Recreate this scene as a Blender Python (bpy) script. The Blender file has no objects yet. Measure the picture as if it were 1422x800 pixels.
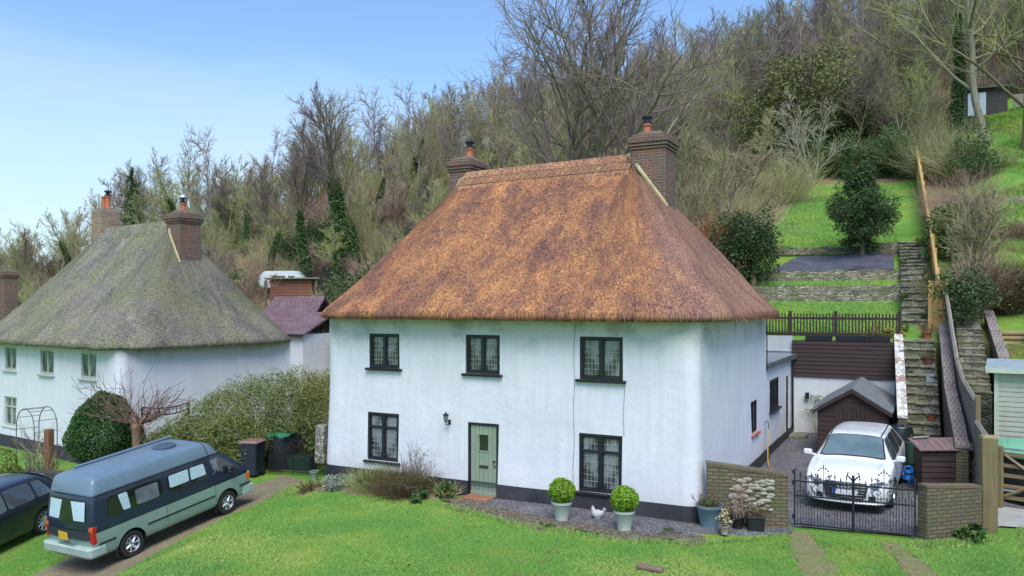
import bpy, math, random
import numpy as np
from mathutils import Vector, Matrix, noise as mnoise
R_ = math.radians
rnd = random.Random(7)
C = bpy.context.scene.collection
scene = bpy.context.scene

# ------------------------------------------------------------------ camera
FPX, CX, HY, CAMH = 1118.0, 711.0, 422.0, 4.6
TH = R_(27.4)
FW = (-math.sin(TH), math.cos(TH)); RT = (math.cos(TH), math.sin(TH))
CAM = (4.3185, -16.7538)
cd = bpy.data.cameras.new('camera'); cam = bpy.data.objects.new('camera', cd); C.objects.link(cam)
cam.location = (CAM[0], CAM[1], CAMH); cam.rotation_euler = (R_(90), 0, TH)
cd.sensor_width = 36.0; cd.lens = 36.0*FPX/1422.0; cd.shift_y = (HY-400)/1422.0
cd.clip_start = 0.1; cd.clip_end = 3000
scene.camera = cam

# ------------------------------------------------------------------ light
SUN_EL, SUN_AZ = R_(56), R_(150)      # azimuth clockwise from +Y
w = bpy.data.worlds.new("World"); scene.world = w; w.use_nodes = True
nt = w.node_tree; nt.nodes.clear()
N = nt.nodes.new; L = nt.links.new
out = N('ShaderNodeOutputWorld'); bg = N('ShaderNodeBackground'); sky = N('ShaderNodeTexSky')
sky.sky_type = 'NISHITA'; sky.sun_disc = False; sky.sun_elevation = SUN_EL; sky.sun_rotation = SUN_AZ
sky.altitude = 100; sky.air_density = 1.0; sky.dust_density = 0.6; sky.ozone_density = 2.0
tc = N('ShaderNodeTexCoord'); mp = N('ShaderNodeMapping'); mp.inputs['Scale'].default_value = (1, 1, 3.2)
mp.inputs['Location'].default_value = (3.1, 1.7, 0.4)
cn = N('ShaderNodeTexNoise'); cn.inputs['Scale'].default_value = 1.6; cn.inputs['Detail'].default_value = 6; cn.inputs['Roughness'].default_value = .55
cr = N('ShaderNodeValToRGB'); cr.color_ramp.elements[0].position = .47; cr.color_ramp.elements[1].position = .76
cr.color_ramp.elements[0].color = (0, 0, 0, 1); cr.color_ramp.elements[1].color = (.55, .55, .55, 1)
mix = N('ShaderNodeMix'); mix.data_type = 'RGBA'
# bright thin cloud veils low over the horizon, clear blue higher up
sep = N('ShaderNodeSeparateXYZ'); mr = N('ShaderNodeMapRange')
mr.inputs['From Min'].default_value = 0.02; mr.inputs['From Max'].default_value = 0.30; mr.inputs['To Min'].default_value = .55; mr.inputs['To Max'].default_value = -.12
ad = N('ShaderNodeMath'); ad.operation = 'ADD'; ad.use_clamp = True
L(tc.outputs['Generated'], mp.inputs['Vector']); L(mp.outputs[0], cn.inputs['Vector']); L(cn.outputs['Fac'], cr.inputs['Fac'])
L(tc.outputs['Generated'], sep.inputs[0]); L(sep.outputs['Z'], mr.inputs['Value'])
L(cr.outputs['Color'], ad.inputs[0]); L(mr.outputs[0], ad.inputs[1]); L(ad.outputs[0], mix.inputs['Factor'])
tint = N('ShaderNodeMix'); tint.data_type = 'RGBA'; tint.blend_type = 'MULTIPLY'; tint.inputs['Factor'].default_value = 1
tint.inputs['B'].default_value = (.88, 1.0, 1.10, 1)
L(sky.outputs['Color'], tint.inputs['A']); L(tint.outputs['Result'], mix.inputs['A'])
mix.inputs['B'].default_value = (3.35, 3.95, 4.6, 1)
L(mix.outputs['Result'], bg.inputs['Color']); bg.inputs['Strength'].default_value = 0.15
L(bg.outputs[0], out.inputs['Surface'])
sd = bpy.data.lights.new('sun', 'SUN'); sd.energy = 2.7; sd.angle = R_(38); sd.color = (1, .965, .92)
sun = bpy.data.objects.new('sun', sd); C.objects.link(sun)
sdir = Vector((math.sin(SUN_AZ)*math.cos(SUN_EL), math.cos(SUN_AZ)*math.cos(SUN_EL), math.sin(SUN_EL)))
sun.rotation_euler = sdir.to_track_quat('Z', 'Y').to_euler(); sun.location = (0, -20, 40)
vs = scene.view_settings; vs.view_transform = 'Standard'; vs.look = 'None'; vs.gamma = 1; vs.use_curve_mapping = False
vs.exposure = 0.50
scene.render.resolution_x = 1024; scene.render.resolution_y = 576
scene.cycles.max_bounces = 5; scene.cycles.diffuse_bounces = 3; scene.cycles.glossy_bounces = 2; scene.cycles.transparent_max_bounces = 6

# ------------------------------------------------------------------ geometry of the view (photo measurements -> world)
def pd(px, d):
    l = (px-CX)/FPX*d
    return (CAM[0]+d*FW[0]+l*RT[0], CAM[1]+d*FW[1]+l*RT[1])
def onY(px, Y):
    k = (px-CX)/FPX; rx = FW[0]+k*RT[0]; ry = FW[1]+k*RT[1]; d = (Y-CAM[1])/ry
    return CAM[0]+d*rx, d
def zat(py, d): return CAMH+(HY-py)/FPX*d

# ------------------------------------------------------------------ terrain
def ss(a, b, x):
    t = min(1, max(0, (x-a)/(b-a))); return t*t*(3-2*t)
def lerp(a, b, t): return a+(b-a)*t
def interp(x, xs, ys):
    if x <= xs[0]: return ys[0]
    for i in range(1, len(xs)):
        if x <= xs[i]:
            return ys[i-1]+(ys[i]-ys[i-1])*(x-xs[i-1])/(xs[i]-xs[i-1])
    return ys[-1]
PX = [-160, -95, -57, -36, 0, 30, 80]; PZ = [1.5, 5.5, 14.5, 22, 32, 36, 38]
TY = [13.6, 13.64, 18.0, 18.04, 19.0, 19.04, 22.5, 22.54, 37, 60, 76, 90]
TZ = [0, 3.3, 4.75, 5.3, 5.6, 5.9, 6.8, 7.15, 12.6, 21.0, 30, 33]
def gz(X, Y):
    zl = -.55*ss(-8.6, -12.5, X)-.122*min(9, max(0, -Y))*ss(-6.5, -11, X)-.35*ss(-13, -19, X) - 1.3*ss(-30, -90, X)
    P = interp(X, PX, PZ)
    a = .37*(Y-12)+(.15*(Y-30) if Y > 30 else 0) if Y > 12 else 0
    hl = a if a < P*.8 else P*.8+(P*.25)*(1-math.exp(-(a-P*.8)/(P*.25)))
    wr = ss(-9, -3, X)
    h = hl
    if wr > 0: h = hl*(1-wr)+interp(Y, TY, TZ)*wr
    if Y > 24:
        k = ss(24, 34, Y)
        h += k*(mnoise.noise((X*.09, Y*.09, 1.3))*1.3+mnoise.noise((X*.35, Y*.35, 4.3))*.25)
    elif Y < 12:
        h += mnoise.noise((X*.25, Y*.25, 9.1))*.035
    return zl+h
def hit(px, py):
    """ground point seen at a photo pixel"""
    d = 8.0
    while d < 150:
        x, y = pd(px, d)
        if zat(py, d) <= gz(x, y): return x, y, gz(x, y)
        d += .04
    return x, y, gz(x, y)

# ------------------------------------------------------------------ materials
MATS = {}
def newmat(name):
    m = bpy.data.materials.new(name); m.use_nodes = True
    t = m.node_tree; b = t.nodes['Principled BSDF']
    return m, t, b
def nod(t, typ, **kw):
    n = t.nodes.new(typ)
    for k, v in kw.items():
        if k in n.inputs: n.inputs[k].default_value = v
        else: setattr(n, k, v)
    return n
def ramp(t, fac, stops):
    n = t.nodes.new('ShaderNodeValToRGB'); e = n.color_ramp.elements
    while len(e) < len(stops): e.new(.5)
    for i, (p, c) in enumerate(stops):
        e[i].position = p; e[i].color = (*c, 1)
    t.links.new(fac, n.inputs['Fac']); return n.outputs['Color']
def mixc(t, a, b, fac, mode='MIX'):
    n = t.nodes.new('ShaderNodeMix'); n.data_type = 'RGBA'; n.blend_type = mode
    for s, v in (('A', a), ('B', b), ('Factor', fac)):
        if hasattr(v, 'links') or hasattr(v, 'is_linked'): t.links.new(v, n.inputs[s])
        elif s == 'Factor': n.inputs[s].default_value = v
        else: n.inputs[s].default_value = (*v, 1)
    return n.outputs['Result']
def coord(t, kind='Object', scale=(1, 1, 1), rot=(0, 0, 0)):
    tcn = t.nodes.new('ShaderNodeTexCoord'); m = t.nodes.new('ShaderNodeMapping')
    m.inputs['Scale'].default_value = scale; m.inputs['Rotation'].default_value = rot
    t.links.new(tcn.outputs[kind], m.inputs['Vector']); return m.outputs[0]
def wpos(t, scale=(1, 1, 1)):
    g = t.nodes.new('ShaderNodeNewGeometry'); m = t.nodes.new('ShaderNodeMapping'); m.inputs['Scale'].default_value = scale
    t.links.new(g.outputs['Position'], m.inputs['Vector']); return m.outputs[0]
def noi(t, vec, scale, detail=4, rough=.6, out='Fac'):
    n = nod(t, 'ShaderNodeTexNoise', Scale=scale, Detail=detail, Roughness=rough)
    if vec is not None: t.links.new(vec, n.inputs['Vector'])
    return n.outputs[out]
def bump(t, b, h, strength=.3, dist=.02):
    n = nod(t, 'ShaderNodeBump', Strength=strength, Distance=dist); t.links.new(h, n.inputs['Height'])
    t.links.new(n.outputs[0], b.inputs['Normal'])
def math_(t, op, a, b=None, clamp=False):
    n = t.nodes.new('ShaderNodeMath'); n.operation = op; n.use_clamp = clamp
    for i, v in enumerate((a, b)):
        if v is None: continue
        if hasattr(v, 'is_linked'): t.links.new(v, n.inputs[i])
        else: n.inputs[i].default_value = v
    return n.outputs[0]
def plain(name, c, rough=.7, var=.18, scale=6, metal=0, bmp=.15, spec=.5, coat=0):
    """worn plain surface: colour broken by two noises"""
    if name in MATS: return MATS[name]
    m, t, b = newmat(name); v = coord(t)
    n1 = noi(t, v, scale, 5); n2 = noi(t, v, scale*9, 3)
    lo = tuple(x*(1-var) for x in c); hi = tuple(min(1, x*(1+var)) for x in c)
    col = ramp(t, n1, [(.3, lo), (.7, hi)])
    col = mixc(t, col, tuple(x*.75 for x in c), math_(t, 'MULTIPLY', n2, var))
    t.links.new(col, b.inputs['Base Color'])
    r = math_(t, 'ADD', math_(t, 'MULTIPLY', n1, .2), rough-.1); t.links.new(r, b.inputs['Roughness'])
    b.inputs['Metallic'].default_value = metal; b.inputs['Specular IOR Level'].default_value = spec
    b.inputs['Coat Weight'].default_value = coat; b.inputs['Coat Roughness'].default_value = .06
    if bmp: bump(t, b, n2, bmp, .01)
    MATS[name] = m; return m
def m_wall(name='limewash wall', c=(.70, .71, .745)):
    if name in MATS: return MATS[name]
    m, t, b = newmat(name); v = coord(t)
    n1 = noi(t, v, .9, 5); n2 = noi(t, v, 5, 6, .7)
    vs_ = coord(t, scale=(7, 7, .5)); st = noi(t, vs_, 1.0, 5, .7)
    col = ramp(t, n1, [(.3, tuple(x*.86 for x in c)), (.65, c)])
    col = mixc(t, col, (.47, .48, .43), math_(t, 'MULTIPLY', ramp(t, math_(t, 'ADD', math_(t, 'MULTIPLY', st, .6), math_(t, 'MULTIPLY', n1, .4)), [(.48, (0, 0, 0)), (.72, (1, 1, 1))]), .55))
    # algae wash under the eaves and splash at the foot
    sx = t.nodes.new('ShaderNodeSeparateXYZ'); t.links.new(v, sx.inputs[0])
    zt = nod(t, 'ShaderNodeMapRange'); zt.inputs['From Min'].default_value = 3.55; zt.inputs['From Max'].default_value = 4.2
    t.links.new(math_(t, 'ADD', sx.outputs['Z'], math_(t, 'MULTIPLY', n2, .35)), zt.inputs['Value'])
    zb = nod(t, 'ShaderNodeMapRange'); zb.inputs['From Min'].default_value = .95; zb.inputs['From Max'].default_value = .3
    t.links.new(math_(t, 'ADD', sx.outputs['Z'], math_(t, 'MULTIPLY', st, .5)), zb.inputs['Value'])
    col = mixc(t, col, (.42, .47, .30), math_(t, 'MULTIPLY', zt.outputs[0], .42))
    col = mixc(t, col, (.55, .53, .42), math_(t, 'MULTIPLY', zb.outputs[0], .35))
    col = mixc(t, col, (.10, .11, .08), math_(t, 'MULTIPLY', math_(t, 'MULTIPLY', zt.outputs[0], ramp(t, n1, [(.50, (0, 0, 0)), (.62, (1, 1, 1))])), .45))
    # crack-like dark specks
    vo = nod(t, 'ShaderNodeTexVoronoi', Scale=2.2); t.links.new(v, vo.inputs['Vector'])
    t.links.new(col, b.inputs['Base Color']); b.inputs['Roughness'].default_value = .85
    bump(t, b, math_(t, 'ADD', n1, math_(t, 'MULTIPLY', n2, .4)), .5, .05)
    MATS[name] = m; return m
def m_thatch(name, stops, dark, green=None, sc=1.0, gamt=.5, hip=None):
    """reed thatch: cut reed ends, weather patches, moss; uv = metres along the eaves and up the slope"""
    if name in MATS: return MATS[name]
    m, t, b = newmat(name)
    uv = t.nodes.new('ShaderNodeUVMap').outputs[0]
    def uvn(sx, sy, det=5, rough=.65, loc=(0, 0, 0), dist=0):
        mp = nod(t, 'ShaderNodeMapping'); mp.inputs['Scale'].default_value = (sx, sy, 1); mp.inputs['Location'].default_value = loc; t.links.new(uv, mp.inputs['Vector'])
        n = nod(t, 'ShaderNodeTexNoise', Scale=1, Detail=det, Roughness=rough, Distortion=dist); t.links.new(mp.outputs[0], n.inputs['Vector']); return n.outputs['Fac']
    grain = uvn(20, 12, 2, .85); mid = uvn(7, 4.2, 4, .75, (3, 1, 0)); streak = uvn(9, .9, 4, .7, (1, 9, 0)); big = uvn(.95, .55, 6, .70, (0, 0, 0), .3); big2 = uvn(1.3, .6, 7, .74, (7, 3, 0), .3); big3 = uvn(2.4, 1.1, 5, .72, (2, 8, 0), .3)
    f = math_(t, 'ADD', math_(t, 'MULTIPLY', big, .70), math_(t, 'ADD', math_(t, 'MULTIPLY', streak, .10), math_(t, 'MULTIPLY', mid, .28)))
    col = ramp(t, math_(t, 'SUBTRACT', f, .04), stops)
    if hip:
        sx = t.nodes.new('ShaderNodeSeparateXYZ'); t.links.new(uv, sx.inputs[0])
        hf = nod(t, 'ShaderNodeMapRange'); hf.inputs['From Min'].default_value = 9.6; hf.inputs['From Max'].default_value = 8.6; t.links.new(sx.outputs['X'], hf.inputs['Value'])
        h2 = nod(t, 'ShaderNodeMapRange'); h2.inputs['From Min'].default_value = .5; h2.inputs['From Max'].default_value = 1.7; t.links.new(math_(t, 'ADD', sx.outputs['X'], math_(t, 'MULTIPLY', big3, .8)), h2.inputs['Value'])
        col = mixc(t, col, hip, math_(t, 'MULTIPLY', math_(t, 'MULTIPLY', hf.outputs[0], h2.outputs[0]), .62))
    dk = ramp(t, math_(t, 'ADD', math_(t, 'MULTIPLY', big2, .75), math_(t, 'MULTIPLY', mid, .28)), [(.49, (0, 0, 0)), (.62, (1, 1, 1))])
    col = mixc(t, col, dark, math_(t, 'MULTIPLY', dk, .6))
    dk3 = ramp(t, math_(t, 'ADD', math_(t, 'MULTIPLY', big3, .7), math_(t, 'MULTIPLY', mid, .3)), [(.50, (0, 0, 0)), (.64, (1, 1, 1))])
    col = mixc(t, col, tuple(x*.62+.015 for x in dark), math_(t, 'MULTIPLY', dk3, .40))
    if green:
        vo = coord(t); g1 = noi(t, vo, .55, 6, .7)
        gk = ramp(t, math_(t, 'ADD', math_(t, 'MULTIPLY', g1, .75), math_(t, 'MULTIPLY', mid, .27)), [(.44, (0, 0, 0)), (.60, (1, 1, 1))])
        col = mixc(t, col, green, math_(t, 'MULTIPLY', gk, gamt))
    sp = ramp(t, math_(t, 'ADD', math_(t, 'MULTIPLY', grain, .75), math_(t, 'MULTIPLY', mid, .25)), [(.38, (.34, .31, .32)), (.50, (1, 1, 1)), (.62, (1.85, 1.7, 1.55))])
    col = mixc(t, col, sp, .85, 'MULTIPLY')
    t.links.new(col, b.inputs['Base Color']); b.inputs['Roughness'].default_value = .95; b.inputs['Specular IOR Level'].default_value = .15
    bump(t, b, math_(t, 'ADD', grain, math_(t, 'MULTIPLY', mid, .9)), 1.0, .05)
    MATS[name] = m; return m
def m_brick(name, c1, c2, mortar, w=.225, h=.075, moss=None, mossamt=.5, ms=.012):
    if name in MATS: return MATS[name]
    m, t, b = newmat(name); uv = t.nodes.new('ShaderNodeUVMap')
    br = nod(t, 'ShaderNodeTexBrick', Scale=1.0)
    wn = noi(t, coord(t), 7, 3, .6, 'Color'); ws = t.nodes.new('ShaderNodeVectorMath'); ws.operation = 'SCALE'; ws.inputs['Scale'].default_value = .035; t.links.new(wn, ws.inputs[0])
    wa = t.nodes.new('ShaderNodeVectorMath'); wa.operation = 'ADD'; t.links.new(uv.outputs[0], wa.inputs[0]); t.links.new(ws.outputs[0], wa.inputs[1]); t.links.new(wa.outputs[0], br.inputs['Vector'])
    br.inputs['Brick Width'].default_value = w; br.inputs['Row Height'].default_value = h
    br.inputs['Mortar Size'].default_value = ms; br.inputs['Color1'].default_value = (*c1, 1); br.inputs['Color2'].default_value = (*c2, 1)
    br.inputs['Mortar'].default_value = (*mortar, 1); br.inputs['Bias'].default_value = -.1
    v = coord(t); n1 = noi(t, v, 3.5, 6, .7); n2 = noi(t, v, 28, 4, .7)
    col = mixc(t, br.outputs['Color'], (.05, .04, .04), math_(t, 'MULTIPLY', ramp(t, n1, [(.45, (0, 0, 0)), (.7, (1, 1, 1))]), .55))
    col = mixc(t, col, ramp(t, n2, [(.3, (.55, .55, .55)), (.7, (1.35, 1.3, 1.25))]), .8, 'MULTIPLY')
    if moss:
        n3 = noi(t, v, 1.7, 6, .72)
        col = mixc(t, col, moss, math_(t, 'MULTIPLY', ramp(t, n3, [(.45, (0, 0, 0)), (.62, (1, 1, 1))]), mossamt))
    col = mixc(t, col, mortar, math_(t, 'MULTIPLY', br.outputs['Fac'], .75))
    t.links.new(col, b.inputs['Base Color']); b.inputs['Roughness'].default_value = .9
    bump(t, b, math_(t, 'ADD', math_(t, 'MULTIPLY', br.outputs['Fac'], -1.0), math_(t, 'MULTIPLY', n2, .5)), .6, .02)
    MATS[name] = m; return m
def m_stone(name, stops, scale=4.5, squash=2.2, moss=(.10, .14, .04), mossamt=.5, edge=.06):
    if name in MATS: return MATS[name]
    m, t, b = newmat(name); v = coord(t, scale=(1, 1, squash))
    nz = nod(t, 'ShaderNodeTexNoise', Scale=6, Detail=3); t.links.new(v, nz.inputs['Vector'])
    vm = t.nodes.new('ShaderNodeVectorMath'); vm.operation = 'SCALE'; vm.inputs['Scale'].default_value = .12; t.links.new(nz.outputs['Color'], vm.inputs[0])
    va = t.nodes.new('ShaderNodeVectorMath'); va.operation = 'ADD'; t.links.new(v, va.inputs[0]); t.links.new(vm.outputs[0], va.inputs[1])
    vo = nod(t, 'ShaderNodeTexVoronoi', Scale=scale); t.links.new(va.outputs[0], vo.inputs['Vector'])
    ve = nod(t, 'ShaderNodeTexVoronoi', Scale=scale, feature='DISTANCE_TO_EDGE'); t.links.new(va.outputs[0], ve.inputs['Vector'])
    sepc = t.nodes.new('ShaderNodeSeparateColor'); t.links.new(vo.outputs['Color'], sepc.inputs[0])
    col = ramp(t, sepc.outputs[0], stops)
    n2 = noi(t, coord(t), 22, 4, .7); n3 = noi(t, coord(t), 1.6, 6, .7)
    col = mixc(t, col, ramp(t, n2, [(.3, (.5, .5, .5)), (.7, (1.4, 1.4, 1.35))]), .8, 'MULTIPLY')
    ed = ramp(t, ve.outputs['Distance'], [(0, (1, 1, 1)), (edge, (0, 0, 0))])
    col = mixc(t, col, (.035, .03, .022), ed)
    col = mixc(t, col, moss, math_(t, 'MULTIPLY', ramp(t, n3, [(.42, (0, 0, 0)), (.6, (1, 1, 1))]), mossamt))
    t.links.new(col, b.inputs['Base Color']); b.inputs['Roughness'].default_value = .92
    bump(t, b, math_(t, 'ADD', math_(t, 'MINIMUM', ve.outputs['Distance'], .15), math_(t, 'MULTIPLY', n2, .06)), .9, .12)
    MATS[name] = m; return m
def m_gravel(name, stops, scale=45):
    m, t, b = newmat(name); v = wpos(t)
    vo = nod(t, 'ShaderNodeTexVoronoi', Scale=scale); t.links.new(v, vo.inputs['Vector'])
    sc_ = t.nodes.new('ShaderNodeSeparateColor'); t.links.new(vo.outputs['Color'], sc_.inputs[0])
    col = ramp(t, sc_.outputs[0], stops); n1 = noi(t, v, 1.3, 5, .7)
    col = mixc(t, col, ramp(t, n1, [(.3, (.6, .62, .6)), (.7, (1.2, 1.2, 1.2))]), .8, 'MULTIPLY')
    ve = nod(t, 'ShaderNodeTexVoronoi', Scale=scale, feature='DISTANCE_TO_EDGE'); t.links.new(v, ve.inputs['Vector'])
    col = mixc(t, col, (.03, .028, .03), ramp(t, ve.outputs['Distance'], [(0, (1, 1, 1)), (.12, (0, 0, 0))]))
    mo = noi(t, v, .9, 6, .75); col = mixc(t, col, (.11, .15, .04), math_(t, 'MULTIPLY', ramp(t, mo, [(.55, (0, 0, 0)), (.72, (1, 1, 1))]), .6))
    t.links.new(col, b.inputs['Base Color']); b.inputs['Roughness'].default_value = .7
    bump(t, b, ve.outputs['Distance'], 1.0, .05); MATS[name] = m; return m
def m_grass(name, a, b_, c, d):
    """mown grass: fresh green, lime, moss and worn straw in patches"""
    m, t, b = newmat(name); v = wpos(t)
    n1 = noi(t, v, .45, 6, .65); n2 = noi(t, v, 16, 5, .8); n3 = noi(t, v, 1.6, 5, .7); n4 = noi(t, v, .22, 3, .5)
    col = ramp(t, n1, [(.32, a), (.52, b_), (.72, c)])
    col = mixc(t, col, d, math_(t, 'MULTIPLY', ramp(t, n3, [(.52, (0, 0, 0)), (.72, (1, 1, 1))]), .55))
    col = mixc(t, col, ramp(t, n2, [(.3, (.45, .5, .45)), (.7, (1.45, 1.4, 1.3))]), .85, 'MULTIPLY')
    t.links.new(col, b.inputs['Base Color']); b.inputs['Roughness'].default_value = .95; b.inputs['Specular IOR Level'].default_value = .1
    bump(t, b, math_(t, 'ADD', n2, n3), .9, .05); MATS[name] = m; return m
def m_leaf(name, cols, rough=.5, spec=.35, trans=True):
    """leaf: colour picked per leaf from the 'tone' attribute, a little per object"""
    if name in MATS: return MATS[name]
    m, t, b = newmat(name)
    at_ = nod(t, 'ShaderNodeAttribute', attribute_name='tone'); oi = t.nodes.new('ShaderNodeObjectInfo')
    f = math_(t, 'ADD', math_(t, 'MULTIPLY', at_.outputs['Fac'], .75), math_(t, 'MULTIPLY', oi.outputs['Random'], .25))
    n = len(cols); col = ramp(t, f, [(i/(n-1)*.9+.05, c) for i, c in enumerate(cols)])
    t.links.new(col, b.inputs['Base Color']); b.inputs['Roughness'].default_value = rough; b.inputs['Specular IOR Level'].default_value = spec
    MATS[name] = m; return m
def m_wood(name, c, dark, axis='Z', sc=1.0, rough=.8):
    if name in MATS: return MATS[name]
    m, t, b = newmat(name); s = {'X': (.7, 12, 12), 'Y': (12, .7, 12), 'Z': (12, 12, .7)}[axis]
    v = coord(t, scale=tuple(x*sc for x in s)); n1 = noi(t, v, 1.4, 6, .7); n2 = noi(t, coord(t), 1.5, 4)
    col = ramp(t, n1, [(.3, dark), (.6, c), (.85, tuple(min(1, x*1.25) for x in c))])
    col = mixc(t, col, tuple(x*.6 for x in c), math_(t, 'MULTIPLY', ramp(t, n2, [(.4, (0, 0, 0)), (.7, (1, 1, 1))]), .45))
    t.links.new(col, b.inputs['Base Color']); b.inputs['Roughness'].default_value = rough
    bump(t, b, n1, .5, .01); MATS[name] = m; return m
def m_glass(name, base=(.05, .06, .07), hi=(.25, .27, .28), rough=.05, sc=1.6, cut=.5):
    """window glass seen from outside: glossy, curtains and sky reflection painted as pale patches over a dark room"""
    if name in MATS: return MATS[name]
    m, t, b = newmat(name); v = coord(t, scale=(1, 1, .6)); n1 = noi(t, v, sc, 3, .6)
    oi = t.nodes.new('ShaderNodeObjectInfo')
    f = math_(t, 'ADD', n1, math_(t, 'MULTIPLY', math_(t, 'SUBTRACT', oi.outputs['Random'], .5), .12))
    col = ramp(t, f, [(cut-.06, base), (cut+.06, hi)]); t.links.new(col, b.inputs['Base Color'])
    b.inputs['Roughness'].default_value = rough; b.inputs['Specular IOR Level'].default_value = .9; b.inputs['IOR'].default_value = 1.6
    nb = noi(t, coord(t), 5, 2); bump(t, b, nb, .12, .02); MATS[name] = m; return m
def m_paint(name, c, rough=.28, flake=0, metal=0):
    if name in MATS: return MATS[name]
    m, t, b = newmat(name); n1 = noi(t, coord(t), 2.2, 5, .6); n2 = noi(t, coord(t), 30, 3, .7)
    col = ramp(t, n1, [(.3, tuple(x*.86 for x in c)), (.7, c)])
    sx = t.nodes.new('ShaderNodeSeparateXYZ'); t.links.new(coord(t), sx.inputs[0])
    lo = nod(t, 'ShaderNodeMapRange'); lo.inputs['From Min'].default_value = .75; lo.inputs['From Max'].default_value = .2
    t.links.new(math_(t, 'ADD', sx.outputs['Z'], math_(t, 'MULTIPLY', n1, .4)), lo.inputs['Value'])
    col = mixc(t, col, (.16, .14, .11), math_(t, 'MULTIPLY', lo.outputs[0], .45))
    t.links.new(col, b.inputs['Base Color'])
    t.links.new(math_(t, 'ADD', math_(t, 'MULTIPLY', n1, .15), rough-.05), b.inputs['Roughness'])
    b.inputs['Metallic'].default_value = metal; b.inputs['Coat Weight'].default_value = .5; b.inputs['Coat Roughness'].default_value = .12
    MATS[name] = m; return m
# ------------------------------------------------------------------ mesh tools
class MB:
    def __init__(s): s.v = []; s.f = []; s.m = []; s.uvw = None
    def add(s, vs, fs, mi=0):
        o = len(s.v); s.v += [tuple(map(float, p)) for p in vs]; s.f += [tuple(i+o for i in f) for f in fs]; s.m += [mi]*len(fs); return s
    def box(s, c, d, rz=0, rx=0, ry=0, mi=0, taper=1.0, bev=0.0):
        hx, hy, hz = d[0]/2, d[1]/2, d[2]/2
        M = Matrix.Translation(c) @ Matrix.Rotation(rz, 4, 'Z') @ Matrix.Rotation(ry, 4, 'Y') @ Matrix.Rotation(rx, 4, 'X')
        if bev > 0:
            bev = min(bev, hx*.45, hy*.45, hz*.45); vs = []; idx = {}
            for sx in (-1, 1):
                for sy in (-1, 1):
                    for sz in (-1, 1):
                        t = taper if sz > 0 else 1
                        for k in range(3):
                            p = [sx*hx*t, sy*hy*t, sz*hz]
                            for a in range(3):
                                if a != k: p[a] -= (sx, sy, sz)[a]*bev
                            idx[(sx, sy, sz, k)] = len(vs); vs.append(M @ Vector(p))
            fs = []
            for k in range(3):
                a, b = [q for q in range(3) if q != k]
                for sg in (-1, 1):
                    loop = []
                    for (u, v_) in ((-1, -1), (1, -1), (1, 1), (-1, 1)):
                        q = [0, 0, 0]; q[k] = sg; q[a] = u; q[b] = v_; loop.append(idx[(*q, k)])
                    flip = (sg > 0) == (k == 1)
                    fs.append(tuple(reversed(loop)) if flip else tuple(loop))
            for k in range(3):     # edges
                a, b = [q for q in range(3) if q != k]
                for u in (-1, 1):
                    for v_ in (-1, 1):
                        q0 = [0, 0, 0]; q0[a] = u; q0[b] = v_; q1 = list(q0); q0[k] = -1; q1[k] = 1
                        fs.append((idx[(*q0, a)], idx[(*q1, a)], idx[(*q1, b)], idx[(*q0, b)]))
            for sx in (-1, 1):
                for sy in (-1, 1):
                    for sz in (-1, 1): fs.append(tuple(idx[(sx, sy, sz, k)] for k in range(3)))
            return s.add(vs, fs, mi)
        vs = []
        for sz in (-1, 1):
            t = taper if sz > 0 else 1
            for sx, sy in ((-1, -1), (1, -1), (1, 1), (-1, 1)): vs.append(M @ Vector((sx*hx*t, sy*hy*t, sz*hz)))
        return s.add(vs, [(3, 2, 1, 0), (4, 5, 6, 7), (0, 1, 5, 4), (1, 2, 6, 5), (2, 3, 7, 6), (3, 0, 4, 7)], mi)
    def tube(s, pts, r, n=8, cap=True, mi=0):
        pts = [Vector(p) for p in pts]; k = len(pts)
        rr = list(r) if isinstance(r, (list, tuple)) else [r]*k
        vs = []; up = None
        for i, p in enumerate(pts):
            d = (pts[min(i+1, k-1)]-pts[max(i-1, 0)]).normalized()
            if up is None:
                up = Vector((0, 0, 1)) if abs(d.z) < .9 else Vector((1, 0, 0))
            a = d.cross(up)
            if a.length < 1e-4: a = d.cross(Vector((0, 1, 0.1)))
            a.normalize(); b = a.cross(d).normalized(); up = b
            for j in range(n):
                t = 2*math.pi*j/n; vs.append(p+(a*math.cos(t)+b*math.sin(t))*rr[i])
        fs = [(i*n+j, i*n+(j+1) % n, (i+1)*n+(j+1) % n, (i+1)*n+j) for i in range(k-1) for j in range(n)]
        if cap: fs += [tuple(reversed(range(n))), tuple((k-1)*n+j for j in range(n))]
        return s.add(vs, fs, mi)
    def lathe(s, prof, n=24, c=(0, 0, 0), axis='Z', mi=0, wob=0):
        vs = []; k = len(prof)
        for r, h in prof:
            for j in range(n):
                t = 2*math.pi*j/n; rr = r*(1+wob*math.sin(3*t+h*4))
                q = (rr*math.cos(t), rr*math.sin(t), h)
                if axis == 'Y': q = (q[0], q[2], q[1])
                if axis == 'X': q = (q[2], q[0], q[1])
                vs.append((q[0]+c[0], q[1]+c[1], q[2]+c[2]))
        fs = [(i*n+j, i*n+(j+1) % n, (i+1)*n+(j+1) % n, (i+1)*n+j) for i in range(k-1) for j in range(n)]
        return s.add(vs, fs, mi)
    def prism(s, poly, y0, y1, M=None, mi=0, plane='XZ'):
        n = len(poly); vs = []
        for y in (y0, y1):
            for a, b in poly:
                vs.append(Vector((a, y, b)) if plane == 'XZ' else (Vector((a, b, y)) if plane == 'XY' else Vector((y, a, b))))
        if M: vs = [M @ p for p in vs]
        fs = [tuple(range(n)), tuple(reversed(range(n, 2*n)))]+[(j, n+j, n+(j+1) % n, (j+1) % n) for j in range(n)]
        return s.add(vs, fs, mi)
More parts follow.
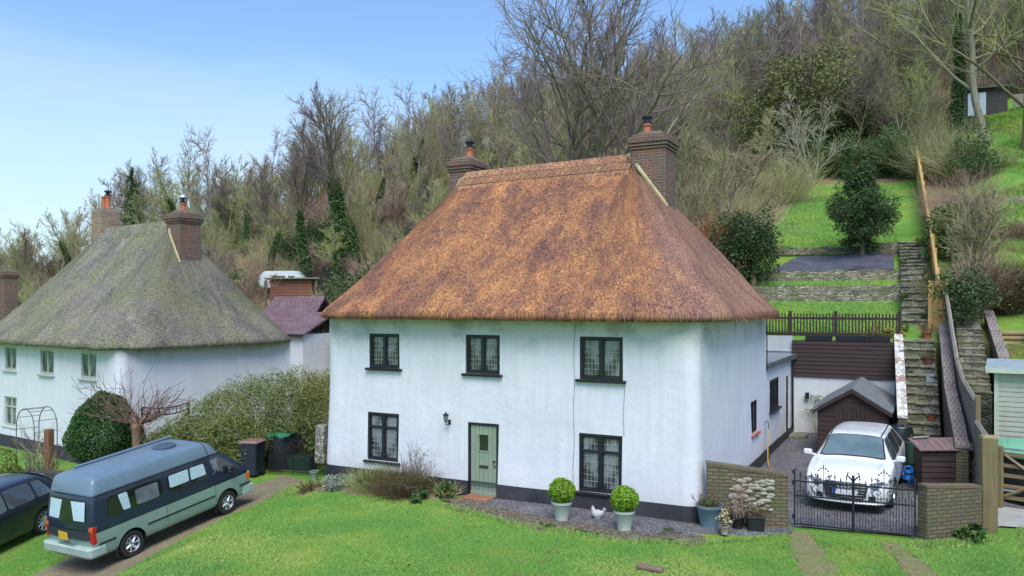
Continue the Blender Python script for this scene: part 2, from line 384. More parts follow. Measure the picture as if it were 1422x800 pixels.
    def grid(s, P, nu, nv, mi=0, close=False):
        o = [P(i/nu, j/nv) for j in range(nv+1) for i in range(nu+1)]
        return s.add(o, [(j*(nu+1)+i, j*(nu+1)+i+1, (j+1)*(nu+1)+i+1, (j+1)*(nu+1)+i) for j in range(nv) for i in range(nu)], mi)
    def build(s, name, mats, parent=None, smooth=False, uv='box', label=None):
        me = bpy.data.meshes.new(name); me.from_pydata(s.v, [], s.f); me.update()
        if not isinstance(mats, (list, tuple)): mats = [mats]
        for m in mats: me.materials.append(m)
        if len(mats) > 1: me.polygons.foreach_set('material_index', s.m)
        if uv: boxuv(me, s.uvw)
        if smooth: shade(me, 40 if smooth is True else smooth)
        o = bpy.data.objects.new(name, me); C.objects.link(o)
        if parent: o.parent = parent
        if label: o['label'] = label
        return o
def shade(me, ang):
    me.polygons.foreach_set('use_smooth', [True]*len(me.polygons))
    try: me.set_sharp_from_angle(angle=R_(ang))
    except Exception: pass
def boxuv(me, uvw=None):
    nl = len(me.loops)
    if nl == 0: return
    lay = me.uv_layers.new(name='UVMap')
    vi = np.empty(nl, dtype=np.int32); me.loops.foreach_get('vertex_index', vi)
    if uvw is not None:
        lay.data.foreach_set('uv', np.asarray(uvw, dtype=np.float32)[vi].ravel()); return
    co = np.empty(len(me.vertices)*3, dtype=np.float32); me.vertices.foreach_get('co', co); co = co.reshape(-1, 3)
    nf = len(me.polygons); nr = np.empty(nf*3, dtype=np.float32); me.polygons.foreach_get('normal', nr); nr = nr.reshape(-1, 3)
    lt = np.empty(nf, dtype=np.int32); me.polygons.foreach_get('loop_total', lt)
    fl = np.repeat(np.arange(nf), lt); ln = np.abs(nr[fl]); p = co[vi]
    ax = ln.argmax(1); uvs = np.empty((nl, 2), dtype=np.float32)
    # walls keep z as v; on oblique walls use distance along the wall
    n2 = nr[fl][:, :2]; h = np.linalg.norm(n2, axis=1)+1e-6; along = (-n2[:, 1]*p[:, 0]+n2[:, 0]*p[:, 1])/h
    wall = ax != 2
    uvs[wall, 0] = along[wall]; uvs[wall, 1] = p[wall, 2]; uvs[~wall, 0] = p[~wall, 0]; uvs[~wall, 1] = p[~wall, 1]
    lay.data.foreach_set('uv', uvs.ravel())
def npmesh(name, V, F, mat, tone=None, parent=None, smooth=False):
    """mesh from numpy arrays; F is (n,3) or (n,4)"""
    me = bpy.data.meshes.new(name); V = np.asarray(V, dtype=np.float32); F = np.asarray(F, dtype=np.int32)
    k = F.shape[1]; me.vertices.add(len(V)); me.vertices.foreach_set('co', V.ravel())
    me.loops.add(F.size); me.loops.foreach_set('vertex_index', F.ravel())
    me.polygons.add(len(F)); me.polygons.foreach_set('loop_start', np.arange(0, F.size, k, dtype=np.int32))
    me.update(calc_edges=True)
    if smooth: me.polygons.foreach_set('use_smooth', np.ones(len(F), dtype=bool))
    if tone is not None:
        a = me.attributes.new('tone', 'FLOAT', 'FACE'); a.data.foreach_set('value', np.asarray(tone, dtype=np.float32))
    me.materials.append(mat); o = bpy.data.objects.new(name, me); C.objects.link(o)
    if parent: o.parent = parent
    return o
def tagp(o, label, cat, group=None, kind=None):
    if label: o['label'] = label
    if cat: o['category'] = cat
    if group: o['group'] = group
    if kind: o['kind'] = kind
    return o
def thing(name, label, cat, loc=(0, 0, 0), rz=0, group=None):
    o = bpy.data.objects.new(name, None); C.objects.link(o); o.empty_display_size = .2
    o.location = loc; o.rotation_euler = (0, 0, rz); return tagp(o, label, cat, group)
def struct(o): o['kind'] = 'structure'; return o
def dup(root, loc, rz, label=None, group=None, scale=None):
    r = root.copy(); C.objects.link(r); r.location = loc; r.rotation_euler = (0, 0, rz)
    if scale: r.scale = scale
    if label: r['label'] = label
    if group: r['group'] = group
    for ch in list(root.children):
        c = ch.copy(); C.objects.link(c); c.parent = r
        for g in ch.children:
            d = g.copy(); C.objects.link(d); d.parent = c
    return r

# ------------------------------------------------------------------ twigs and leaves (numpy)
rng = np.random.default_rng(11)
def tubes(lines, sides):
    """lines: list of (pts(k,3), radii(k)); grouped by k -> verts, quads"""
    Vs = []; Fs = []; off = 0; by = {}
    for p, r in lines: by.setdefault(len(p), []).append((p, r))
    for k, L_ in by.items():
        P = np.array([a for a, _ in L_]); Rr = np.array([b for _, b in L_]); B = len(L_)
        D = P[:, -1]-P[:, 0]; D /= np.linalg.norm(D, axis=1, keepdims=True)+1e-9
        ref = np.where(np.abs(D[:, 2:3]) < .9, [[0, 0, 1.]], [[1., 0, 0]])
        A = np.cross(D, ref); A /= np.linalg.norm(A, axis=1, keepdims=True)+1e-9; Bb = np.cross(A, D)
        t = np.arange(sides)*2*math.pi/sides
        ring = A[:, None, None, :]*np.cos(t)[None, None, :, None]+Bb[:, None, None, :]*np.sin(t)[None, None, :, None]
        V = P[:, :, None, :]+ring*Rr[:, :, None, None]
        idx = np.arange(B*k*sides).reshape(B, k, sides); nx = np.roll(idx, -1, axis=2)
        F = np.stack([idx[:, :-1], nx[:, :-1], nx[:, 1:], idx[:, 1:]], axis=-1).reshape(-1, 4)
        Vs.append(V.reshape(-1, 3)); Fs.append(F+off); off += B*k*sides
    return np.concatenate(Vs), np.concatenate(Fs)
def limb(r, p, d, L_, k, r0, r1, wob, up):
    """one wandering limb, returns points and radii"""
    pts = [p]; d = np.array(d, dtype=float); st = L_/(k-1)
    for i in range(k-1):
        d = d+r.normal(0, wob, 3); d[2] += up; d /= np.linalg.norm(d); pts.append(pts[-1]+d*st)
    return np.array(pts), np.linspace(r0, r1, k)
def outdir(r, d, ang):
    """direction leaving d at an angle"""
    q = r.normal(0, 1, 3); q -= q.dot(d)*d; q /= np.linalg.norm(q)+1e-9
    return d*math.cos(ang)+q*math.sin(ang)
def bare_tree(seed, H, r0, nb=(12, 7, 6), ang=(.75, .7, .7), start=.3, Lr=(.42, .45, .45), lean=(0, 0), wob=.07, up=.06, tw=.012, droop=0., trunks=1):
    r = np.random.default_rng(seed); big = []; fine = []; leafpts = []
    for ti in range(trunks):
        d = np.array([lean[0]+(r.normal(0, .22) if trunks > 1 else 0), lean[1]+(r.normal(0, .22) if trunks > 1 else 0), 1.0]); d /= np.linalg.norm(d)
        base = np.array([r.normal(0, .15), r.normal(0, .15), -.3]) if trunks > 1 else np.array([0, 0, -.3])
        HH = H*(1-.2*r.random()*(trunks > 1)); tp, tr = limb(r, base, d, HH+.3, 10, r0, r0*.22, wob, .03); tr[0] *= 1.35; big.append((tp, tr))
        def at(P, f):
            x = f*(len(P)-1); i = min(int(x), len(P)-2); return P[i]*(1-(x-i))+P[i+1]*(x-i), (P[i+1]-P[i])/np.linalg.norm(P[i+1]-P[i])
        for i in range(nb[0]):
            f = start+(1-start)*((i+r.random()*.8)/nb[0]); p, dd = at(tp, min(f, .99)); rr = r0*(1-.78*f)
            L1 = H*Lr[0]*(1.15-.75*(f-start)/(1-start))*(.75+.5*r.random())
            b1, br1 = limb(r, p, outdir(r, dd, ang[0]*(.7+.6*r.random())), L1, 7, rr*.55, tw*1.2, wob*2.2, up-droop); big.append((b1, br1))
            for j in range(nb[1]):
                f2 = .2+.8*(j+r.random())/nb[1]; p2, d2 = at(b1, min(f2, .99)); L2 = L1*Lr[1]*(1.2-.6*f2)*(.7+.6*r.random())
                b2, br2 = limb(r, p2, outdir(r, d2, ang[1]*(.6+.7*r.random())), L2, 5, max(tw*1.3, rr*.25*(1-f2*.6)), tw*.8, wob*2.5, up-droop); fine.append((b2, br2))
                for k in range(nb[2]):
                    f3 = .15+.85*(k+r.random())/nb[2]; p3, d3 = at(b2, min(f3, .99)); L3 = L2*Lr[2]*(.6+.8*r.random())
                    b3, br3 = limb(r, p3, outdir(r, d3, ang[2]*(.5+.8*r.random())), max(.25, L3), 3, tw*.8, tw*.45, wob*3, up-droop); fine.append((b3, br3))
    return big, fine
def leafmesh(P, size, seed=0, ratio=.55, up=.3, out=None):
    """P (n,3) leaf centres -> diamond leaf quads"""
    r = np.random.default_rng(seed+99991); n = len(P); a = r.normal(0, 1, (n, 3)); a[:, 2] *= .8; a /= np.linalg.norm(a, axis=1, keepdims=True)
    nr = r.normal(0, 1, (n, 3)); nr[:, 2] += up
    if out is not None: nr += out*1.2
    b = np.cross(a, nr); b /= np.linalg.norm(b, axis=1, keepdims=True)+1e-9
    s = size*(.6+.8*r.random((n, 1))); a = a*s; b = b*s*ratio
    V = np.stack([P-a*.5, P+b*.5, P+a*.5, P-b*.5], axis=1).reshape(-1, 3); F = np.arange(n*4).reshape(n, 4)
    return V, F
def blob_points(seed, c, R, n, lumps=26, lr=.34, fill=.25):
    """points clustered in lumps over an ellipsoid: dense clumps with gaps"""
    r = np.random.default_rng(seed); c = np.array(c, float); R = np.array(R, float)
    d = r.normal(0, 1, (lumps, 3)); d /= np.linalg.norm(d, axis=1, keepdims=True); cs = d*(.62+.3*r.random((lumps, 1)))
    cs[:int(lumps*fill)] *= .5; rad = lr*(.6+.8*r.random(lumps)); w_ = rad**2; w_ /= w_.sum()
    k = r.choice(lumps, n, p=w_); q = r.normal(0, 1, (n, 3)); q /= np.linalg.norm(q, axis=1, keepdims=True); q *= (r.random((n, 1))**.35)
    P = cs[k]+q*rad[k][:, None]; out = q.copy(); return c+P*R, out, k/lumps
# ------------------------------------------------------------------ ground
def m_ground():
    m, t, b = newmat('ground'); v = wpos(t)
    za = nod(t, 'ShaderNodeAttribute', attribute_name='zone')
    n1 = noi(t, v, .45, 6, .65); n2 = noi(t, v, 16, 5, .8); n3 = noi(t, v, 1.3, 6, .75); n5 = noi(t, v, 5, 5, .75)
    lawn = ramp(t, n1, [(.30, (.115, .265, .05)), (.48, (.155, .325, .06)), (.62, (.25, .37, .065)), (.74, (.34, .38, .075))])
    lawn = mixc(t, lawn, (.085, .20, .028), math_(t, 'MULTIPLY', ramp(t, n3, [(.50, (0, 0, 0)), (.68, (1, 1, 1))]), .5))
    lawn = mixc(t, lawn, (.16, .13, .06), math_(t, 'MULTIPLY', ramp(t, n5, [(.60, (0, 0, 0)), (.75, (1, 1, 1))]), .35))
    litter = ramp(t, n3, [(.3, (.15, .12, .07)), (.5, (.27, .21, .12)), (.62, (.18, .20, .075)), (.75, (.36, .29, .18))])
    f = math_(t, 'ADD', za.outputs['Fac'], math_(t, 'MULTIPLY', math_(t, 'SUBTRACT', n3, .5), 1.1))
    col = mixc(t, litter, lawn, ramp(t, f, [(.42, (0, 0, 0)), (.56, (1, 1, 1))]))
    col = mixc(t, col, ramp(t, n2, [(.3, (.45, .5, .45)), (.7, (1.45, 1.4, 1.3))]), .85, 'MULTIPLY')
    t.links.new(col, b.inputs['Base Color']); b.inputs['Roughness'].default_value = .95; b.inputs['Specular IOR Level'].default_value = .1
    bump(t, b, math_(t, 'ADD', n2, n3), .9, .06); return m
def zone(X, Y):
    if Y < 13.6:
        if X < -13.5 and Y > 6: return .35
        return 1.0 if not (X > 5.6 and Y > 4.5) else .5
    if -2.6 < X < 3.95 and Y < 36: return 1.0
    if X >= 3.95 and Y < 60: return .50+.35*mnoise.noise((X*.3, Y*.2, 2))+.22*ss(4.5, 8.5, X+.8*mnoise.noise((X*.5, Y*.3, 5)))
    return 0.0
M_GROUND = m_ground()
def axis(parts):
    o = []
    for a, b, st in parts:
        x = a
        while x < b-1e-6: o.append(x); x += st
    o.append(parts[-1][1]); return o
xs = axis([(-900, -300, 100), (-300, -120, 20), (-120, -50, 4), (-50, -24, 1.4), (-24, 14, .5), (14, 40, 2), (40, 120, 10), (120, 900, 130)])
ys = axis([(-300, -60, 60), (-60, -20, 8), (-20, -9, 2), (-9, 13.0, .5)])[:-1]+[13.0, 13.6, 13.64]+axis([(14, 18, .5)])[:-1]+[18.0, 18.04, 18.5, 19.0, 19.04]+axis([(19.5, 22.5, .5)])+[22.54]+axis([(23, 60, .8), (60, 110, 3), (110, 320, 30), (320, 900, 145)])
V = [(x, y, gz(x, y)) for y in ys for x in xs]; nx = len(xs)
F = [(j*nx+i, j*nx+i+1, (j+1)*nx+i+1, (j+1)*nx+i) for j in range(len(ys)-1) for i in range(nx-1)]
g = npmesh('ground', V, F, M_GROUND, smooth=False); struct(g)
za_ = g.data.attributes.new('zone', 'FLOAT', 'POINT'); za_.data.foreach_set('value', np.array([zone(x, y) for x, y, z in V], dtype=np.float32))
shade(g.data, 50)

def drape(name, poly_l, poly_r, mat, off=.03, nu=40, nv=8, jag=.0):
    """sheet between two polylines, following the ground"""
    def pl(P, f):
        x = f*(len(P)-1); i = min(int(x), len(P)-2); t = x-i
        return (P[i][0]*(1-t)+P[i+1][0]*t, P[i][1]*(1-t)+P[i+1][1]*t)
    mb = MB()
    def Pt(a, b):
        l = pl(poly_l, a); r = pl(poly_r, a)
        if jag:
            if b == 0: l = (l[0]+jag*mnoise.noise((l[0]*2, l[1]*2, 5)), l[1]+jag*mnoise.noise((l[0]*2, l[1]*2, 8)))
            if b == 1: r = (r[0]+jag*mnoise.noise((r[0]*2, r[1]*2, 5)), r[1]+jag*mnoise.noise((r[0]*2, r[1]*2, 8)))
        x = l[0]*(1-b)+r[0]*b; y = l[1]*(1-b)+r[1]*b
        return (x, y, gz(x, y)+off-(.05 if b in (0, 1) else 0))
    mb.grid(Pt, nu, nv); return mb.build(name, mat, smooth=60)
M_GRAVEL = m_gravel('grey gravel', [(0, (.10, .095, .115)), (.35, (.19, .18, .21)), (.7, (.30, .285, .31)), (1, (.50, .48, .48))], 34)
M_BROWNGR = m_gravel('earthy gravel', [(0, (.09, .06, .035)), (.4, (.20, .15, .09)), (.8, (.33, .27, .18)), (1, (.5, .44, .34))], 30)
M_TRACK = m_grass('worn track', (.20, .165, .12), (.30, .25, .18), (.22, .21, .11), (.14, .19, .07))
M_CONC = plain('pale concrete', (.36, .36, .34), .85, .2, 3)
M_DIRT = m_grass('bare earth', (.26, .21, .13), (.28, .24, .14), (.19, .25, .08), (.14, .27, .06))
def path(pixels): return [hit(*p)[:2] for p in pixels]
tr = [(-9.9, -14), (-9.8, -9)]+path([(165, 798), (250, 752), (330, 712), (400, 684), (428, 668)])
tl = [(-12.6, -14), (-12.6, -9)]+path([(40, 796), (95, 770), (170, 735), (270, 700), (350, 672), (392, 660)])
struct(drape('track', tl, tr, M_TRACK, .03, 60, 8, .25))
struct(drape('gravel_yard', [(1.78, .72), (-.2, 1.5), (-.15, 13.5)], [(4.15, .95), (5.0, 4), (4.6, 13.5)], M_GRAVEL, .035, 50, 12))
struct(drape('gravel_border', [(-5.2, .0), (-2.8, .0), (.0, -.0), (1.8, .55)], [(-5.6, -.75), (-2.8, -1.35), (-.5, -1.25), (1.9, .1)], M_GRAVEL, .035, 40, 8, .3))
struct(drape('earth_border', [(-5.5, -.45), (-3.2, -1.0), (-.8, -1.2), (.4, -.9)], [(-5.9, -.9), (-3.4, -1.75), (-1.0, -1.95), (.5, -1.35)], M_BROWNGR, .045, 40, 6, .5))
struct(drape('flower_bed', [(-10.3, .1), (-7, .0), (-5.6, .0)], [(-10.3, -.9), (-7.6, -1.1), (-6.0, -.8)], M_DIRT, .04, 30, 6, .5))
struct(drape('wheel_rut', [(1.75, .35), (2.15, -1.5), (2.6, -3.6)], [(2.2, .4), (2.8, -1.4), (3.5, -3.5)], M_DIRT, .012, 60, 10, .9))
struct(drape('wheel_rut', [(3.4, .35), (3.85, -1.0), (4.2, -2.6)], [(3.75, .4), (4.35, -.9), (4.9, -2.6)], M_DIRT, .012, 60, 10, .9))
struct(drape('concrete_path', [(5.35, 2.4), (5.6, 4.0), (5.5, 9)], [(7.6, 2.9), (7.6, 4.5), (7.6, 9)], M_CONC, .04, 16, 8))

# ------------------------------------------------------------------ shared materials
M_LIME = m_wall()
M_PLINTH = plain('black tarred plinth', (.034, .034, .040), .7, .55, 2.2, bmp=.5)
M_BLACK = plain('black painted wood', (.012, .013, .016), .45, .2, 8)
M_GREENWIN = plain('pale green window paint', (.38, .44, .36), .5, .12, 8)
M_GLASS = m_glass('leaded glass', (.035, .04, .045), (.22, .24, .25), sc=2.2, cut=.47)
M_DARKGL = m_glass('dark glass', (.012, .014, .016), (.03, .035, .04), cut=.5)
M_LEAD = plain('lead came', (.30, .32, .33), .5, .1, 10)
M_LEADDK = plain('dark came', (.10, .11, .11), .5, .1, 10)
M_DOOR = plain('sage green door paint', (.25, .31, .22), .45, .08, 3)
M_BRICKRED = m_brick('red chimney brick', (.25, .095, .06), (.11, .055, .05), (.20, .17, .14), moss=(.10, .095, .075), mossamt=.7)
M_BRICKBUF = m_brick('buff chimney brick', (.36, .22, .13), (.25, .14, .09), (.34, .30, .24))
M_BRICKMOSS = m_brick('mossy garden brick', (.21, .16, .085), (.14, .11, .065), (.075, .07, .05), moss=(.13, .145, .05), mossamt=.7, ms=.014)
M_TERRA = plain('terracotta', (.42, .13, .07), .75, .2, 6)
M_METAL = plain('weathered metal', (.10, .10, .11), .45, .2, 9, metal=.7)
M_IRON = plain('wrought iron', (.012, .012, .018), .5, .2, 12)
M_THATCH = m_thatch('russet reed thatch', [(.36, (.15, .082, .066)), (.45, (.26, .125, .078)), (.53, (.39, .185, .085)), (.66, (.50, .255, .115))], (.125, .066, .064), hip=(.34, .21, .165))
M_OLDTH = m_thatch('weathered mossy thatch', [(.34, (.12, .115, .11)), (.46, (.20, .19, .165)), (.58, (.27, .25, .20)), (.7, (.36, .33, .25))], (.085, .082, .088), green=(.20, .215, .10), gamt=.55)
M_RIDGE = m_thatch('ridge sedge', [(.34, (.24, .12, .075)), (.5, (.36, .19, .11)), (.66, (.48, .28, .16))], (.20, .115, .10))
M_FLASH = plain('mortar flashing', (.42, .38, .20), .85, .25, 5)

# ------------------------------------------------------------------ cottages
def window(parent, loc, rz, w_, h_, cas=2, matf=M_BLACK, glass=M_GLASS, grid=(4, 6), transom=None, sill=True, lead=M_LEAD, fw=.055, sillm=None, recess=.07, name='window'):
    """casement window: frame > pane (leaded), sill; local y+ runs into the wall"""
    f = MB(); t = .07
    for sx in (-1, 1): f.box((sx*(w_/2-fw/2), 0, h_/2), (fw, t, h_), bev=.006)
    for z in (fw/2, h_-fw/2): f.box((0, 0, z), (w_-2*fw-.002, t-.004, fw), bev=.006)
    cw = (w_-fw)/cas
    for i in range(1, cas): f.box((-w_/2+fw/2+cw*i, 0, h_/2), (fw*1.15, t-.006, h_-2*fw-.002), bev=.006)
    if transom: f.box((0, -.002, h_*transom), (w_-2*fw-.004, t-.008, fw*.9), bev=.006)
    for i in range(cas):          # casement sash rails inside each light
        xc = -w_/2+fw/2+cw*(i+.5); iw = cw-fw*1.1; sfr = .03
        for sx in (-1, 1): f.box((xc+sx*(iw/2-sfr/2), .012, h_/2), (sfr, t*.6, h_-2*fw-.01))
        for z in (fw+sfr/2, h_-fw-sfr/2): f.box((xc, .012, z), (iw-2*sfr-.002, t*.6-.004, sfr))
    fo = f.build(name, matf, parent); fo.location = loc; fo.rotation_euler = (0, 0, rz)
    p = MB(); k = 0
    for i in range(cas):
        xc = -w_/2+fw/2+cw*(i+.5); iw = cw-fw*1.1-.055; z0 = fw+.03; z1 = h_-fw-.03
        tilt = (rnd.random()-.5)*.02
        p.box((xc, .024, (z0+z1)/2), (iw, .006, z1-z0), rz=tilt)
        for a in range(1, grid[0]): p.box((xc-iw/2+iw*a/grid[0], .017, (z0+z1)/2), (.009, .008, z1-z0), mi=1)
        for a in range(1, grid[1]): p.box((xc, .016, z0+(z1-z0)*a/grid[1]), (iw, .009, .009), mi=1)
    p.build('pane', [glass, lead], fo)
    if sill:
        s_ = MB(); s_.box((0, -.065, -.03), (w_+.16, .16, .055), rx=R_(6), bev=.01); s_.build('sill', sillm or matf, fo)
    return fo
def wallpanel(mb, P, us, zs, holes, depth, mi=0):
    """wall strip P(u,z,inset)->xyz on grid lines, with window openings and their reveals"""
    us = sorted(set([round(u, 4) for u in us]+[round(h[i], 4) for h in holes for i in (0, 1)])); zs = sorted(set([round(z, 4) for z in zs]+[round(h[i], 4) for h in holes for i in (2, 3)]))
    nu = len(us); mb.add([P(u, z, 0) for z in zs for u in us], [])
    o = len(mb.v)-nu*len(zs)
    for j in range(len(zs)-1):
        for i in range(nu-1):
            um = (us[i]+us[i+1])/2; zm = (zs[j]+zs[j+1])/2
            if any(h[0] < um < h[1] and h[2] < zm < h[3] for h in holes): continue
            mb.f.append((o+j*nu+i, o+j*nu+i+1, o+(j+1)*nu+i+1, o+(j+1)*nu+i)); mb.m.append(mi)
    for a, b, c, d in holes:
        q = [(a, c), (b, c), (b, d), (a, d)]
        for k in range(4):
            p, r = q[k], q[(k+1) % 4]
            mb.add([P(*p, 0), P(*r, 0), P(*r, depth), P(*p, depth)], [(0, 3, 2, 1)], mi)
        mb.add([P(*p, depth) for p in q], [(0, 1, 2, 3)], mi)
def frange(a, b, st):
    n = max(1, int(abs(b-a)/st)); return [a+(b-a)*i/n for i in range(n+1)]
def cottage_walls(parent, Lh, Dp, h, holesF, holesR, seed, plh=.36, rad=.28, z0=0.0, mat=None, batter=.10):
    def off(z): return batter*max(0, 1-z/h)**2
    def wob(x, y, z): return mnoise.noise((x*.6+seed, y*.6, z*.6))*.035+mnoise.noise((x*2+seed, y*2, z*2))*.008
    def mk(pl, zs, extra):
        mb = MB()
        def base(u, z, ins, side):
            o_ = off(z)+extra+0.0
            if side == 'F':
                x = u; n = (0, -1); p = (u, 0)
            elif side == 'R': n = (1, 0); p = (0, u)
            elif side == 'L': n = (-1, 0); p = (-Lh, u)
            elif side == 'B': n = (0, 1); p = (u, Dp)
            elif side == 'C':
                a = u; cx_, cy_ = -rad, rad; n = (math.sin(a), -math.cos(a)); p = (cx_+rad*n[0], cy_+rad*n[1])
            elif side == 'D':
                a = u; cx_, cy_ = -Lh+rad, rad; n = (-math.sin(a), -math.cos(a)); p = (cx_+rad*n[0], cy_+rad*n[1])
            d_ = o_+wob(p[0], p[1], z)-ins
            return (p[0]+n[0]*d_, p[1]+n[1]*d_, z)
        hF = [hh for hh in holesF if hh[3] > zs[0] and hh[2] < zs[-1]]
        hF = [(a, b, max(c, zs[0]), min(d, zs[-1])) for a, b, c, d in hF]; hR = [hh for hh in holesR if hh[2] >= zs[0]] if pl == 0 else []
        wallpanel(mb, lambda u, z, i: base(u, z, i, 'F'), frange(-Lh+rad, -rad, .35), zs, hF, .14)
        wallpanel(mb, lambda u, z, i: base(u, z, i, 'C'), frange(0, math.pi/2, .2), zs, [], .1)
        wallpanel(mb, lambda u, z, i: base(u, z, i, 'R'), frange(rad, Dp, .35), zs, hR, .14)
        mD = MB()
        wallpanel(mD, lambda u, z, i: base(u, z, i, 'D'), frange(0, math.pi/2, .2), zs, [], .1)
        wallpanel(mD, lambda u, z, i: base(u, z, i, 'L'), frange(rad, Dp, .35), zs, [], .1)
        wallpanel(mb, lambda u, z, i: base(u, z, i, 'B'), frange(-Lh, 0, .5), zs, [], .1)
        mD.f = [tuple(reversed(q)) for q in mD.f]; mb.add(mD.v, mD.f)
        return mb
    mk(0, frange(z0-.6 if plh == 0 else plh-.06, h, .3), 0).build('wall', mat or M_LIME, parent, smooth=50)
    if plh: 
        top = mk(1, [z0-.6, 0, plh*.5, plh-.03, plh], .035)
        top.build('plinth', M_PLINTH, parent, smooth=50)
class Roof:
    def __init__(s, Lh, Dp, x0, x1, ze, zr0, zr1, over=.45, seed=0, thick=.26, pw=1.09):
        s.L, s.D, s.x0, s.x1, s.ze, s.zr0, s.zr1, s.o, s.seed, s.th, s.pw = Lh, Dp, x0, x1, ze, zr0, zr1, over, seed, thick, pw
        s.ym = Dp/2
    def zr(s, x): return lerp(s.zr0, s.zr1, (x-s.x0)/(s.x1-s.x0))
    def z(s, x, y):
        rx = min(max(x, s.x0), s.x1); dx = x-rx
        ex = (s.o-s.x1) if dx > 0 else (s.x0+s.L+s.o)
        t = 1-max(abs(dx)/ex, abs(y-s.ym)/(s.D/2+s.o)); t = max(0, min(1, t))
        return s.ze+(s.zr(rx)-s.ze)*t**s.pw
    def build(s, parent, mat, name='thatched_roof'):
        rad = 1.5; X0, X1, Y0, Y1 = -s.L-s.o, s.o, -s.o, s.D+s.o; per = []
        def arc(cx_, cy_, a0):
            for i in range(9): a = a0+math.pi/2*i/8; per.append((cx_+rad*math.cos(a), cy_+rad*math.sin(a)))
        def seg(p, q):
            n = int(math.dist(p, q)/.09)
            for i in range(1, n): per.append((lerp(p[0], q[0], i/n), lerp(p[1], q[1], i/n)))
        arc(X1-rad, Y0+rad, -math.pi/2); seg((X1, Y0+rad), (X1, Y1-rad)); arc(X1-rad, Y1-rad, 0); seg((X1-rad, Y1), (X0+rad, Y1))
        arc(X0+rad, Y1-rad, math.pi/2); seg((X0, Y1-rad), (X0, Y0+rad)); arc(X0+rad, Y0+rad, math.pi); seg((X0+rad, Y0), (X1-rad, Y0))
        per.append(per[0]); n = len(per); rows = 64; V = []; UV = []; cum = 0; prev = per[0]; us = []
        for p in per: cum += math.dist(prev, p); us.append(cum); prev = p
        rowsdef = [('u', .42, .0), ('u', .06, -.06), ('u', .0, .0)]
        for kind, ins, dz in rowsdef:
            for (x, y), u in zip(per, us):
                rx = min(max(x, s.x0), s.x1); d_ = Vector((rx-x, s.ym-y)); d_.normalize()
                V.append((x+d_.x*ins, y+d_.y*ins, s.ze-s.th*.55+dz+.03*mnoise.noise((u*1.3, 0, s.seed)))); UV.append((u, -ins))
        for r_ in range(rows+1):
            t = r_/rows
            for (x, y), u in zip(per, us):
                rx = min(max(x, s.x0), s.x1); px, py = lerp(x, rx, t), lerp(y, s.ym, t)
                zz = s.ze+(s.zr(rx)-s.ze)*t**s.pw
                e = math.exp(-((t)/.02)**2)*.07
                nz = mnoise.noise((px*.7, py*.7, zz*.7+s.seed))*.07+mnoise.noise((px*2.3, py*2.3, zz*2.3+s.seed))*.028+mnoise.noise((px*9, py*9, zz*3+s.seed))*.014
                k = min(1, (1-t)*8)
                V.append((px, py, zz-e+nz*k)); UV.append((u, t*6.2))
        nr = rows+1+len(rowsdef)
        F = [(j*n+i, j*n+i+1, (j+1)*n+i+1, (j+1)*n+i) for j in range(nr-1) for i in range(n-1)]
        mb = MB(); mb.v = V; mb.f = F; mb.m = [0]*len(F); mb.uvw = UV
        ro = mb.build(name, mat, parent, smooth=180)
        # loose straw ends hanging along the eaves
        fr = []; rr = random.Random(s.seed)
        for i in range(n):
            for k in range(5):
                (x, y) = per[i]; x += rr.uniform(-.05, .05); y += rr.uniform(-.05, .05)
                rx = min(max(x, s.x0), s.x1); d_ = Vector((x-rx, y-s.ym)).normalized(); z_ = s.ze-.04+rr.uniform(-.12, .05); l_ = rr.uniform(.03, .11)
                p0 = np.array((x-d_.x*.05, y-d_.y*.05, z_)); p1 = p0+np.array((d_.x*l_, d_.y*l_, -l_*rr.uniform(.5, 1.3)))
                fr.append((np.array([p0, (p0+p1)/2, p1]), np.array([.006, .006, .003])))
        Vf, Ff = tubes(fr, 3); npmesh('straw_fringe', Vf, Ff, mat, None, ro)
        return ro
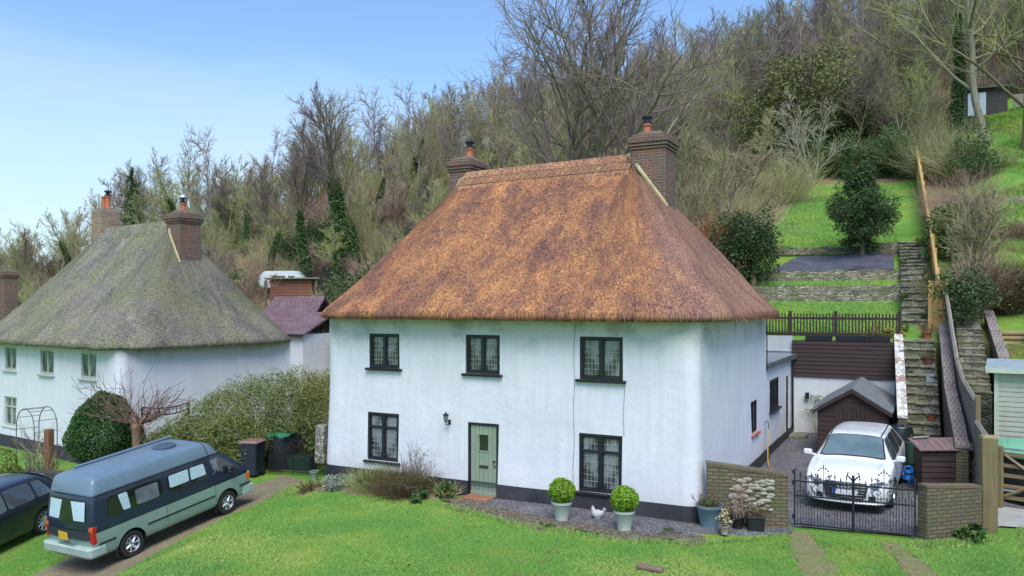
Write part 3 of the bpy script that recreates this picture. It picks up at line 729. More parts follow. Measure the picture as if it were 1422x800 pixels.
def ridgecap(roof, rf, mat, depth=.75, pattern=True):
    x0, x1 = rf.x0-.12, rf.x1+.12; mb = MB(); uv = []
    nx_ = 90; prof = [(-depth, -.0), (-depth*.97, .035), (-depth*.6, .055), (-.22, .06), (-.07, .05), (0, .045), (.07, .05), (.22, .06), (depth*.6, .055), (depth*.97, .035), (depth, 0)]
    for i in range(nx_+1):
        x = lerp(x0, x1, i/nx_)
        for k, (dy, dz) in enumerate(prof):
            sc = .06*abs(math.sin(i*.31)) if abs(dy) >= depth*.97 and pattern else 0
            y = rf.ym+dy*(1-sc); xx = min(max(x, rf.x0), rf.x1)
            mb.v.append((x, y, rf.z(xx, y)-(0.10 if dz == 0 else 0)+dz-.02)); uv.append((x, dy))
    np_ = len(prof)
    for i in range(nx_):
        for k in range(np_-1): mb.f.append((i*np_+k, i*np_+k+1, (i+1)*np_+k+1, (i+1)*np_+k)); mb.m.append(0)
    mb.f += [tuple(range(np_)), tuple(reversed([nx_*np_+k for k in range(np_)]))]; mb.m += [0, 0]; mb.uvw = uv
    rc = mb.build('ridge_cap', mat, roof, smooth=35)
    if pattern:   # hazel liggers and cross spars pegged over the ridge
        sp = MB()
        for sg in (-1, 1):
            for dd in (.26, .50):
                sp.tube([(lerp(x0, x1, i/30), rf.ym+sg*dd, rf.z(min(max(lerp(x0, x1, i/30), rf.x0), rf.x1), rf.ym+sg*dd)+.052) for i in range(31)], .011, 5)
            n_ = int((x1-x0)/.17)
            for i in range(n_):
                xa = lerp(x0, x1, i/n_); xb = xa+.17
                for (da, db) in ((.26, .50), (.50, .26)):
                    sp.tube([(xa, rf.ym+sg*da, rf.z(min(max(xa, rf.x0), rf.x1), rf.ym+sg*da)+.055), (xb, rf.ym+sg*db, rf.z(min(max(xb, rf.x0), rf.x1), rf.ym+sg*db)+.055)], .008, 4)
        sp.build('hazel_spar', MATS.get('spar') or plain('spar', (.30, .17, .10), .8, .2), roof)
    return rc
def chimney(parent, c, sx, sy, z0, z1, mat, pots=(), corbel=True, capm=None, rz=0):
    """brick stack with corbelled top; pots and cowls are its sub-parts"""
    mb = MB(); mb.box((0, 0, (z0+z1)/2), (sx, sy, z1-z0), bev=.012)
    if corbel:
        for i, (e, zz, hh) in enumerate(((.05, z1-.36, .07), (.10, z1-.28, .075), (.14, z1-.19, .08), (.09, z1-.11, .08))):
            mb.box((0, 0, zz), (sx+2*e*.7, sy+2*e*.7, hh), bev=.012)
    # flaunching
    mb.box((0, 0, z1+.045), (sx*.86, sy*.86, .10), taper=.7, mi=1)
    ch = mb.build('chimney_stack', [mat, capm or plain('mossy flaunching', (.13, .12, .09), .9, .4, 7)], parent); ch.location = (c[0], c[1], 0); ch.rotation_euler = (0, 0, rz)
    for (dx, dy, kind, ph) in pots:
        p = MB(); p.lathe([(.12, z1+.05), (.12, z1+.08), (.105, z1+.12), (.10, z1+ph-.06), (.125, z1+ph-.05), (.125, z1+ph), (.09, z1+ph), (.085, z1+ph-.2)], 18, (dx, dy, 0))
        p.build('chimney_pot', M_TERRA, ch, smooth=40)
        k = MB(); zt = z1+ph
        if kind == 'cowl':
            k.lathe([(.10, zt-.01), (.135, zt+.01), (.135, zt+.04), (.09, zt+.05), (.09, zt+.15), (.15, zt+.16), (.15, zt+.19), (.12, zt+.22), (.04, zt+.25), (.0, zt+.25)], 18, (dx, dy, 0)); k.build('cowl', M_IRON, ch, smooth=40)
        elif kind == 'lantern':
            for j in range(8): a = j*math.pi/4; k.tube([(dx+.09*math.cos(a), dy+.09*math.sin(a), zt-.01), (dx+.12*math.cos(a), dy+.12*math.sin(a), zt+.2)], .012, 5)
            k.lathe([(.14, zt+.19), (.15, zt+.21), (.15, zt+.25), (.10, zt+.31), (0, zt+.33)], 18, (dx, dy, 0), mi=1); k.lathe([(.07, zt), (.07, zt+.2)], 10, (dx, dy, 0)); k.build('cowl', [M_IRON, plain('bright steel', (.7, .7, .7), .3, .1, 4, metal=.8)], ch, smooth=40)
        elif kind == 'lid':
            k.box((dx, dy, zt+.03), (.32, .30, .03)); [k.box((dx+a*.13, dy+b_*.12, zt-.08), (.03, .03, .20)) for a in (-1, 1) for b_ in (-1, 1)]; k.build('cowl', M_IRON, ch)
    return ch

# ---- main cottage, origin at its front right corner
LM, DM, HM = 9.95, 8.0, 4.22
cot = thing('thatched_cottage', 'large white cottage under a russet orange thatched roof, with a sage green door', 'cottage')
WF = [(-8.51, -7.56, 2.96, 3.84, 2), (-5.62, -4.69, 2.93, 3.86, 2), (-2.65, -1.63, 2.92, 3.87, 2), (-8.53, -7.55, .60, 1.82, 2), (-2.65, -1.63, .42, 1.71, 2)]
DOORH = (-5.52, -4.70, .02, 1.76)
SW = (5.55, 6.45, 1.05, 1.93)
cottage_walls(cot, LM, DM, HM, [tuple(q[:4]) for q in WF]+[DOORH], [SW], 3.0)
for i, (a, b_, c, d, n_) in enumerate(WF):
    zc = (c+d)/2; bo = .10*max(0, 1-zc/HM)**2
    window(cot, ((a+b_)/2, .045-bo, c), 0, b_-a, d-c, 2, grid=(4, 6) if i < 3 else (4, 8), transom=(.70 if i >= 3 else None), fw=.06)
window(cot, (-.045+.03, (SW[0]+SW[1])/2, SW[2]), R_(90), SW[1]-SW[0], SW[3]-SW[2], 2, grid=(2, 3), sillm=plain('red tile sill', (.42, .11, .07), .7, .2), fw=.05)
# front door
dj = MB(); w_ = DOORH[1]-DOORH[0]; hd = DOORH[3]-DOORH[2]
for sx in (-1, 1): dj.box((sx*(w_/2-.025), 0, hd/2), (.05, .10, hd), bev=.005)
dj.box((0, 0, hd-.025), (w_-.104, .098, .05), bev=.005)
djo = dj.build('door_frame', M_BLACK, cot); djo.location = ((DOORH[0]+DOORH[1])/2, .02-.04, .02)
dm = MB(); dw = w_-.11
nb_ = 6
for k in range(nb_):        # vertical boards with a gap for the light
    bx0 = -dw/2+dw*k/nb_; bw = dw/nb_-.006; xc = bx0+dw/nb_/2
    if k in (2, 3): dm.box((xc, .01, .545), (bw, .045, 1.05), bev=.006); dm.box((xc, .01, 1.575), (bw, .045, .20), bev=.006)
    else: dm.box((xc, .01, .85), (bw, .045, 1.66), bev=.006)
dm.box((0, .03, .85), (dw, .01, 1.66))
for x_ in (-.145, .145): dm.box((x_, -.018, 1.27), (.03, .02, .44), bev=.004)
for z_ in (1.065, 1.475): dm.box((0, -.018, z_), (.26, .018, .03), bev=.004)
dm.box((0, -.015, .05), (dw, .03, .09), bev=.01)
dob = dm.build('door', M_DOOR, cot); dob.location = djo.location
MB().box((0, .012, 1.27), (.27, .01, .39)).build('door_light', M_DARKGL, dob)
lb = MB(); lb.box((0, -.02, .70), (.24, .015, .07), bev=.004); lb.box((0, -.03, .70), (.20, .012, .045), bev=.004); lb.build('letterbox', plain('dull brass', (.12, .11, .08), .4, .2, 9, metal=.8), dob)
kn = MB(); kn.lathe([(.0, -.08), (.025, -.075), (.028, -.055), (.012, -.04), (.022, -.02)], 14, (.30, 0, .85), axis='Y'); kn.box((.30, -.016, .72), (.04, .006, .07)); kn.build('door_handle', MATS['dull brass'], dob, smooth=True)
# wall lantern beside the door
ln = MB(); ln.box((0, .0, 0), (.07, .02, .12), bev=.005); ln.tube([(0, -.01, .0), (0, -.08, -.05), (0, -.15, -.04), (0, -.17, .02)], .010, 6)
ln.lathe([(.0, .015), (.03, .02), (.045, .04), (.02, .03)], 6, (0, -.17, 0)); ln.lathe([(.0, .29), (.008, .27), (.02, .24), (.085, .20), (.08, .19), (.0, .19)], 6, (0, -.17, 0))
for k in range(6): a = k*math.pi/3; ln.tube([(.045*math.cos(a), -.17+.045*math.sin(a), .04), (.068*math.cos(a), -.17+.068*math.sin(a), .195)], .006, 4)
lno = ln.build('wall_lantern', M_BLACK, cot); lno.location = (-6.05, -.055, 1.72)
MB().lathe([(.042, .04), (.064, .19)], 6, (0, -.17, 0)).build('lantern_glass', M_GLASS, lno)
# wires running down the wall
cb = MB()
for xx, z0_, z1_ in ((-2.78, .45, 4.15), (-1.60, 1.72, 2.90)):
    cb.tube([(xx+.012*math.sin(z*5), -.012-.10*max(0, 1-z/HM)**2-mnoise.noise((xx*.6+3, 0, z*.6))*.035, z) for z in frange(z0_, z1_, .15)], .007, 5)
cb.build('cable', plain('old wire', (.30, .31, .30), .6), cot)
# roof
rfx0 = onY(653, 4)[0]; rfx1 = onY(876, 4)[0]
RF = Roof(LM, DM, rfx0, rfx1, 4.42, 8.52, 8.62, .52, 2)
ro = RF.build(cot, M_THATCH); ridgecap(ro, RF, M_RIDGE, .62)
fl = MB()
def flash(rf, xa, xb, ya, yb, y_mid, r_=.065, n=16):
    P_ = []
    for i in range(n+1):
        a = i/n; x = lerp(xa, xb, a**1.25); y = lerp(ya, yb, min(1, a*2.2)); P_.append((x, y, rf.z(x, y)+.055))
    return P_
fl.tube(flash(RF, rfx1-.02, rfx1+1.16, 3.95, 3.50, 0), [.055]*15+[.05, .03], 8)
fl.build('flashing', M_FLASH, ro, smooth=True)
fl = MB(); fl.tube([(rfx0-.05-1.1*i/9, 3.75, RF.z(rfx0-.05-1.1*i/9, 3.75)+.05) for i in range(10)], .055, 8); fl.build('flashing', M_FLASH, ro, smooth=True)
chimney(cot, (rfx1+.62, 4.05), .92, .98, 5.8, 9.05, M_BRICKRED, [(-.18, 0, 'cowl', .36)])
chimney(cot, (rfx0-.42, 4.55), .72, .95, 5.8, 8.98, M_BRICKRED, [(.14, -.1, 'cowl', .36), (-.22, .1, 'lid', .10)])
# flat roofed extension behind, flush with the side wall
lt = MB(); Y0, Y1, XE = 8.02, 13.42, -.02
def Pe(u, z, i): return (XE-i+mnoise.noise((u, z, 3))*.02, u, z)
wallpanel(lt, Pe, frange(Y0, Y1, .4), [.26, .6, 1.2, 1.8, 2.4, 2.66], [(8.75, 10.35, 1.30, 2.25), (11.75, 12.75, .26, 2.2)], .12)
lt.add([(XE, Y1, -.1), (-3.5, Y1, -.1), (-3.5, Y1, 2.66), (XE, Y1, 2.66)], [(0, 1, 2, 3)])
ex = lt.build('extension_wall', M_LIME, cot, smooth=40)
MB().box((XE-1.73, 10.72, .13), (3.53, 5.42, .27)).build('extension_plinth', M_PLINTH, cot)
fr_ = MB(); fr_.box((-1.7, 10.78, 2.76), (3.6, 5.55, .10), bev=.01); fr_.box((.11, 10.78, 2.75), (.03, 5.6, .17), mi=1)
fr_.build('flat_roof', [plain('grey roofing felt', (.20, .23, .24), .8, .2, 3), plain('grey fascia', (.10, .115, .12), .6)], cot)
window(cot, (XE-.03, 9.55, 1.30), R_(90), 1.6, .95, 3, grid=(2, 3), fw=.055, lead=M_BLACK, glass=M_DARKGL)
sdf = MB(); [sdf.box((0, a, 1.22), (.08, .07, 1.94)) for a in (-.46, .46)]; sdf.box((0, 0, 2.16), (.08, .85, .07)); sdfo = sdf.build('side_door', plain('white paint', (.72, .74, .75), .5), cot); sdfo.location = (XE-.03, 12.25, 0)
MB().box((-.01, 0, 1.2), (.03, .84, 1.86)).build('door_glass', M_DARKGL, sdfo)
dpz = MB(); dpz.tube([(.04, 12.95, 2.7), (.05, 12.95, .2)], .04, 8); dpz.build('drainpipe', M_BLACK, cot, smooth=True); dpz = MB(); dpz.tube([(.06, 7.9, 2.6), (.03, 8.0, 2.9), (.03, 8.0, 4.0)], .018, 6); dpz.build('drainpipe', M_BLACK, cot, smooth=True)

# ---- neighbouring cottage to the left
O2 = pd(165, 26.5); RZ2 = R_(-7.8); Z2 = -.85
cot2 = thing('thatched_cottage', 'white cottage under a grey mossy thatched roof, left of the orange thatched one', 'cottage', (O2[0], O2[1], Z2), RZ2)
H2 = 4.0; L2, D2 = 10.4, 7.05
def loc2(px):      # distance along its front wall for a photo column
    k = (px-CX)/FPX; ca, sa = math.cos(RZ2), math.sin(RZ2); dx, dy = FW[0]+k*RT[0], FW[1]+k*RT[1]
    # ray in local frame
    lx = ca*dx+sa*dy; ly = -sa*dx+ca*dy; ox = CAM[0]-O2[0]; oy = CAM[1]-O2[1]; px_ = ca*ox+sa*oy; py_ = -sa*ox+ca*oy
    d = -py_/ly; return px_+d*lx, d
W2 = []
for (xa, xb, ya, yb) in ((112, 134, 489, 526), (56, 75, 485, 520), (7, 23, 481, 514), (7, 24, 551, 592)):
    a, da = loc2(xa); b_, db = loc2(xb); dm_ = (da+db)/2; W2.append((a, b_, zat(yb, dm_)-Z2, zat(ya, dm_)-Z2))
cottage_walls(cot2, L2, D2, H2, W2, [], 8.0, plh=.42)
for i, (a, b_, c, d) in enumerate(W2): window(cot2, ((a+b_)/2, .04, c), 0, b_-a, d-c, 2, matf=M_GREENWIN, grid=(3, 6), glass=M_GLASS, fw=.05, lead=M_LEADDK, sillm=plain('stone sill', (.45, .45, .42), .8), transom=.66 if i == 3 else None)
RF2 = Roof(L2, D2, -7.35, -2.45, H2+.12, 7.75-Z2, 7.80-Z2, .45, 9)
ro2 = RF2.build(cot2, M_OLDTH); ridgecap(ro2, RF2, M_OLDTH, .5, pattern=False)
f2 = MB(); f2.tube(flash(RF2, -2.50, -1.42, D2/2-.1, D2/2-.42, 0), [.045]*16+[.03], 8); f2.build('flashing', M_FLASH, ro2, smooth=True)
chimney(cot2, (-1.95, 3.6), .85, .9, 5.0, zat(297, 30.6)-Z2, M_BRICKRED, [(-.05, 0, 'lantern', .40)])
chimney(cot2, (-7.75, 3.7), .75, .85, 5.0, zat(292, 33.7)-Z2, M_BRICKBUF, [(-.16, 0, 'none', .62), (.15, 0, 'cowl', .62)], corbel=False)

# ---- third cottage, only its roof edge and chimney show
O3 = pd(-50, 43)
cot3 = thing('thatched_cottage', 'cottage at the far left edge, only its green roof end and brick chimney showing', 'cottage', (O3[0], O3[1], -1.4), R_(-10))
cottage_walls(cot3, 8, 6, 3.6, [], [], 5.0, plh=.4)
RF3 = Roof(8, 6, -5.6, -2.2, 3.7, 6.6, 6.6, .4, 4); RF3.build(cot3, m_thatch('green moss thatch', [(.3, (.05, .05, .03)), (.6, (.10, .10, .05)), (.8, (.14, .14, .07))], (.03, .03, .02), green=(.13, .19, .03), gamt=.8))
chimney(cot3, (-.1, 2.2), .6, .7, 2.5, zat(376, 44)+1.4, M_BRICKRED, [], corbel=True)

# ---- tiled outbuilding between the two thatched cottages
M_TILE = m_brick('plum clay tiles', (.25, .13, .135), (.17, .11, .13), (.07, .05, .06), w=.20, h=.13, moss=(.34, .26, .30), mossamt=.35, ms=.02)
xo0, d0_ = onY(368, 18.2); xo1, d1_ = onY(452, 18.2)
ob = thing('outbuilding', 'small white outbuilding with plum clay tile roof, wedged between the two thatched cottages', 'outbuilding', ((xo0+xo1)/2, 16.4, gz((xo0+xo1)/2, 16)))
gb = ob.location.z; wd = xo1-xo0; zr_ = zat(409, 37.0)-gb; ze_ = zat(474, 35.2)-gb
wl = MB(); wl.box((0, 1.8, ze_/2-.3), (wd-.3, 3.3, ze_+.6)); wl.box((wd/2+.65, .5, ze_/2-.25), (1.7, 4.4, ze_+.65))
wl.build('wall', m_wall('old limewash', (.70, .73, .76)), ob)
def slab(mb, a, b_, c, d, th=.09, mi=0):
    a, b_, c, d = map(Vector, (a, b_, c, d)); n_ = (b_-a).cross(d-a).normalized()*th
    mb.add([a, b_, c, d, a-n_, b_-n_, c-n_, d-n_], [(0, 1, 2, 3), (7, 6, 5, 4), (0, 4, 5, 1), (1, 5, 6, 2), (2, 6, 7, 3), (3, 7, 4, 0)], mi)
rt = MB(); hw = wd/2
slab(rt, (-hw-.1, -.15, ze_-.05), (hw, -.15, ze_-.05), (hw, 1.8, zr_), (-hw+.9, 1.8, zr_)); slab(rt, (hw, 3.6, ze_), (-hw-.1, 3.6, ze_), (-hw+.9, 1.8, zr_), (hw, 1.8, zr_))
slab(rt, (-hw-.1, 3.6, ze_), (-hw-.1, -.15, ze_-.05), (-hw+.9, 1.8, zr_), (-hw+.9, 1.8, zr_))
slab(rt, (hw-.3, -1.9, ze_+.1), (hw+1.7, -1.9, ze_+.1), (hw+1.7, .6, ze_+1.2), (hw-.3, .6, ze_+1.2)); slab(rt, (hw+1.7, 2.9, ze_+.3), (hw-.3, 2.9, ze_+.3), (hw-.3, .6, ze_+1.2), (hw+1.7, .6, ze_+1.2))
rt.build('tiled_roof', M_TILE, ob)
gt = MB(); gt.tube([(-hw-.1, -.2, ze_-.12), (hw-.3, -.2, ze_-.12)], .05, 8); gt.tube([(hw-.35, -.2, ze_-.12), (hw-.35, -.08, ze_-.5), (hw-.35, -.08, 0)], .035, 8); gt.tube([(hw-.3, -1.95, ze_+.03), (hw+1.7, -1.95, ze_+.03)], .05, 8)
gt.build('gutter', M_IRON, ob, smooth=True)

# ---- timber shed on the slope behind, and a white caravan above it
def hitY(px, py):
    return hit(px, py)
sp_ = pd(404, 55); zs_ = gz(*sp_)
ts = thing('timber_shed', 'red brown boarded shed with flat felt roof on the slope behind the outbuilding', 'shed', (sp_[0], sp_[1], zs_), R_(20))
zt_ = zat(389, 55)-zs_
mb = MB(); nb2 = int(zt_/.2)
for k in range(nb2): mb.box((0, .9, .1+k*zt_/nb2), (3.0, 1.8, zt_/nb2-.012), mi=0)
mb.build('wall', m_wood('red cedar boards', (.25, .10, .06), (.12, .05, .035), 'X'), ts)
mb = MB(); mb.box((.15, .85, zt_+.05), (3.9, 2.3, .10), rx=R_(-3), bev=.01); mb.build('flat_roof', plain('moss stained felt', (.16, .17, .10), .9, .4, 3), ts)
mb = MB(); [mb.box((x_, -.1, zt_/2), (.12, .12, zt_)) for x_ in (-1.75, 1.85)]; mb.build('post', m_wood('grey post wood', (.22, .18, .12), (.12, .10, .07)), ts)
cp = pd(396, 60); zc_ = gz(*cp)
cv = thing('caravan', 'white caravan roof showing above the red brown timber shed', 'caravan', (cp[0], cp[1], zc_), R_(15))
zt2 = zat(377, 60)-zc_
mb = MB(); prof = [(-1.5, .5), (-1.75, 1.2), (-1.5, zt2-.25), (-1.1, zt2), (1.1, zt2), (1.5, zt2-.3), (1.75, 1.2), (1.5, .5)]
mb.prism(prof, -.95, .95); mb.build('body', plain('white caravan skin', (.66, .70, .70), .4, .08, 2), cv)
mb = MB(); mb.box((0, -.96, zt2*.68), (1.0, .02, zt2*.22), bev=.005); mb.box((1.0, -.96, zt2*.68), (.5, .02, zt2*.2), bev=.005); mb.build('window', M_DARKGL, cv)
[MB().lathe([(0, -.1), (.28, -.1), (.3, -.05), (.3, .1), (0, .1)], 18, (0, s_*.85, .3), axis='Y').build('wheel', M_IRON, cv) for s_ in (-1, 1)]
# ------------------------------------------------------------------ walls, steps, fences on the right
WB_DARK = m_wood('dark stained boards', (.050, .028, .024), (.022, .013, .012), 'X')
WB_DARKV = m_wood('dark stained posts', (.050, .030, .025), (.022, .013, .012), 'Z')
W_NEW = m_wood('new yellow timber', (.66, .42, .15), (.48, .27, .09), 'Z')
W_GREY = m_wood('silvered timber', (.30, .26, .21), (.17, .145, .12), 'Z')
W_GREYY = m_wood('silvered rail', (.33, .29, .24), (.19, .165, .14), 'Y')
W_OLD = m_wood('green aged oak', (.22, .17, .08), (.11, .09, .045), 'Z')
M_DRY = m_stone('dry stone', [(0, (.15, .14, .10)), (.35, (.27, .23, .16)), (.7, (.36, .32, .23)), (1, (.48, .44, .35))], 4.6, 2.6, mossamt=.45)
M_STEP = m_stone('mossy step stone', [(0, (.13, .12, .10)), (.5, (.22, .20, .16)), (1, (.34, .32, .26))], 4, 1.5, moss=(.12, .15, .045), mossamt=.5, edge=.03)
M_FELT = plain('shed felt', (.16, .17, .175), .85, .2, 3)
def wall_run(name, label, cat, pts, thick, mat, cap=None, group=None, jit=.0, seg=.35, capn='coping', capt=.08, capw=.03, zb=-.3):
    """free standing wall along points (x, y, ztop); foot follows the ground"""
    o0 = pts[0]; t = thing(name, label, cat, (o0[0], o0[1], gz(o0[0], o0[1])), 0, group); bz = t.location.z
    P = []
    for (a, b_) in zip(pts[:-1], pts[1:]):
        n = max(1, int(math.dist(a[:2], b_[:2])/seg))
        for i in range(n): P.append(tuple(lerp(a[k], b_[k], i/n) for k in range(3)))
    P.append(pts[-1]); mb = MB(); cp_ = MB()
    for q, (off_, z0, z1) in ((mb, (0, None, 0)), (cp_, (capw, -.002, capt))):
        rows = []
        for i, p in enumerate(P):
            a = P[max(0, i-1)]; c = P[min(len(P)-1, i+1)]; d_ = Vector((c[0]-a[0], c[1]-a[1])).normalized(); n_ = Vector((-d_.y, d_.x))*(thick/2+off_)
            j = jit*mnoise.noise((p[0]*1.7, p[1]*1.7, 3)) if jit else 0
            zt = p[2]+j; zlo = (min(gz(p[0], p[1]), zt)+zb-bz) if z0 is None else zt-bz+z0; zhi = zt-bz+z1
            e = off_ if i == len(P)-1 else (-off_ if i == 0 else 0)
            x, y = p[0]-o0[0]+d_.x*e, p[1]-o0[1]+d_.y*e
            jj = jit*.5*mnoise.noise((p[0]*3, p[1]*3, 8)) if jit else 0
            rows.append([(x-n_.x, y-n_.y+jj, zlo), (x-n_.x*.97, y-n_.y+jj, zhi), (x+n_.x*.97, y+n_.y+jj, zhi), (x+n_.x, y+n_.y+jj, zlo)])
        vs = [v_ for r_ in rows for v_ in r_]; m_ = len(rows)
        fs = [(i*4+k, (i+1)*4+k, (i+1)*4+(k+1) % 4, i*4+(k+1) % 4) for i in range(m_-1) for k in range(4)]
        fs += [(0, 1, 2, 3), tuple(reversed([(m_-1)*4+k for k in range(4)]))]; q.add(vs, [tuple(reversed(f)) for f in fs])
    mb.build('wall_body', mat, t)
    if cap: cp_.build(capn, cap, t)
    return t
M_COPE = m_brick('mossy brick on edge coping', (.17, .10, .06), (.11, .085, .05), (.15, .14, .10), w=.075, h=.24, moss=(.13, .14, .04), mossamt=.7)
M_COPEP = m_brick('lichened purple coping', (.19, .135, .13), (.13, .10, .10), (.30, .27, .24), w=.11, h=.24, moss=(.34, .32, .27), mossamt=.35)
gw = wall_run('garden_wall', 'mossy brick garden wall with a patch of flints, left of the driveway gate', 'wall', [(.17, .12, 1.24), (1.72, .60, 1.05)], .23, M_BRICKMOSS, M_COPE, capt=.06, capw=.012)
# flint patch set into its face
fl = MB(); r5 = random.Random(5); ux, uy = (1.55/1.6226, .48/1.6226)
for k in range(74):
    a = r5.uniform(.50, 1.32); z = r5.uniform(.30, .98)
    if abs((a-.9)/.5)**3+abs((z-.66)/.40)**3 > 1: continue
    s_ = r5.uniform(.03, .085); cx_, cy_ = a*ux+uy*.125, a*uy-ux*.125
    prof = [(0, -1), (.6, -.75), (1, -.1), (.85, .5), (.4, .85), (0, .95)]
    o = len(fl.v); fl.lathe([(p*s_, q*s_*.62) for p, q in prof], 7, (0, 0, 0), wob=.2)
    for i in range(o, len(fl.v)):
        v = fl.v[i]; fl.v[i] = (cx_+v[0]*1.15*ux+uy*v[1]*.5, cy_+v[0]*uy-ux*v[1]*.45, z+v[2]*1.05)
fl.build('flint_patch', plain('knapped flint', (.33, .31, .24), .7, .45, 9), gw, smooth=True)
wall_run('garden_wall', 'mossy brick wall right of the driveway gate, below the small dark log store', 'wall', [(4.2, .84, 1.04), (5.16, 1.75, .95)], .23, M_BRICKMOSS, M_COPE, capt=.05, capw=.01)

# driveway gate: two wrought iron leaves, shut
GA, GB = Vector((1.86, .62)), Vector((4.07, .80)); gd = (GB-GA); glen = gd.length; gang = math.atan2(gd.y, gd.x)
gate = thing('driveway_gate', 'black wrought iron double driveway gate with scrolls, in front of the white estate car', 'gate', (GA.x, GA.y, gz(GA.x, GA.y)), gang)
zt0, zt1 = 1.04, 1.04
def spiral(cx_, cz, r0, turns, s_=1, a0=0, n=22):
    return [(cx_+s_*(r0*(1-.85*i/n))*math.cos(a0+turns*2*math.pi*i/n), 0, cz+(r0*(1-.85*i/n))*math.sin(a0+turns*2*math.pi*i/n)) for i in range(n+1)]
for side in (0, 1):
    lf = MB(); x0 = 0 if side == 0 else glen/2+.012; x1 = glen/2-.012 if side == 0 else glen
    for x in (x0, x1): lf.box((x, 0, .62), (.03, .03, 1.12), bev=.004)
    for z in (.10, .68, .98): lf.box(((x0+x1)/2, 0, z), (x1-x0, .012, .03))
    n_ = 10
    for i in range(1, n_):
        x = x0+(x1-x0)*i/n_; cen = i == 5; top = 1.34 if cen else (1.16 if 2 < i < 8 or i in (1, 9) else 1.10)
        lf.tube([(x, 0, .10), (x, 0, top-.06)], .007, 6); lf.tube([(x, 0, top-.07), (x, 0, top-.03), (x, 0, top+.03)], [.016, .014, .002], 6)
    for i in range(n_):
        x = x0+(x1-x0)*(i+.5)/n_; lf.tube([(x, 0, .10), (x, 0, .74)], .0055, 6); lf.tube([(x, 0, .74), (x, 0, .765), (x, 0, .82)], [.012, .013, .002], 6)
    lf.build('gate_leaf', M_IRON, gate)
    sc = MB(); xm = (x0+x1)/2
    for s_ in (-1, 1):
        sc.tube(spiral(xm+s_*.115, .86, .105, 1.25, s_, -math.pi/2), .0075, 6); sc.tube(spiral(xm+s_*.10, 1.10, .06, 1.2, s_, math.pi), .007, 6)
        sc.tube([(xm, 0, .78), (xm+s_*.06, 0, .73), (xm+s_*.19, 0, .77), (xm+s_*.25, 0, .90)], .0075, 6)
        for (dx, dz) in ((.09, 1.23), (.15, 1.14), (.17, 1.04), (.05, 1.27)): sc.lathe([(0, -.02), (.017, -.01), (.017, .01), (0, .02)], 8, (xm+s_*dx, 0, dz))
    sc.build('scrollwork', M_IRON, gate, smooth=True)
hs = MB(); xm = glen/2
for s_ in (-1, 1): hs.tube([(xm+s_*.01, 0, .98), (xm+s_*.012, 0, 1.06), (xm+s_*.05, 0, 1.12), (xm+s_*.11, 0, 1.17), (xm+s_*.10, 0, 1.23), (xm+s_*.05, 0, 1.22)], [.014, .014, .016, .014, .011, .006], 8)
hs.box((xm, -.02, .5), (.03, .02, .85)); hs.build('ramshorn_latch', M_IRON, gate, smooth=True)
hg = MB()
for x in (-.03, glen+.03):
    for z in (.25, .95): hg.tube([(x, 0, z-.05), (x, 0, z+.05)], .018, 8)
    hg.tube([(x, 0, 1.12), (x, 0, 1.19), (x+(.09 if x < 0 else -.09), -.02, 1.25)], [.012, .02, .004], 6)
hg.build('hinge', M_IRON, gate, smooth=True)

# big square post and boundary fence
pp = thing('gate_post', 'thick square weathered timber post at the end of the right brick wall', 'post', (5.37, 2.02, 0), R_(12))
MB().box((0, 0, .93), (.29, .25, 1.98), bev=.02).build('post_body', W_OLD, pp); 
mb = MB(); mb.box((0, 0, 1.935), (.27, .235, .04), taper=.9); mb.build('post_top', plain('end grain', (.30, .25, .12), .9, .3, 14), pp)
def bx(Y): return 5.42-.05*(Y-3)
bf = thing('board_fence', 'weathered grey boarded boundary fence sloping down beside the brick coping to the big post', 'fence', (bx(8), 8, 0))
def ftop(Y): return interp(Y, [2.3, 5.2, 5.22, 8.5, 10.5, 14.6], [1.72, 1.80, 2.28, 2.50, 2.95, 4.95])
mb = MB(); y = 2.35
while y < 14.6:
    zt = ftop(y+.06); zb_ = interp(y, [2, 9.5, 14, 15], [0, .6, 3.1, 3.3]); mb.box((bx(y)-bf.location.x, y-8, (zt+zb_)/2), (.022, .118, zt-zb_), bev=.003); y += .125
mb.build('boards', W_GREY, bf)
mb = MB()
for ya, yb in ((2.35, 5.15), (5.25, 8.5), (8.5, 10.5), (10.5, 14.6)):
    za, zb_ = ftop(ya), ftop(yb-.01)
    mb.tube([(bx(ya)-bf.location.x, ya-8, za+.02), (bx(yb)-bf.location.x, yb-8, zb_+.02)], .055, 4)
    mb.tube([(bx(ya)-bf.location.x+.05, ya-8, za-.3), (bx(yb)-bf.location.x+.05, yb-8, zb_-.3)], .035, 4)
mb.build('capping_rail', W_GREYY, bf)
for ya, h_ in ((5.2, 2.42), (10.4, 3.0), (14.55, 4.9)): MB().box((bx(ya)-bf.location.x+.03, ya-8, h_/2+.02), (.11, .11, h_), bev=.01).build('post', W_OLD, bf)
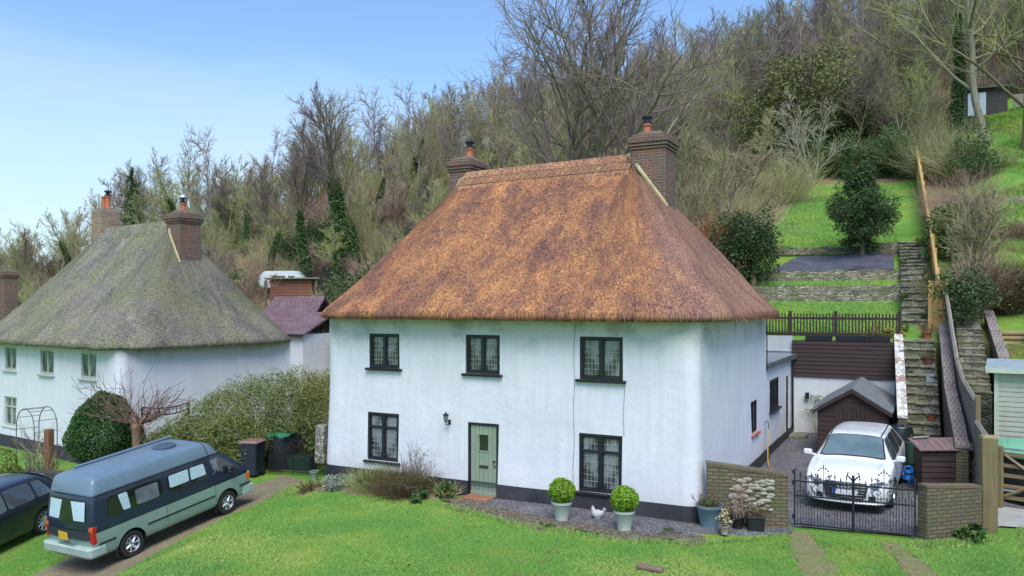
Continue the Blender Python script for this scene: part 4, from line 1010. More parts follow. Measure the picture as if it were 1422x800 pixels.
# new yellow fence further up the hill
nf = thing('board_fence', 'new yellow timber fence running straight up the hillside beside the stone steps', 'fence', (4.55, 15, gz(4.55, 15)))
def nx_(Y): return 4.62-.0455*(Y-15)
def fz(Y): return interp(Y, [14, 15.2, 18, 22.6, 30, 38], [3.4, 3.85, 5.3, 7.1, 10.0, 13.1])
mb = MB(); y = 15.0; zb0 = nf.location.z
while y < 37.2:
    zt = fz(y+.07)+1.30+.012*math.sin(y*9); mb.box((nx_(y)-4.55, y-15+.07, (zt+gz(4.3, y)-.4)/2-zb0), (.022, .14, zt-gz(4.3, y)+.4), bev=.003); y += .148
mb.build('boards', W_NEW, nf)
mb = MB(); ys_ = frange(15, 37.2, 1.6)
for a, b_ in zip(ys_[:-1], ys_[1:]): mb.tube([(nx_(a)-4.55, a-15, fz(a)+1.31-zb0), (nx_(b_)-4.55, b_-15, fz(b_)+1.31-zb0)], .05, 4)
mb.build('capping_rail', m_wood('new yellow rail', (.68, .46, .18), (.5, .3, .1), 'Y'), nf)
for a in ys_[::1]: MB().box((nx_(a)-4.55+.07, a-15, fz(a)+.35-zb0), (.10, .10, 1.9), bev=.008).build('post', W_NEW, nf)
mb = MB(); [mb.box((x_, -.02, .78), (.15, .03, 1.75), bev=.004) for x_ in (-.20, -.04, .12, .28)]; mb.box((.04, -.05, .02), (.66, .06, .16), bev=.01); mb.box((.04, .03, 1.45), (.62, .05, .09)); mb.build('end_panel', W_NEW, nf)

# retaining wall with boarding above, under the picket fence
bw = thing('retaining_wall', 'white painted retaining wall behind the small dark shed, boarded dark above', 'wall', (0, 13.5, 0))
mb = MB(); mb.box((1.68, .02, .95), (3.52, .14, 2.1)); mb.build('wall_body', m_wall('patchy whitewash', (.66, .69, .68)), bw)
mb = MB(); n_ = 9
for k in range(n_): mb.box((1.70, -.08+.006*k, 2.02+1.28*k/n_+.07), (3.50, .030, 1.28/n_+.018), rx=R_(-9), bev=.004)
mb.box((1.70, .02, 2.62), (3.5, .08, 1.2)); mb.build('dark_boards', WB_DARK, bw)
mb = MB(); mb.box((-1.5, .12, 1.70), (2.9, .12, 3.5)); mb.box((-1.5, .04, 2.92), (2.9, .06, .05)); mb.build('grey_render', plain('pale render', (.42, .44, .44), .85, .15, 2), bw)
# black troughs along the top
for i, xx in enumerate((.85, 1.85, 2.70)):
    tg = thing('planter_trough', ('left', 'middle', 'right')[i]+' one of the three black troughs on top of the boarded retaining wall', 'planter', (xx, 13.55, 3.3), 0, 'black troughs on the retaining wall')
    mb = MB(); mb.box((0, 0, .10), (.86, .22, .20), taper=1.06, bev=.01); mb.build('trough', M_BLACK, tg); mb = MB(); mb.box((0, 0, .195), (.82, .19, .03)); mb.build('soil', plain('dark soil', (.03, .022, .015), .95), tg)
# picket fence
pf = thing('picket_fence', 'dark brown picket fence across the first garden terrace right of the cottage', 'fence', (-1.6, 14.05, 3.3))
mb = MB(); n_ = 46; xl = 3.38+1.6
for i in range(n_): mb.box((xl*i/n_+.04, -.02, .49+.012*math.sin(i*5.1)), (.048, .018, .93), ry=R_(rnd.uniform(-.6, .6)), bev=.003)
mb.build('pickets', WB_DARKV, pf)
for z_ in (.22, .78): MB().box((xl/2, .02, z_), (xl, .05, .08), bev=.006).build('rail', WB_DARK, pf)
for x_ in (.05, 1.4, 2.95, xl+.02): MB().box((x_, .03, .5), (.11, .11, 1.08), bev=.01).build('post', WB_DARKV, pf)
# stone terrace walls
wall_run('dry_stone_wall', 'low grey dry stone wall directly above the first terrace lawn', 'wall', [(-2.6, 17.98, 5.36), (3.35, 17.96, 5.34)], .28, M_DRY, jit=.07, seg=.18)
wall_run('dry_stone_wall', 'low dry stone wall along the lower edge of the black membrane', 'wall', [(-2.4, 18.98, 5.98), (3.25, 18.96, 5.98)], .25, M_DRY, jit=.06, seg=.18)
wall_run('dry_stone_wall', 'dry stone wall at the foot of the upper lawn, behind the bushy evergreen', 'wall', [(-2.2, 22.6, 7.22), (1.2, 22.56, 7.2), (3.15, 22.5, 7.35)], .28, M_DRY, jit=.09, seg=.18)
mb = MB()
def memb(a, b_):
    x = lerp(lerp(-1.9, -1.0, b_), lerp(3.05, 2.95, b_), a)+.05*mnoise.noise((a*9, b_*5, 3)); y = lerp(19.2, 22.3, b_); d_ = math.hypot(x-1.75, (y-21.3))
    return (x, y, gz(x, y)+.05+.26*math.exp(-(d_/.75)**2)+.035*mnoise.noise((x*2.2, y*2.2, 1)))
mb.grid(memb, 70, 40); mo = mb.build('weed_membrane', plain('dark weed membrane', (.095, .095, .125), .4, .45, 1.6, bmp=.4), None, smooth=180); tagp(mo, 'dark weed membrane sheet spread round the foot of the bushy evergreen on the terrace', 'ground sheet')

# stone steps, two flights
st = thing('stone_steps', 'long mossy stone garden steps climbing from the driveway to the upper lawn', 'steps', (4.1, 9.2, 0))
def sxl(Y): return 3.66-.0425*(Y-10)
def sxr(Y): return 4.64-.0425*(Y-10)
STEPS = []
nl = 13
for k in range(nl): STEPS.append((9.3+k*.345, .26*(k+1)))
for k in range(3): STEPS.append((13.8+k*.5, 3.38+.06*k))
nu = 17
zq = 3.56
for k in range(nu):
    y = 15.2+k*.43; zq = interp(y+.48, [15.2, 18.04, 19.04, 22.54], [3.72, 5.40, 5.97, 7.26])+.03; STEPS.append((y, zq))
rs = random.Random(3)
for i, (y, z) in enumerate(STEPS):
    y2 = STEPS[i+1][0] if i+1 < len(STEPS) else y+.5; zlo = (STEPS[i-1][1] if i else 0)-.25
    mb = MB(); mb.box(((sxl(y)+sxr(y))/2-4.1, (y+y2)/2-9.2+.04, (zlo+z-.06)/2), (sxr(y)-sxl(y), y2-y+.1, z-.06-zlo), bev=.02)
    x = sxl(y)
    while x < sxr(y)-.05:       # worn tread slabs
        w_ = min(rs.uniform(.28, .6), sxr(y)-x); mb.box((x+w_/2-4.1, (y+y2)/2-9.2+rs.uniform(-.02, .01), z-.03+rs.uniform(-.012, .012)), (w_-.012, y2-y+.10, .07), rz=rs.uniform(-.03, .03), rx=rs.uniform(-.03, .03), bev=.018); x += w_
    mb.build('step', M_STEP, st)
def zstep(y):
    z = 0
    for (a, b_) in STEPS:
        if a <= y: z = b_
    return z
M_COPEW = m_stone('flaking white coping', [(0, (.30, .12, .08)), (.4, (.60, .58, .55)), (1, (.75, .75, .73))], 5, 1, mossamt=.2, edge=.02)
wall_run('stair_wall', 'sloping wall with flaking white paint left of the stone steps, beside the black water butt', 'wall', [(3.62, 9.5, 1.25), (3.38, 13.9, 3.5)], .24, M_BRICKMOSS, M_COPEW, capt=.07, capw=.02)
wall_run('stair_wall', 'sloping wall with lichened purple brick coping right of the stone steps', 'wall', [(5.02, 5.3, 1.15), (4.98, 6.6, 1.45), (4.86, 9.6, 2.1), (4.74, 14.2, 3.85)], .27, M_BRICKMOSS, M_COPEP, capt=.08, capw=.02)
# neighbour: steps, log wall, green summerhouse
n2 = thing('stone_steps', "short flight of dark stone steps beyond the boundary fence, above the pale green shed", 'steps', (5.6, 11, 0))
for k in range(12):
    y = 11.0+k*.36; z = 1.55+k*.2; mb = MB(); mb.box((.0-k*.012, y-11+.2, z/2+.2), (.75, .45, z+.4), bev=.02); mb.box((.0-k*.012, y-11+.18, z+.40), (.77, .44, .07), bev=.018); mb.build('step', M_STEP, n2)
wall_run('stair_wall', 'sloping lichened brick coping right of the neighbouring steps, beside the log retaining wall', 'wall', [(6.35, 11.0, 2.7), (6.12, 15.2, 4.3)], .26, M_BRICKMOSS, M_COPEP, capt=.07, capw=.02)
lw = thing('log_wall', 'retaining wall of stacked yellowish logs behind the pale green shed', 'wall', (8.0, 13.75, 1.9))
mb = MB()
for k in range(11): mb.tube([(-1.72, .02*k, .09+k*.165), (2.6, .02*k, .09+k*.165)], .088, 10)
mb.build('logs', m_wood('yellowish log', (.34, .25, .12), (.17, .12, .06), 'X'), lw, smooth=50)
for x_ in (-.9, .9, 2.4): MB().tube([(x_, -.12, 0), (x_, -.10, 1.85)], .07, 8).build('post', W_OLD, lw, smooth=50)
sh = thing('garden_shed', 'pale green clapboard shed at the right edge behind the boundary fence', 'shed', (5.62, 7.9, 0), R_(-4))
M_SHG = m_wood('pale green boards', (.44, .46, .36), (.36, .38, .29), 'X', rough=.6)
mb = MB(); n_ = 15; z0_ = .9
for k in range(n_): mb.box((1.62, .0, z0_+.07+k*.128), (2.75, .03, .14), rx=R_(-7)); mb.box((.23, 1.1, z0_+.07+k*.128), (.03, 2.2, .14), ry=R_(7))
mb.box((1.62, 1.12, 1.85), (2.7, 2.18, 1.9)); mb.build('boards', M_SHG, sh)
mb = MB(); mb.box((1.62, 1.12, .45), (2.78, 2.24, .9)); mb.box((1.62, -.01, .93), (2.80, .06, .05)); mb.build('green_base', plain('jade painted base', (.20, .36, .27), .5, .1, 3), sh)
mb = MB(); mb.box((1.62, -.03, .80), (2.6, .02, .14)); mb.build('glazed_strip', M_DARKGL, sh)
mb = MB(); slab(mb, (.02, -.22, 2.93), (3.2, -.22, 2.93), (3.2, 2.4, 3.02), (.02, 2.4, 3.02), .05); mb.build('roof', plain('blue grey felt roof', (.30, .36, .38), .6, .15, 2), sh)
mb = MB(); mb.box((1.61, -.235, 2.86), (3.18, .02, .12)); mb.box((.03, 1.08, 2.88), (.02, 2.6, .12)); mb.box((.26, -.02, 1.9), (.09, .06, 1.95)); mb.build('trim', plain('cream green trim', (.46, .52, .40), .6, .1, 4), sh)

# field gate at the right edge
p1 = pd(1389, 18.1); p2 = pd(1452, 17.5)
fg = thing('field_gate', 'wooden five bar field gate at the right edge, next to the big square post', 'gate', (p1[0], p1[1], .02), math.atan2(p2[1]-p1[1], p2[0]-p1[0]))
M_GW = m_wood('brown gate oak', (.26, .19, .11), (.13, .09, .055), 'X')
mb = MB(); mb.box((0, 0, .68), (.13, .12, 1.42), bev=.02); mb.build('gate_stile', W_OLD, fg)
mb = MB()
for z_ in (.25, .50, .74, .96, 1.22): mb.box((.95, .0, z_), (1.78, .035, .085), bev=.006)
mb.tube([(.1, -.03, .28), (1.7, -.03, 1.2)], .04, 4); mb.tube([(.1, -.03, 1.2), (.8, -.03, .7)], .035, 4); mb.build('gate_bars', M_GW, fg)
mb = MB(); mb.box((.9, -.03, 1.34), (2.0, .012, .05)); mb.box((.2, -.045, .42), (.35, .012, .05)); mb.build('strap_hinge', plain('galvanised strap', (.42, .47, .50), .4, .15, 9, metal=.6), fg)
tm = thing('trampoline_cover', 'mint green cover edge showing above the wooden field gate', 'cover', (p1[0]+1.2, p1[1]+1.3, .0), .1)
mb = MB(); mb.lathe([(0, 1.30), (.9, 1.29), (1.35, 1.27), (1.42, 1.22), (1.40, 1.12), (1.36, 1.14)], 32); mb.build('cover', plain('mint green cover', (.16, .45, .28), .45, .12, 2), tm, smooth=50)
mb = MB(); [mb.tube([(1.3*math.cos(a), 1.3*math.sin(a), 0), (1.3*math.cos(a), 1.3*math.sin(a), 1.2)], .025, 6) for a in (0.3, 1.8, 3.4, 4.9)]; mb.build('leg', M_METAL, tm)
mb = MB(); mb.lathe([(1.34, .15), (1.34, 1.12)], 32); mb.build('skirt', plain('dark skirt net', (.025, .035, .035), .8), tm)

# ---- small apex shed
xa, _ = onY(1136, 9.2); xb, _ = onY(1232, 9.2)
ps = thing('apex_shed', 'small dark brown apex shed directly behind the white estate car', 'shed', ((xa+xb)/2, 9.2, 0))
W_ = xb-xa; hw = W_/2; ze_ = 1.46; zr_ = 2.02; Dp = 3.9
mb = MB()
n_ = 13
for k in range(n_):
    z_ = .06+k*.145; hwk = hw if z_ < ze_-.1 else hw*max(0.05, (zr_-z_-.07)/(zr_-ze_))
    if z_ < ze_: 
        for sx in (-1, 1): mb.box((sx*(hw*.5+.24), 0, z_+.07), (hw-.48, .028, .155), rx=R_(-6))
    else: mb.box((0, 0, z_+.07), (2*hwk, .028, .155), rx=R_(-6))
    if z_ < ze_-.05: mb.box((-hw, Dp/2, z_+.07), (.028, Dp, .155), ry=R_(6)); mb.box((hw, Dp/2, z_+.07), (.028, Dp, .155), ry=R_(-6))
mb.prism([(-hw+.02, 0.02), (hw-.02, .02), (hw-.02, ze_), (0, zr_-.02), (-hw+.02, ze_)], .03, Dp)
mb.build('boards', WB_DARK, ps)
mb = MB()
for k in range(8): mb.box((-.42+k*.12, -.02, .82), (.112, .022, 1.5), bev=.003)
for z_ in (.35, 1.4): mb.box((0, -.012, z_), (.94, .03, .09))
mb.build('shed_door', WB_DARKV, ps)
mb = MB()
for s_ in (-1, 1):
    a = (s_*(hw+.14), -.14, ze_-.06); b_ = (s_*(hw+.14), Dp+.1, ze_-.06); c = (0, Dp+.1, zr_+.06); d = (0, -.14, zr_+.06)
    slab(mb, *( (a, d, c, b_) if s_ < 0 else (a, b_, c, d)), th=-.035)
mb.build('felt_roof', M_FELT, ps)
mb = MB(); 
for s_ in (-1, 1): mb.prism([(0, zr_+.05), (s_*(hw+.14), ze_-.07), (s_*(hw+.14), ze_-.17), (0, zr_-.06)], -.165, -.145)
mb.build('bargeboard', WB_DARKV, ps)

# ---- log store lean-to by the right wall
ls = thing('log_store', 'little dark weatherboarded log store with tiled lean-to roof behind the right brick wall', 'shed', (*pd(1279, 19.4), 0), R_(24))
mb = MB(); n_ = 8
for k in range(n_): mb.box((.60, 0, .08+k*.135), (1.16, .025, .15), rx=R_(-8), bev=.003); mb.box((1.17, .27, .08+k*.135), (.025, .54, .15))
mb.box((.60, .28, .52), (1.10, .52, 1.04)); mb.build('boards', WB_DARK, ls)
mb = MB()
for k in range(7):
    x0_ = -.06+k*.185; slab(mb, (x0_, -.10, 1.09+k*.004), (x0_+.178, -.10, 1.09+k*.004), (x0_+.178, .62, 1.27+k*.004), (x0_, .62, 1.27+k*.004), .025)
mb.build('roof_boards', m_wood('purple brown boards', (.22, .145, .14), (.13, .085, .085), 'Y'), ls)
mb = MB(); mb.tube([(.02, .5, 1.29), (.42, .55, 1.31)], .03, 6); mb.build('stick', W_GREYY, ls)
mb = MB(); mb.box((1.30, .2, .6), (.12, .3, 1.2), bev=.03); mb.build('rubble_pier', M_DRY, ls)
# shed at the top of the hill
u = pd(1368, 61); uz = gz(*u)
us = thing('hill_shed', 'small shed with pale blue doors high on the hill at the top right', 'shed', (u[0], u[1], uz), R_(8))
mb = MB(); mb.box((0, 1.2, 1.1), (3.0, 2.2, 2.3)); mb.build('wall', plain('dark old boards', (.055, .05, .05), .9, .3, 4), us)
mb = MB(); [mb.box((-.75+s_*.42, .07, .95), (.80, .05, 1.75), bev=.02) for s_ in (0, 1)]; mb.build('door', plain('pale blue door paint', (.45, .52, .60), .6, .15, 2), us)
mb = MB(); slab(mb, (-1.75, -.2, 2.2), (1.75, -.2, 2.2), (1.75, 2.6, 2.75), (-1.75, 2.6, 2.75), .08); mb.build('roof', M_FELT, us)
mb = MB(); [mb.box((x_, -.15, .6), (.09, .09, 1.3)) for x_ in (1.9, 3.0, 4.1)]; mb.box((3, -.15, 1.0), (2.4, .03, .9)); mb.build('side_fence', W_GREY, us)
te = pd(1395, 44); 
mb = MB(); 
def edg(a): x = lerp(5.2, 10.5, a); y = 29+.6*a; return x, y
for i in range(6):
    (xa, ya), (xb, yb) = edg(i/6), edg((i+1)/6); mb.box(((xa+xb)/2, (ya+yb)/2, gz((xa+xb)/2, ya)+.06), (math.hypot(xb-xa, yb-ya)+.0, .1, .30), rz=math.atan2(yb-ya, xb-xa))
o = mb.build('timber_edging', W_GREYY, None); tagp(o, "long grey timber edging across the neighbouring hillside lawn at the right", 'garden edging')
# ------------------------------------------------------------------ vehicles: lofted bodies, wheels cut in, glass laid on the surface
class Loft:
    """stations: [(x, [(y,z),...])] half sections from sill to roof centre, or [(x,y,z)]; smooth in both directions"""
    def __init__(s, st):
        s.A = np.array([[(p if len(p) == 3 else (x, *p)) for p in prof] for x, prof in st], dtype=float); s.nu, s.nv = s.A.shape[:2]
    @staticmethod
    def cr(P, t):
        n = len(P)-1; t = min(max(t, 0), n-1e-9); i = int(t); f = t-i
        p1, p2 = P[i], P[i+1]; m1 = (P[i+1]-P[i-1])*.5 if i > 0 else (p2-p1); m2 = (P[i+2]-P[i])*.5 if i+2 <= n else (p2-p1)
        # limit tangents so flat stretches stay flat
        d = p2-p1; m1 = np.where(m1*d <= 0, 0, np.sign(d)*np.minimum(abs(m1), 2*abs(d))); m2 = np.where(m2*d <= 0, 0, np.sign(d)*np.minimum(abs(m2), 2*abs(d)))
        f2, f3 = f*f, f*f*f; return (2*f3-3*f2+1)*p1+(f3-2*f2+f)*m1+(-2*f3+3*f2)*p2+(f3-f2)*m2
    def S(s, u, v): return s.cr(np.array([s.cr(s.A[i], v) for i in range(max(0, int(u)-1), min(s.nu, int(u)+3))]), u-max(0, int(u)-1))
    def N(s, u, v):
        e = .02; a = s.S(min(u+e, s.nu-1), v)-s.S(max(u-e, 0), v); b_ = s.S(u, min(v+e, s.nv-1))-s.S(u, max(v-e, 0)); n = np.cross(a, b_); l = np.linalg.norm(n)
        n = n/l if l > 1e-9 else np.array([0, 0, 1.]); return n
    def body(s, name, mats, matf, parent, du=5, dv=3, wells=(), wellmat=1, wr=.36, ymax=1):
        nu, nv = (s.nu-1)*du, (s.nv-1)*dv; G = [[s.S(i/du, j/dv) for j in range(nv+1)] for i in range(nu+1)]
        mb = MB(); row = nv+1
        for sg in (1, -1): mb.v += [(p[0], sg*p[1], p[2]) for r_ in G for p in r_]
        off = (nu+1)*row
        for i in range(nu):
            for j in range(nv):
                a, b_, c, d = i*row+j, (i+1)*row+j, (i+1)*row+j+1, i*row+j+1; m = matf((i+.5)/du, (j+.5)/dv)
                mb.f.append((a, b_, c, d)); mb.m.append(m); mb.f.append((off+a, off+d, off+c, off+b_)); mb.m.append(m)
        for i, fl in ((0, 0), (nu, 1)):
            for j in range(nv):
                q = (i*row+j, i*row+j+1, off+i*row+j+1, off+i*row+j); mb.f.append(q if not fl else tuple(reversed(q))); mb.m.append(matf(i/du, (j+.5)/dv))
        for i in range(nu):     # floor
            mb.f.append((i*row, off+i*row, off+(i+1)*row, (i+1)*row)); mb.m.append(wellmat)
        o = mb.build(name, mats, parent, uv=None)
        import bmesh
        bm = bmesh.new(); bm.from_mesh(o.data); bmesh.ops.remove_doubles(bm, verts=bm.verts, dist=1e-4); bmesh.ops.recalc_face_normals(bm, faces=bm.faces); bm.to_mesh(o.data); bm.free()
        if wells:
            cm = MB()
            for (x, z) in wells:
                for sg in (-1, 1): cm.lathe([(0, sg*ymax-.30), (wr, sg*ymax-.30), (wr, sg*ymax+.30), (0, sg*ymax+.30)], 40, (x, 0, z), axis='Y')
            co = cm.build('cut', mats[wellmat], parent, uv=None); bm = bmesh.new(); bm.from_mesh(co.data); bmesh.ops.remove_doubles(bm, verts=bm.verts, dist=1e-4); bmesh.ops.recalc_face_normals(bm, faces=bm.faces); bm.to_mesh(co.data); bm.free()
            md = o.modifiers.new('b', 'BOOLEAN'); md.operation = 'DIFFERENCE'; md.object = co; md.solver = 'EXACT'
            try: md.material_mode = 'TRANSFER'
            except Exception: pass
            dg = bpy.context.evaluated_depsgraph_get(); me = bpy.data.meshes.new_from_object(o.evaluated_get(dg)); o.modifiers.clear(); old = o.data; o.data = me; bpy.data.objects.remove(co); me.name = name
        shade(o.data, 42); return o
    def patch(s, mb, q, off=.006, n=10, sq=5, sides=(1,), mi=0, m=None):
        """rounded quad on the surface; q = four (u,v) corners counter clockwise"""
        m = m or n
        for sg in sides:
            vs = []
            for j in range(m+1):
                for i in range(n+1):
                    a, b_ = 2*i/n-1, 2*j/m-1
                    # pull the corners in for a rounded outline
                    k = (abs(a)**sq+abs(b_)**sq)**(1/sq) if (a or b_) else 1; mx = max(abs(a), abs(b_)); f = mx/k if k > 1e-9 and mx > 1e-9 else 1
                    a2, b2 = (a*f+1)/2, (b_*f+1)/2
                    u = lerp(lerp(q[0][0], q[1][0], a2), lerp(q[3][0], q[2][0], a2), b2); v = lerp(lerp(q[0][1], q[1][1], a2), lerp(q[3][1], q[2][1], a2), b2)
                    p = s.S(u, v); nn = s.N(u, v); nn = nn if nn[1]*1+nn[2]*.3+abs(nn[0])*.01 > -5 else nn
                    if np.dot(nn, p-np.array([p[0], 0, .8])) < 0: nn = -nn
                    if abs(p[1]) < .02: nn[1] = 0
                    p = p+nn*off; vs.append((p[0], sg*p[1], p[2]))
            w_ = n+1; fs = [(j*w_+i, j*w_+i+1, (j+1)*w_+i+1, (j+1)*w_+i) for j in range(m) for i in range(n)]
            mb.add(vs, fs if sg > 0 else [tuple(reversed(f)) for f in fs], mi)
def wheel(parent, x, y, z, r, wd, rimmat, spokes=7, sgn=1, style='alloy', hub=.62):
    t = MB(); t.lathe([(r*hub, -wd/2+.01), (r*.90, -wd/2), (r*.985, -wd/2+.03), (r, -wd*.2), (r, wd*.2), (r*.985, wd/2-.03), (r*.90, wd/2), (r*hub, wd/2-.01)], 36, axis='Y')
    to = t.build('tyre', plain('tyre rubber', (.018, .018, .019), .8, .2, 12), parent, smooth=50); to.location = (x, y, z)
    m = MB(); yo = sgn*(wd/2-.02)
    m.lathe([(r*hub, sgn*wd*.5-.004*sgn), (r*(hub-.02), sgn*wd*.5), (r*(hub-.07), yo-.02*sgn), (r*(hub-.09), yo-.10*sgn)], 32, axis='Y')
    m.lathe([(0, yo-.02*sgn), (r*.13, yo-.02*sgn), (r*.15, yo-.05*sgn)], 16, axis='Y')
    for k in range(spokes):
        a = 2*math.pi*k/spokes
        if style == 'alloy': m.tube([(r*.10*math.cos(a), yo-.035*sgn, r*.10*math.sin(a)), (r*(hub-.05)*math.cos(a+.10), yo-.03*sgn, r*(hub-.05)*math.sin(a+.10))], [.026*r/.3, .018*r/.3], 4)
        else:
            m.tube([(r*.12*math.cos(a), yo-.03*sgn, r*.12*math.sin(a)), (r*(hub-.05)*math.cos(a), yo-.03*sgn, r*(hub-.05)*math.sin(a))], [.035, .028], 4)
    ro_ = m.build('rim', rimmat, to, smooth=35)
    d = MB(); d.lathe([(0, yo-.09*sgn), (r*(hub-.04), yo-.09*sgn)], 24, axis='Y'); d.build('brake_disc', plain('dark brake', (.03, .03, .032), .6), to)
    return to
M_CHROME = plain('bright chrome', (.70, .70, .72), .18, .05, 4, metal=1, bmp=0)
M_ALLOY = plain('silver alloy', (.55, .56, .57), .32, .1, 5, metal=.85, bmp=0)
M_BLKPL = plain('black plastic trim', (.015, .016, .018), .5, .2, 8)
M_UNDER = plain('car underside', (.012, .012, .012), .9)

# ================= camper van
PV = hit(185, 775); PVf = hit(317, 715)
vdir = Vector((PVf[0]-PV[0], PVf[1]-PV[1])).normalized(); vang = math.atan2(vdir.y, vdir.x)
WBs = 3.05; VS = 1.0
wx, wy = PV[0], PV[1]
left = Vector((-vdir.y, vdir.x)); rw = Vector((wx, wy))
ctr = rw+left*.73+vdir*(WBs*.45)
van = thing('camper_van', 'dark blue and grey green high roof camper van parked on the worn track', 'van', (ctr.x, ctr.y, gz(ctr.x, ctr.y)+.02), vang)
def vsec(x, w=1.0, zf=0.0, dz=0.0, dx=None, top=1.0, flare=0):
    base = [(.70, .30), (.82, .36), (.86, .60), (.865, .80), (.865, .98), (.855, 1.14), (.80, 1.70), (.785, 1.78), (.79, 1.80), (.72, 2.10), (.55, 2.19), (0, 2.23)]
    out_ = []
    for i, (y, z) in enumerate(base):
        zz = z+dz if i >= 8 else z
        out_.append(((x if dx is None else x+dx[i]), y*w, zz))
    return out_
rear = [.02, .0, -.02, -.02, -.02, .0, .10, .13, .14, .24, .34, .40]
rdx = [0, 0, 0, 0, 0, 0.0, .10, .13, .13, .22, .32, .40]
fdx = [0, .0, .0, -.02, -.06, -.14, -.86, -.98, -.98, -1.18, -1.35, -1.45]
vst = [(-2.56, vsec(-2.56, .90, dx=rdx)), (-2.53, vsec(-2.53, .965, dx=rdx)), (-2.42, vsec(-2.42, 1, dx=[a*.9 for a in rdx])), (-2.0, vsec(-2.0, 1, dx=[a*.3 for a in rdx])), (-1.2, vsec(-1.2)), (-.3, vsec(-.3)), (.5, vsec(.5)),
       (1.25, vsec(1.25, 1, dx=[a*.28 for a in fdx])), (1.75, vsec(1.75, .99, dx=[a*.62 for a in fdx], dz=-.0)), (2.15, vsec(2.15, .975, dx=[a*.85 for a in fdx], dz=-.03)), (2.40, vsec(2.40, .93, dx=fdx, dz=-.07)), (2.47, vsec(2.47, .82, dx=fdx, dz=-.09))]
VL = Loft(vst)
P_DB = m_paint('deep blue van paint', (.012, .022, .048), .28); P_GG = m_paint('grey green van paint', (.24, .33, .29), .34); P_RF = m_paint('faded blue roof', (.14, .205, .27), .42)
def vm(u, v):
    if v < 3.85: return 1
    if v < 7.7: return 0
    return 2
VL.body('body', [P_DB, P_GG, P_RF, M_UNDER], vm, van, 5, 4, wells=[(-WBs/2, .32), (WBs/2, .32)], wellmat=3, wr=.40, ymax=.78)
def panes(L_, qs, off, n, sq, name, mat, parent, m=None, sides=(1, -1)):
    for q in qs:
        for sd_ in sides:
            mb = MB(); L_.patch(mb, q, off, n, sq, (sd_,)); mb.build(name, mat, parent, smooth=60)
panes(VL, ([(2.75, 5.15), (4.72, 5.15), (4.72, 5.92), (2.85, 5.92)], [(4.92, 5.15), (6.62, 5.15), (6.62, 5.92), (4.92, 5.92)]), .008, 14, 9, 'side_window', m_glass('van glass', (.010, .012, .014), (.03, .035, .04), cut=.6), van)
panes(VL, ([(7.0, 5.12), (8.95, 5.12), (8.5, 5.95), (6.98, 5.95)],), .008, 12, 8, 'cab_window', m_glass('cab glass', (.018, .022, .026), (.12, .15, .17), sc=3, cut=.55), van)
M_CURT = plain('pale blue curtain', (.42, .55, .60), .8, .12, 14)
panes(VL, ([(3.42, 5.2), (3.66, 5.2), (3.60, 5.86), (3.28, 5.86)], [(4.98, 5.36), (5.72, 5.36), (5.72, 5.86), (4.98, 5.86)], [(5.80, 5.36), (6.52, 5.36), (6.52, 5.86), (5.80, 5.86)]), .012, 9, 14, 'curtain', M_CURT, van)
panes(VL, ([(3.86, 5.2), (4.60, 5.2), (4.60, 5.80), (3.86, 5.80)],), .011, 8, 14, 'blind', plain('grey seat behind glass', (.12, .14, .16), .5, .5, 5), van)
# windscreen and rear glass: ruled panels between body sides
def endpanel(mb, u, v0, v1, w0, w1, off, n=8, m=6, x_sign=1, mi=0):
    vs = []
    for j in range(m+1):
        v = lerp(v0, v1, j/m); P = VL.S(u, v)
        for i in range(n+1):
            a = 2*i/n-1; y = a*P[1]*lerp(w0, w1, j/m); vs.append((P[0]+x_sign*(off+.05*(1-a*a)), y, P[2]))
    mb.add(vs, [(j*(n+1)+i, j*(n+1)+i+1, (j+1)*(n+1)+i+1, (j+1)*(n+1)+i) for j in range(m) for i in range(n)], mi)
mb = MB(); endpanel(mb, 11, 5.1, 7.0, .97, .95, .004); mb.build('windscreen', M_DARKGL, van, smooth=True)
mb = MB(); endpanel(mb, 0, 4.2, 6.9, .985, .97, .0, x_sign=-1); mb.build('tailgate', P_DB, van, smooth=True)
mb = MB(); endpanel(mb, 0, 5.12, 6.0, .88, .86, .014, x_sign=-1, n=12); mb.build('rear_window', MATS['van glass'], van, smooth=True)
mb = MB()
def strip(y0, y1, y2, y3, off=.02, n=5):   # curtains hung either side of the rear window
    vs = []
    for j in range(7):
        v = lerp(5.2, 5.92, j/6); P = VL.S(0, v)
        for i in range(n+1):
            y = lerp(lerp(y0, y2, j/6), lerp(y1, y3, j/6), i/n); a = y/P[1]; vs.append((P[0]-(off+.05*(1-a*a))-.004*(i % 2), y, P[2]))
    mb.add(vs, [(j*(n+1)+i, j*(n+1)+i+1, (j+1)*(n+1)+i+1, (j+1)*(n+1)+i) for j in range(6) for i in range(n)])
strip(-.64, -.30, -.62, -.16); mb.build('rear_curtain', M_CURT, van, smooth=60); mb = MB(); strip(.24, .64, .16, .62); mb.build('rear_curtain', M_CURT, van, smooth=60)
mb = MB(); endpanel(mb, 0, 2.9, 4.15, 1.0, 1.0, .012, x_sign=-1); mb.build('rear_panel', plain('dark rear panel', (.03, .035, .05), .4), van, smooth=True)
bp = MB(); bp.box((-2.60, 0, .50), (.18, 1.66, .24), bev=.05); bp.box((-2.45, .83, .50), (.42, .10, .22), bev=.04); bp.box((-2.45, -.83, .50), (.42, .10, .22), bev=.04); bp.build('rear_bumper', plain('grey green bumper', (.34, .42, .38), .45, .1, 3), van, smooth=30)
mb = MB(); mb.box((-2.635, 0, .645), (.05, .60, .03), bev=.008); mb.build('bumper_step', M_CHROME, van)
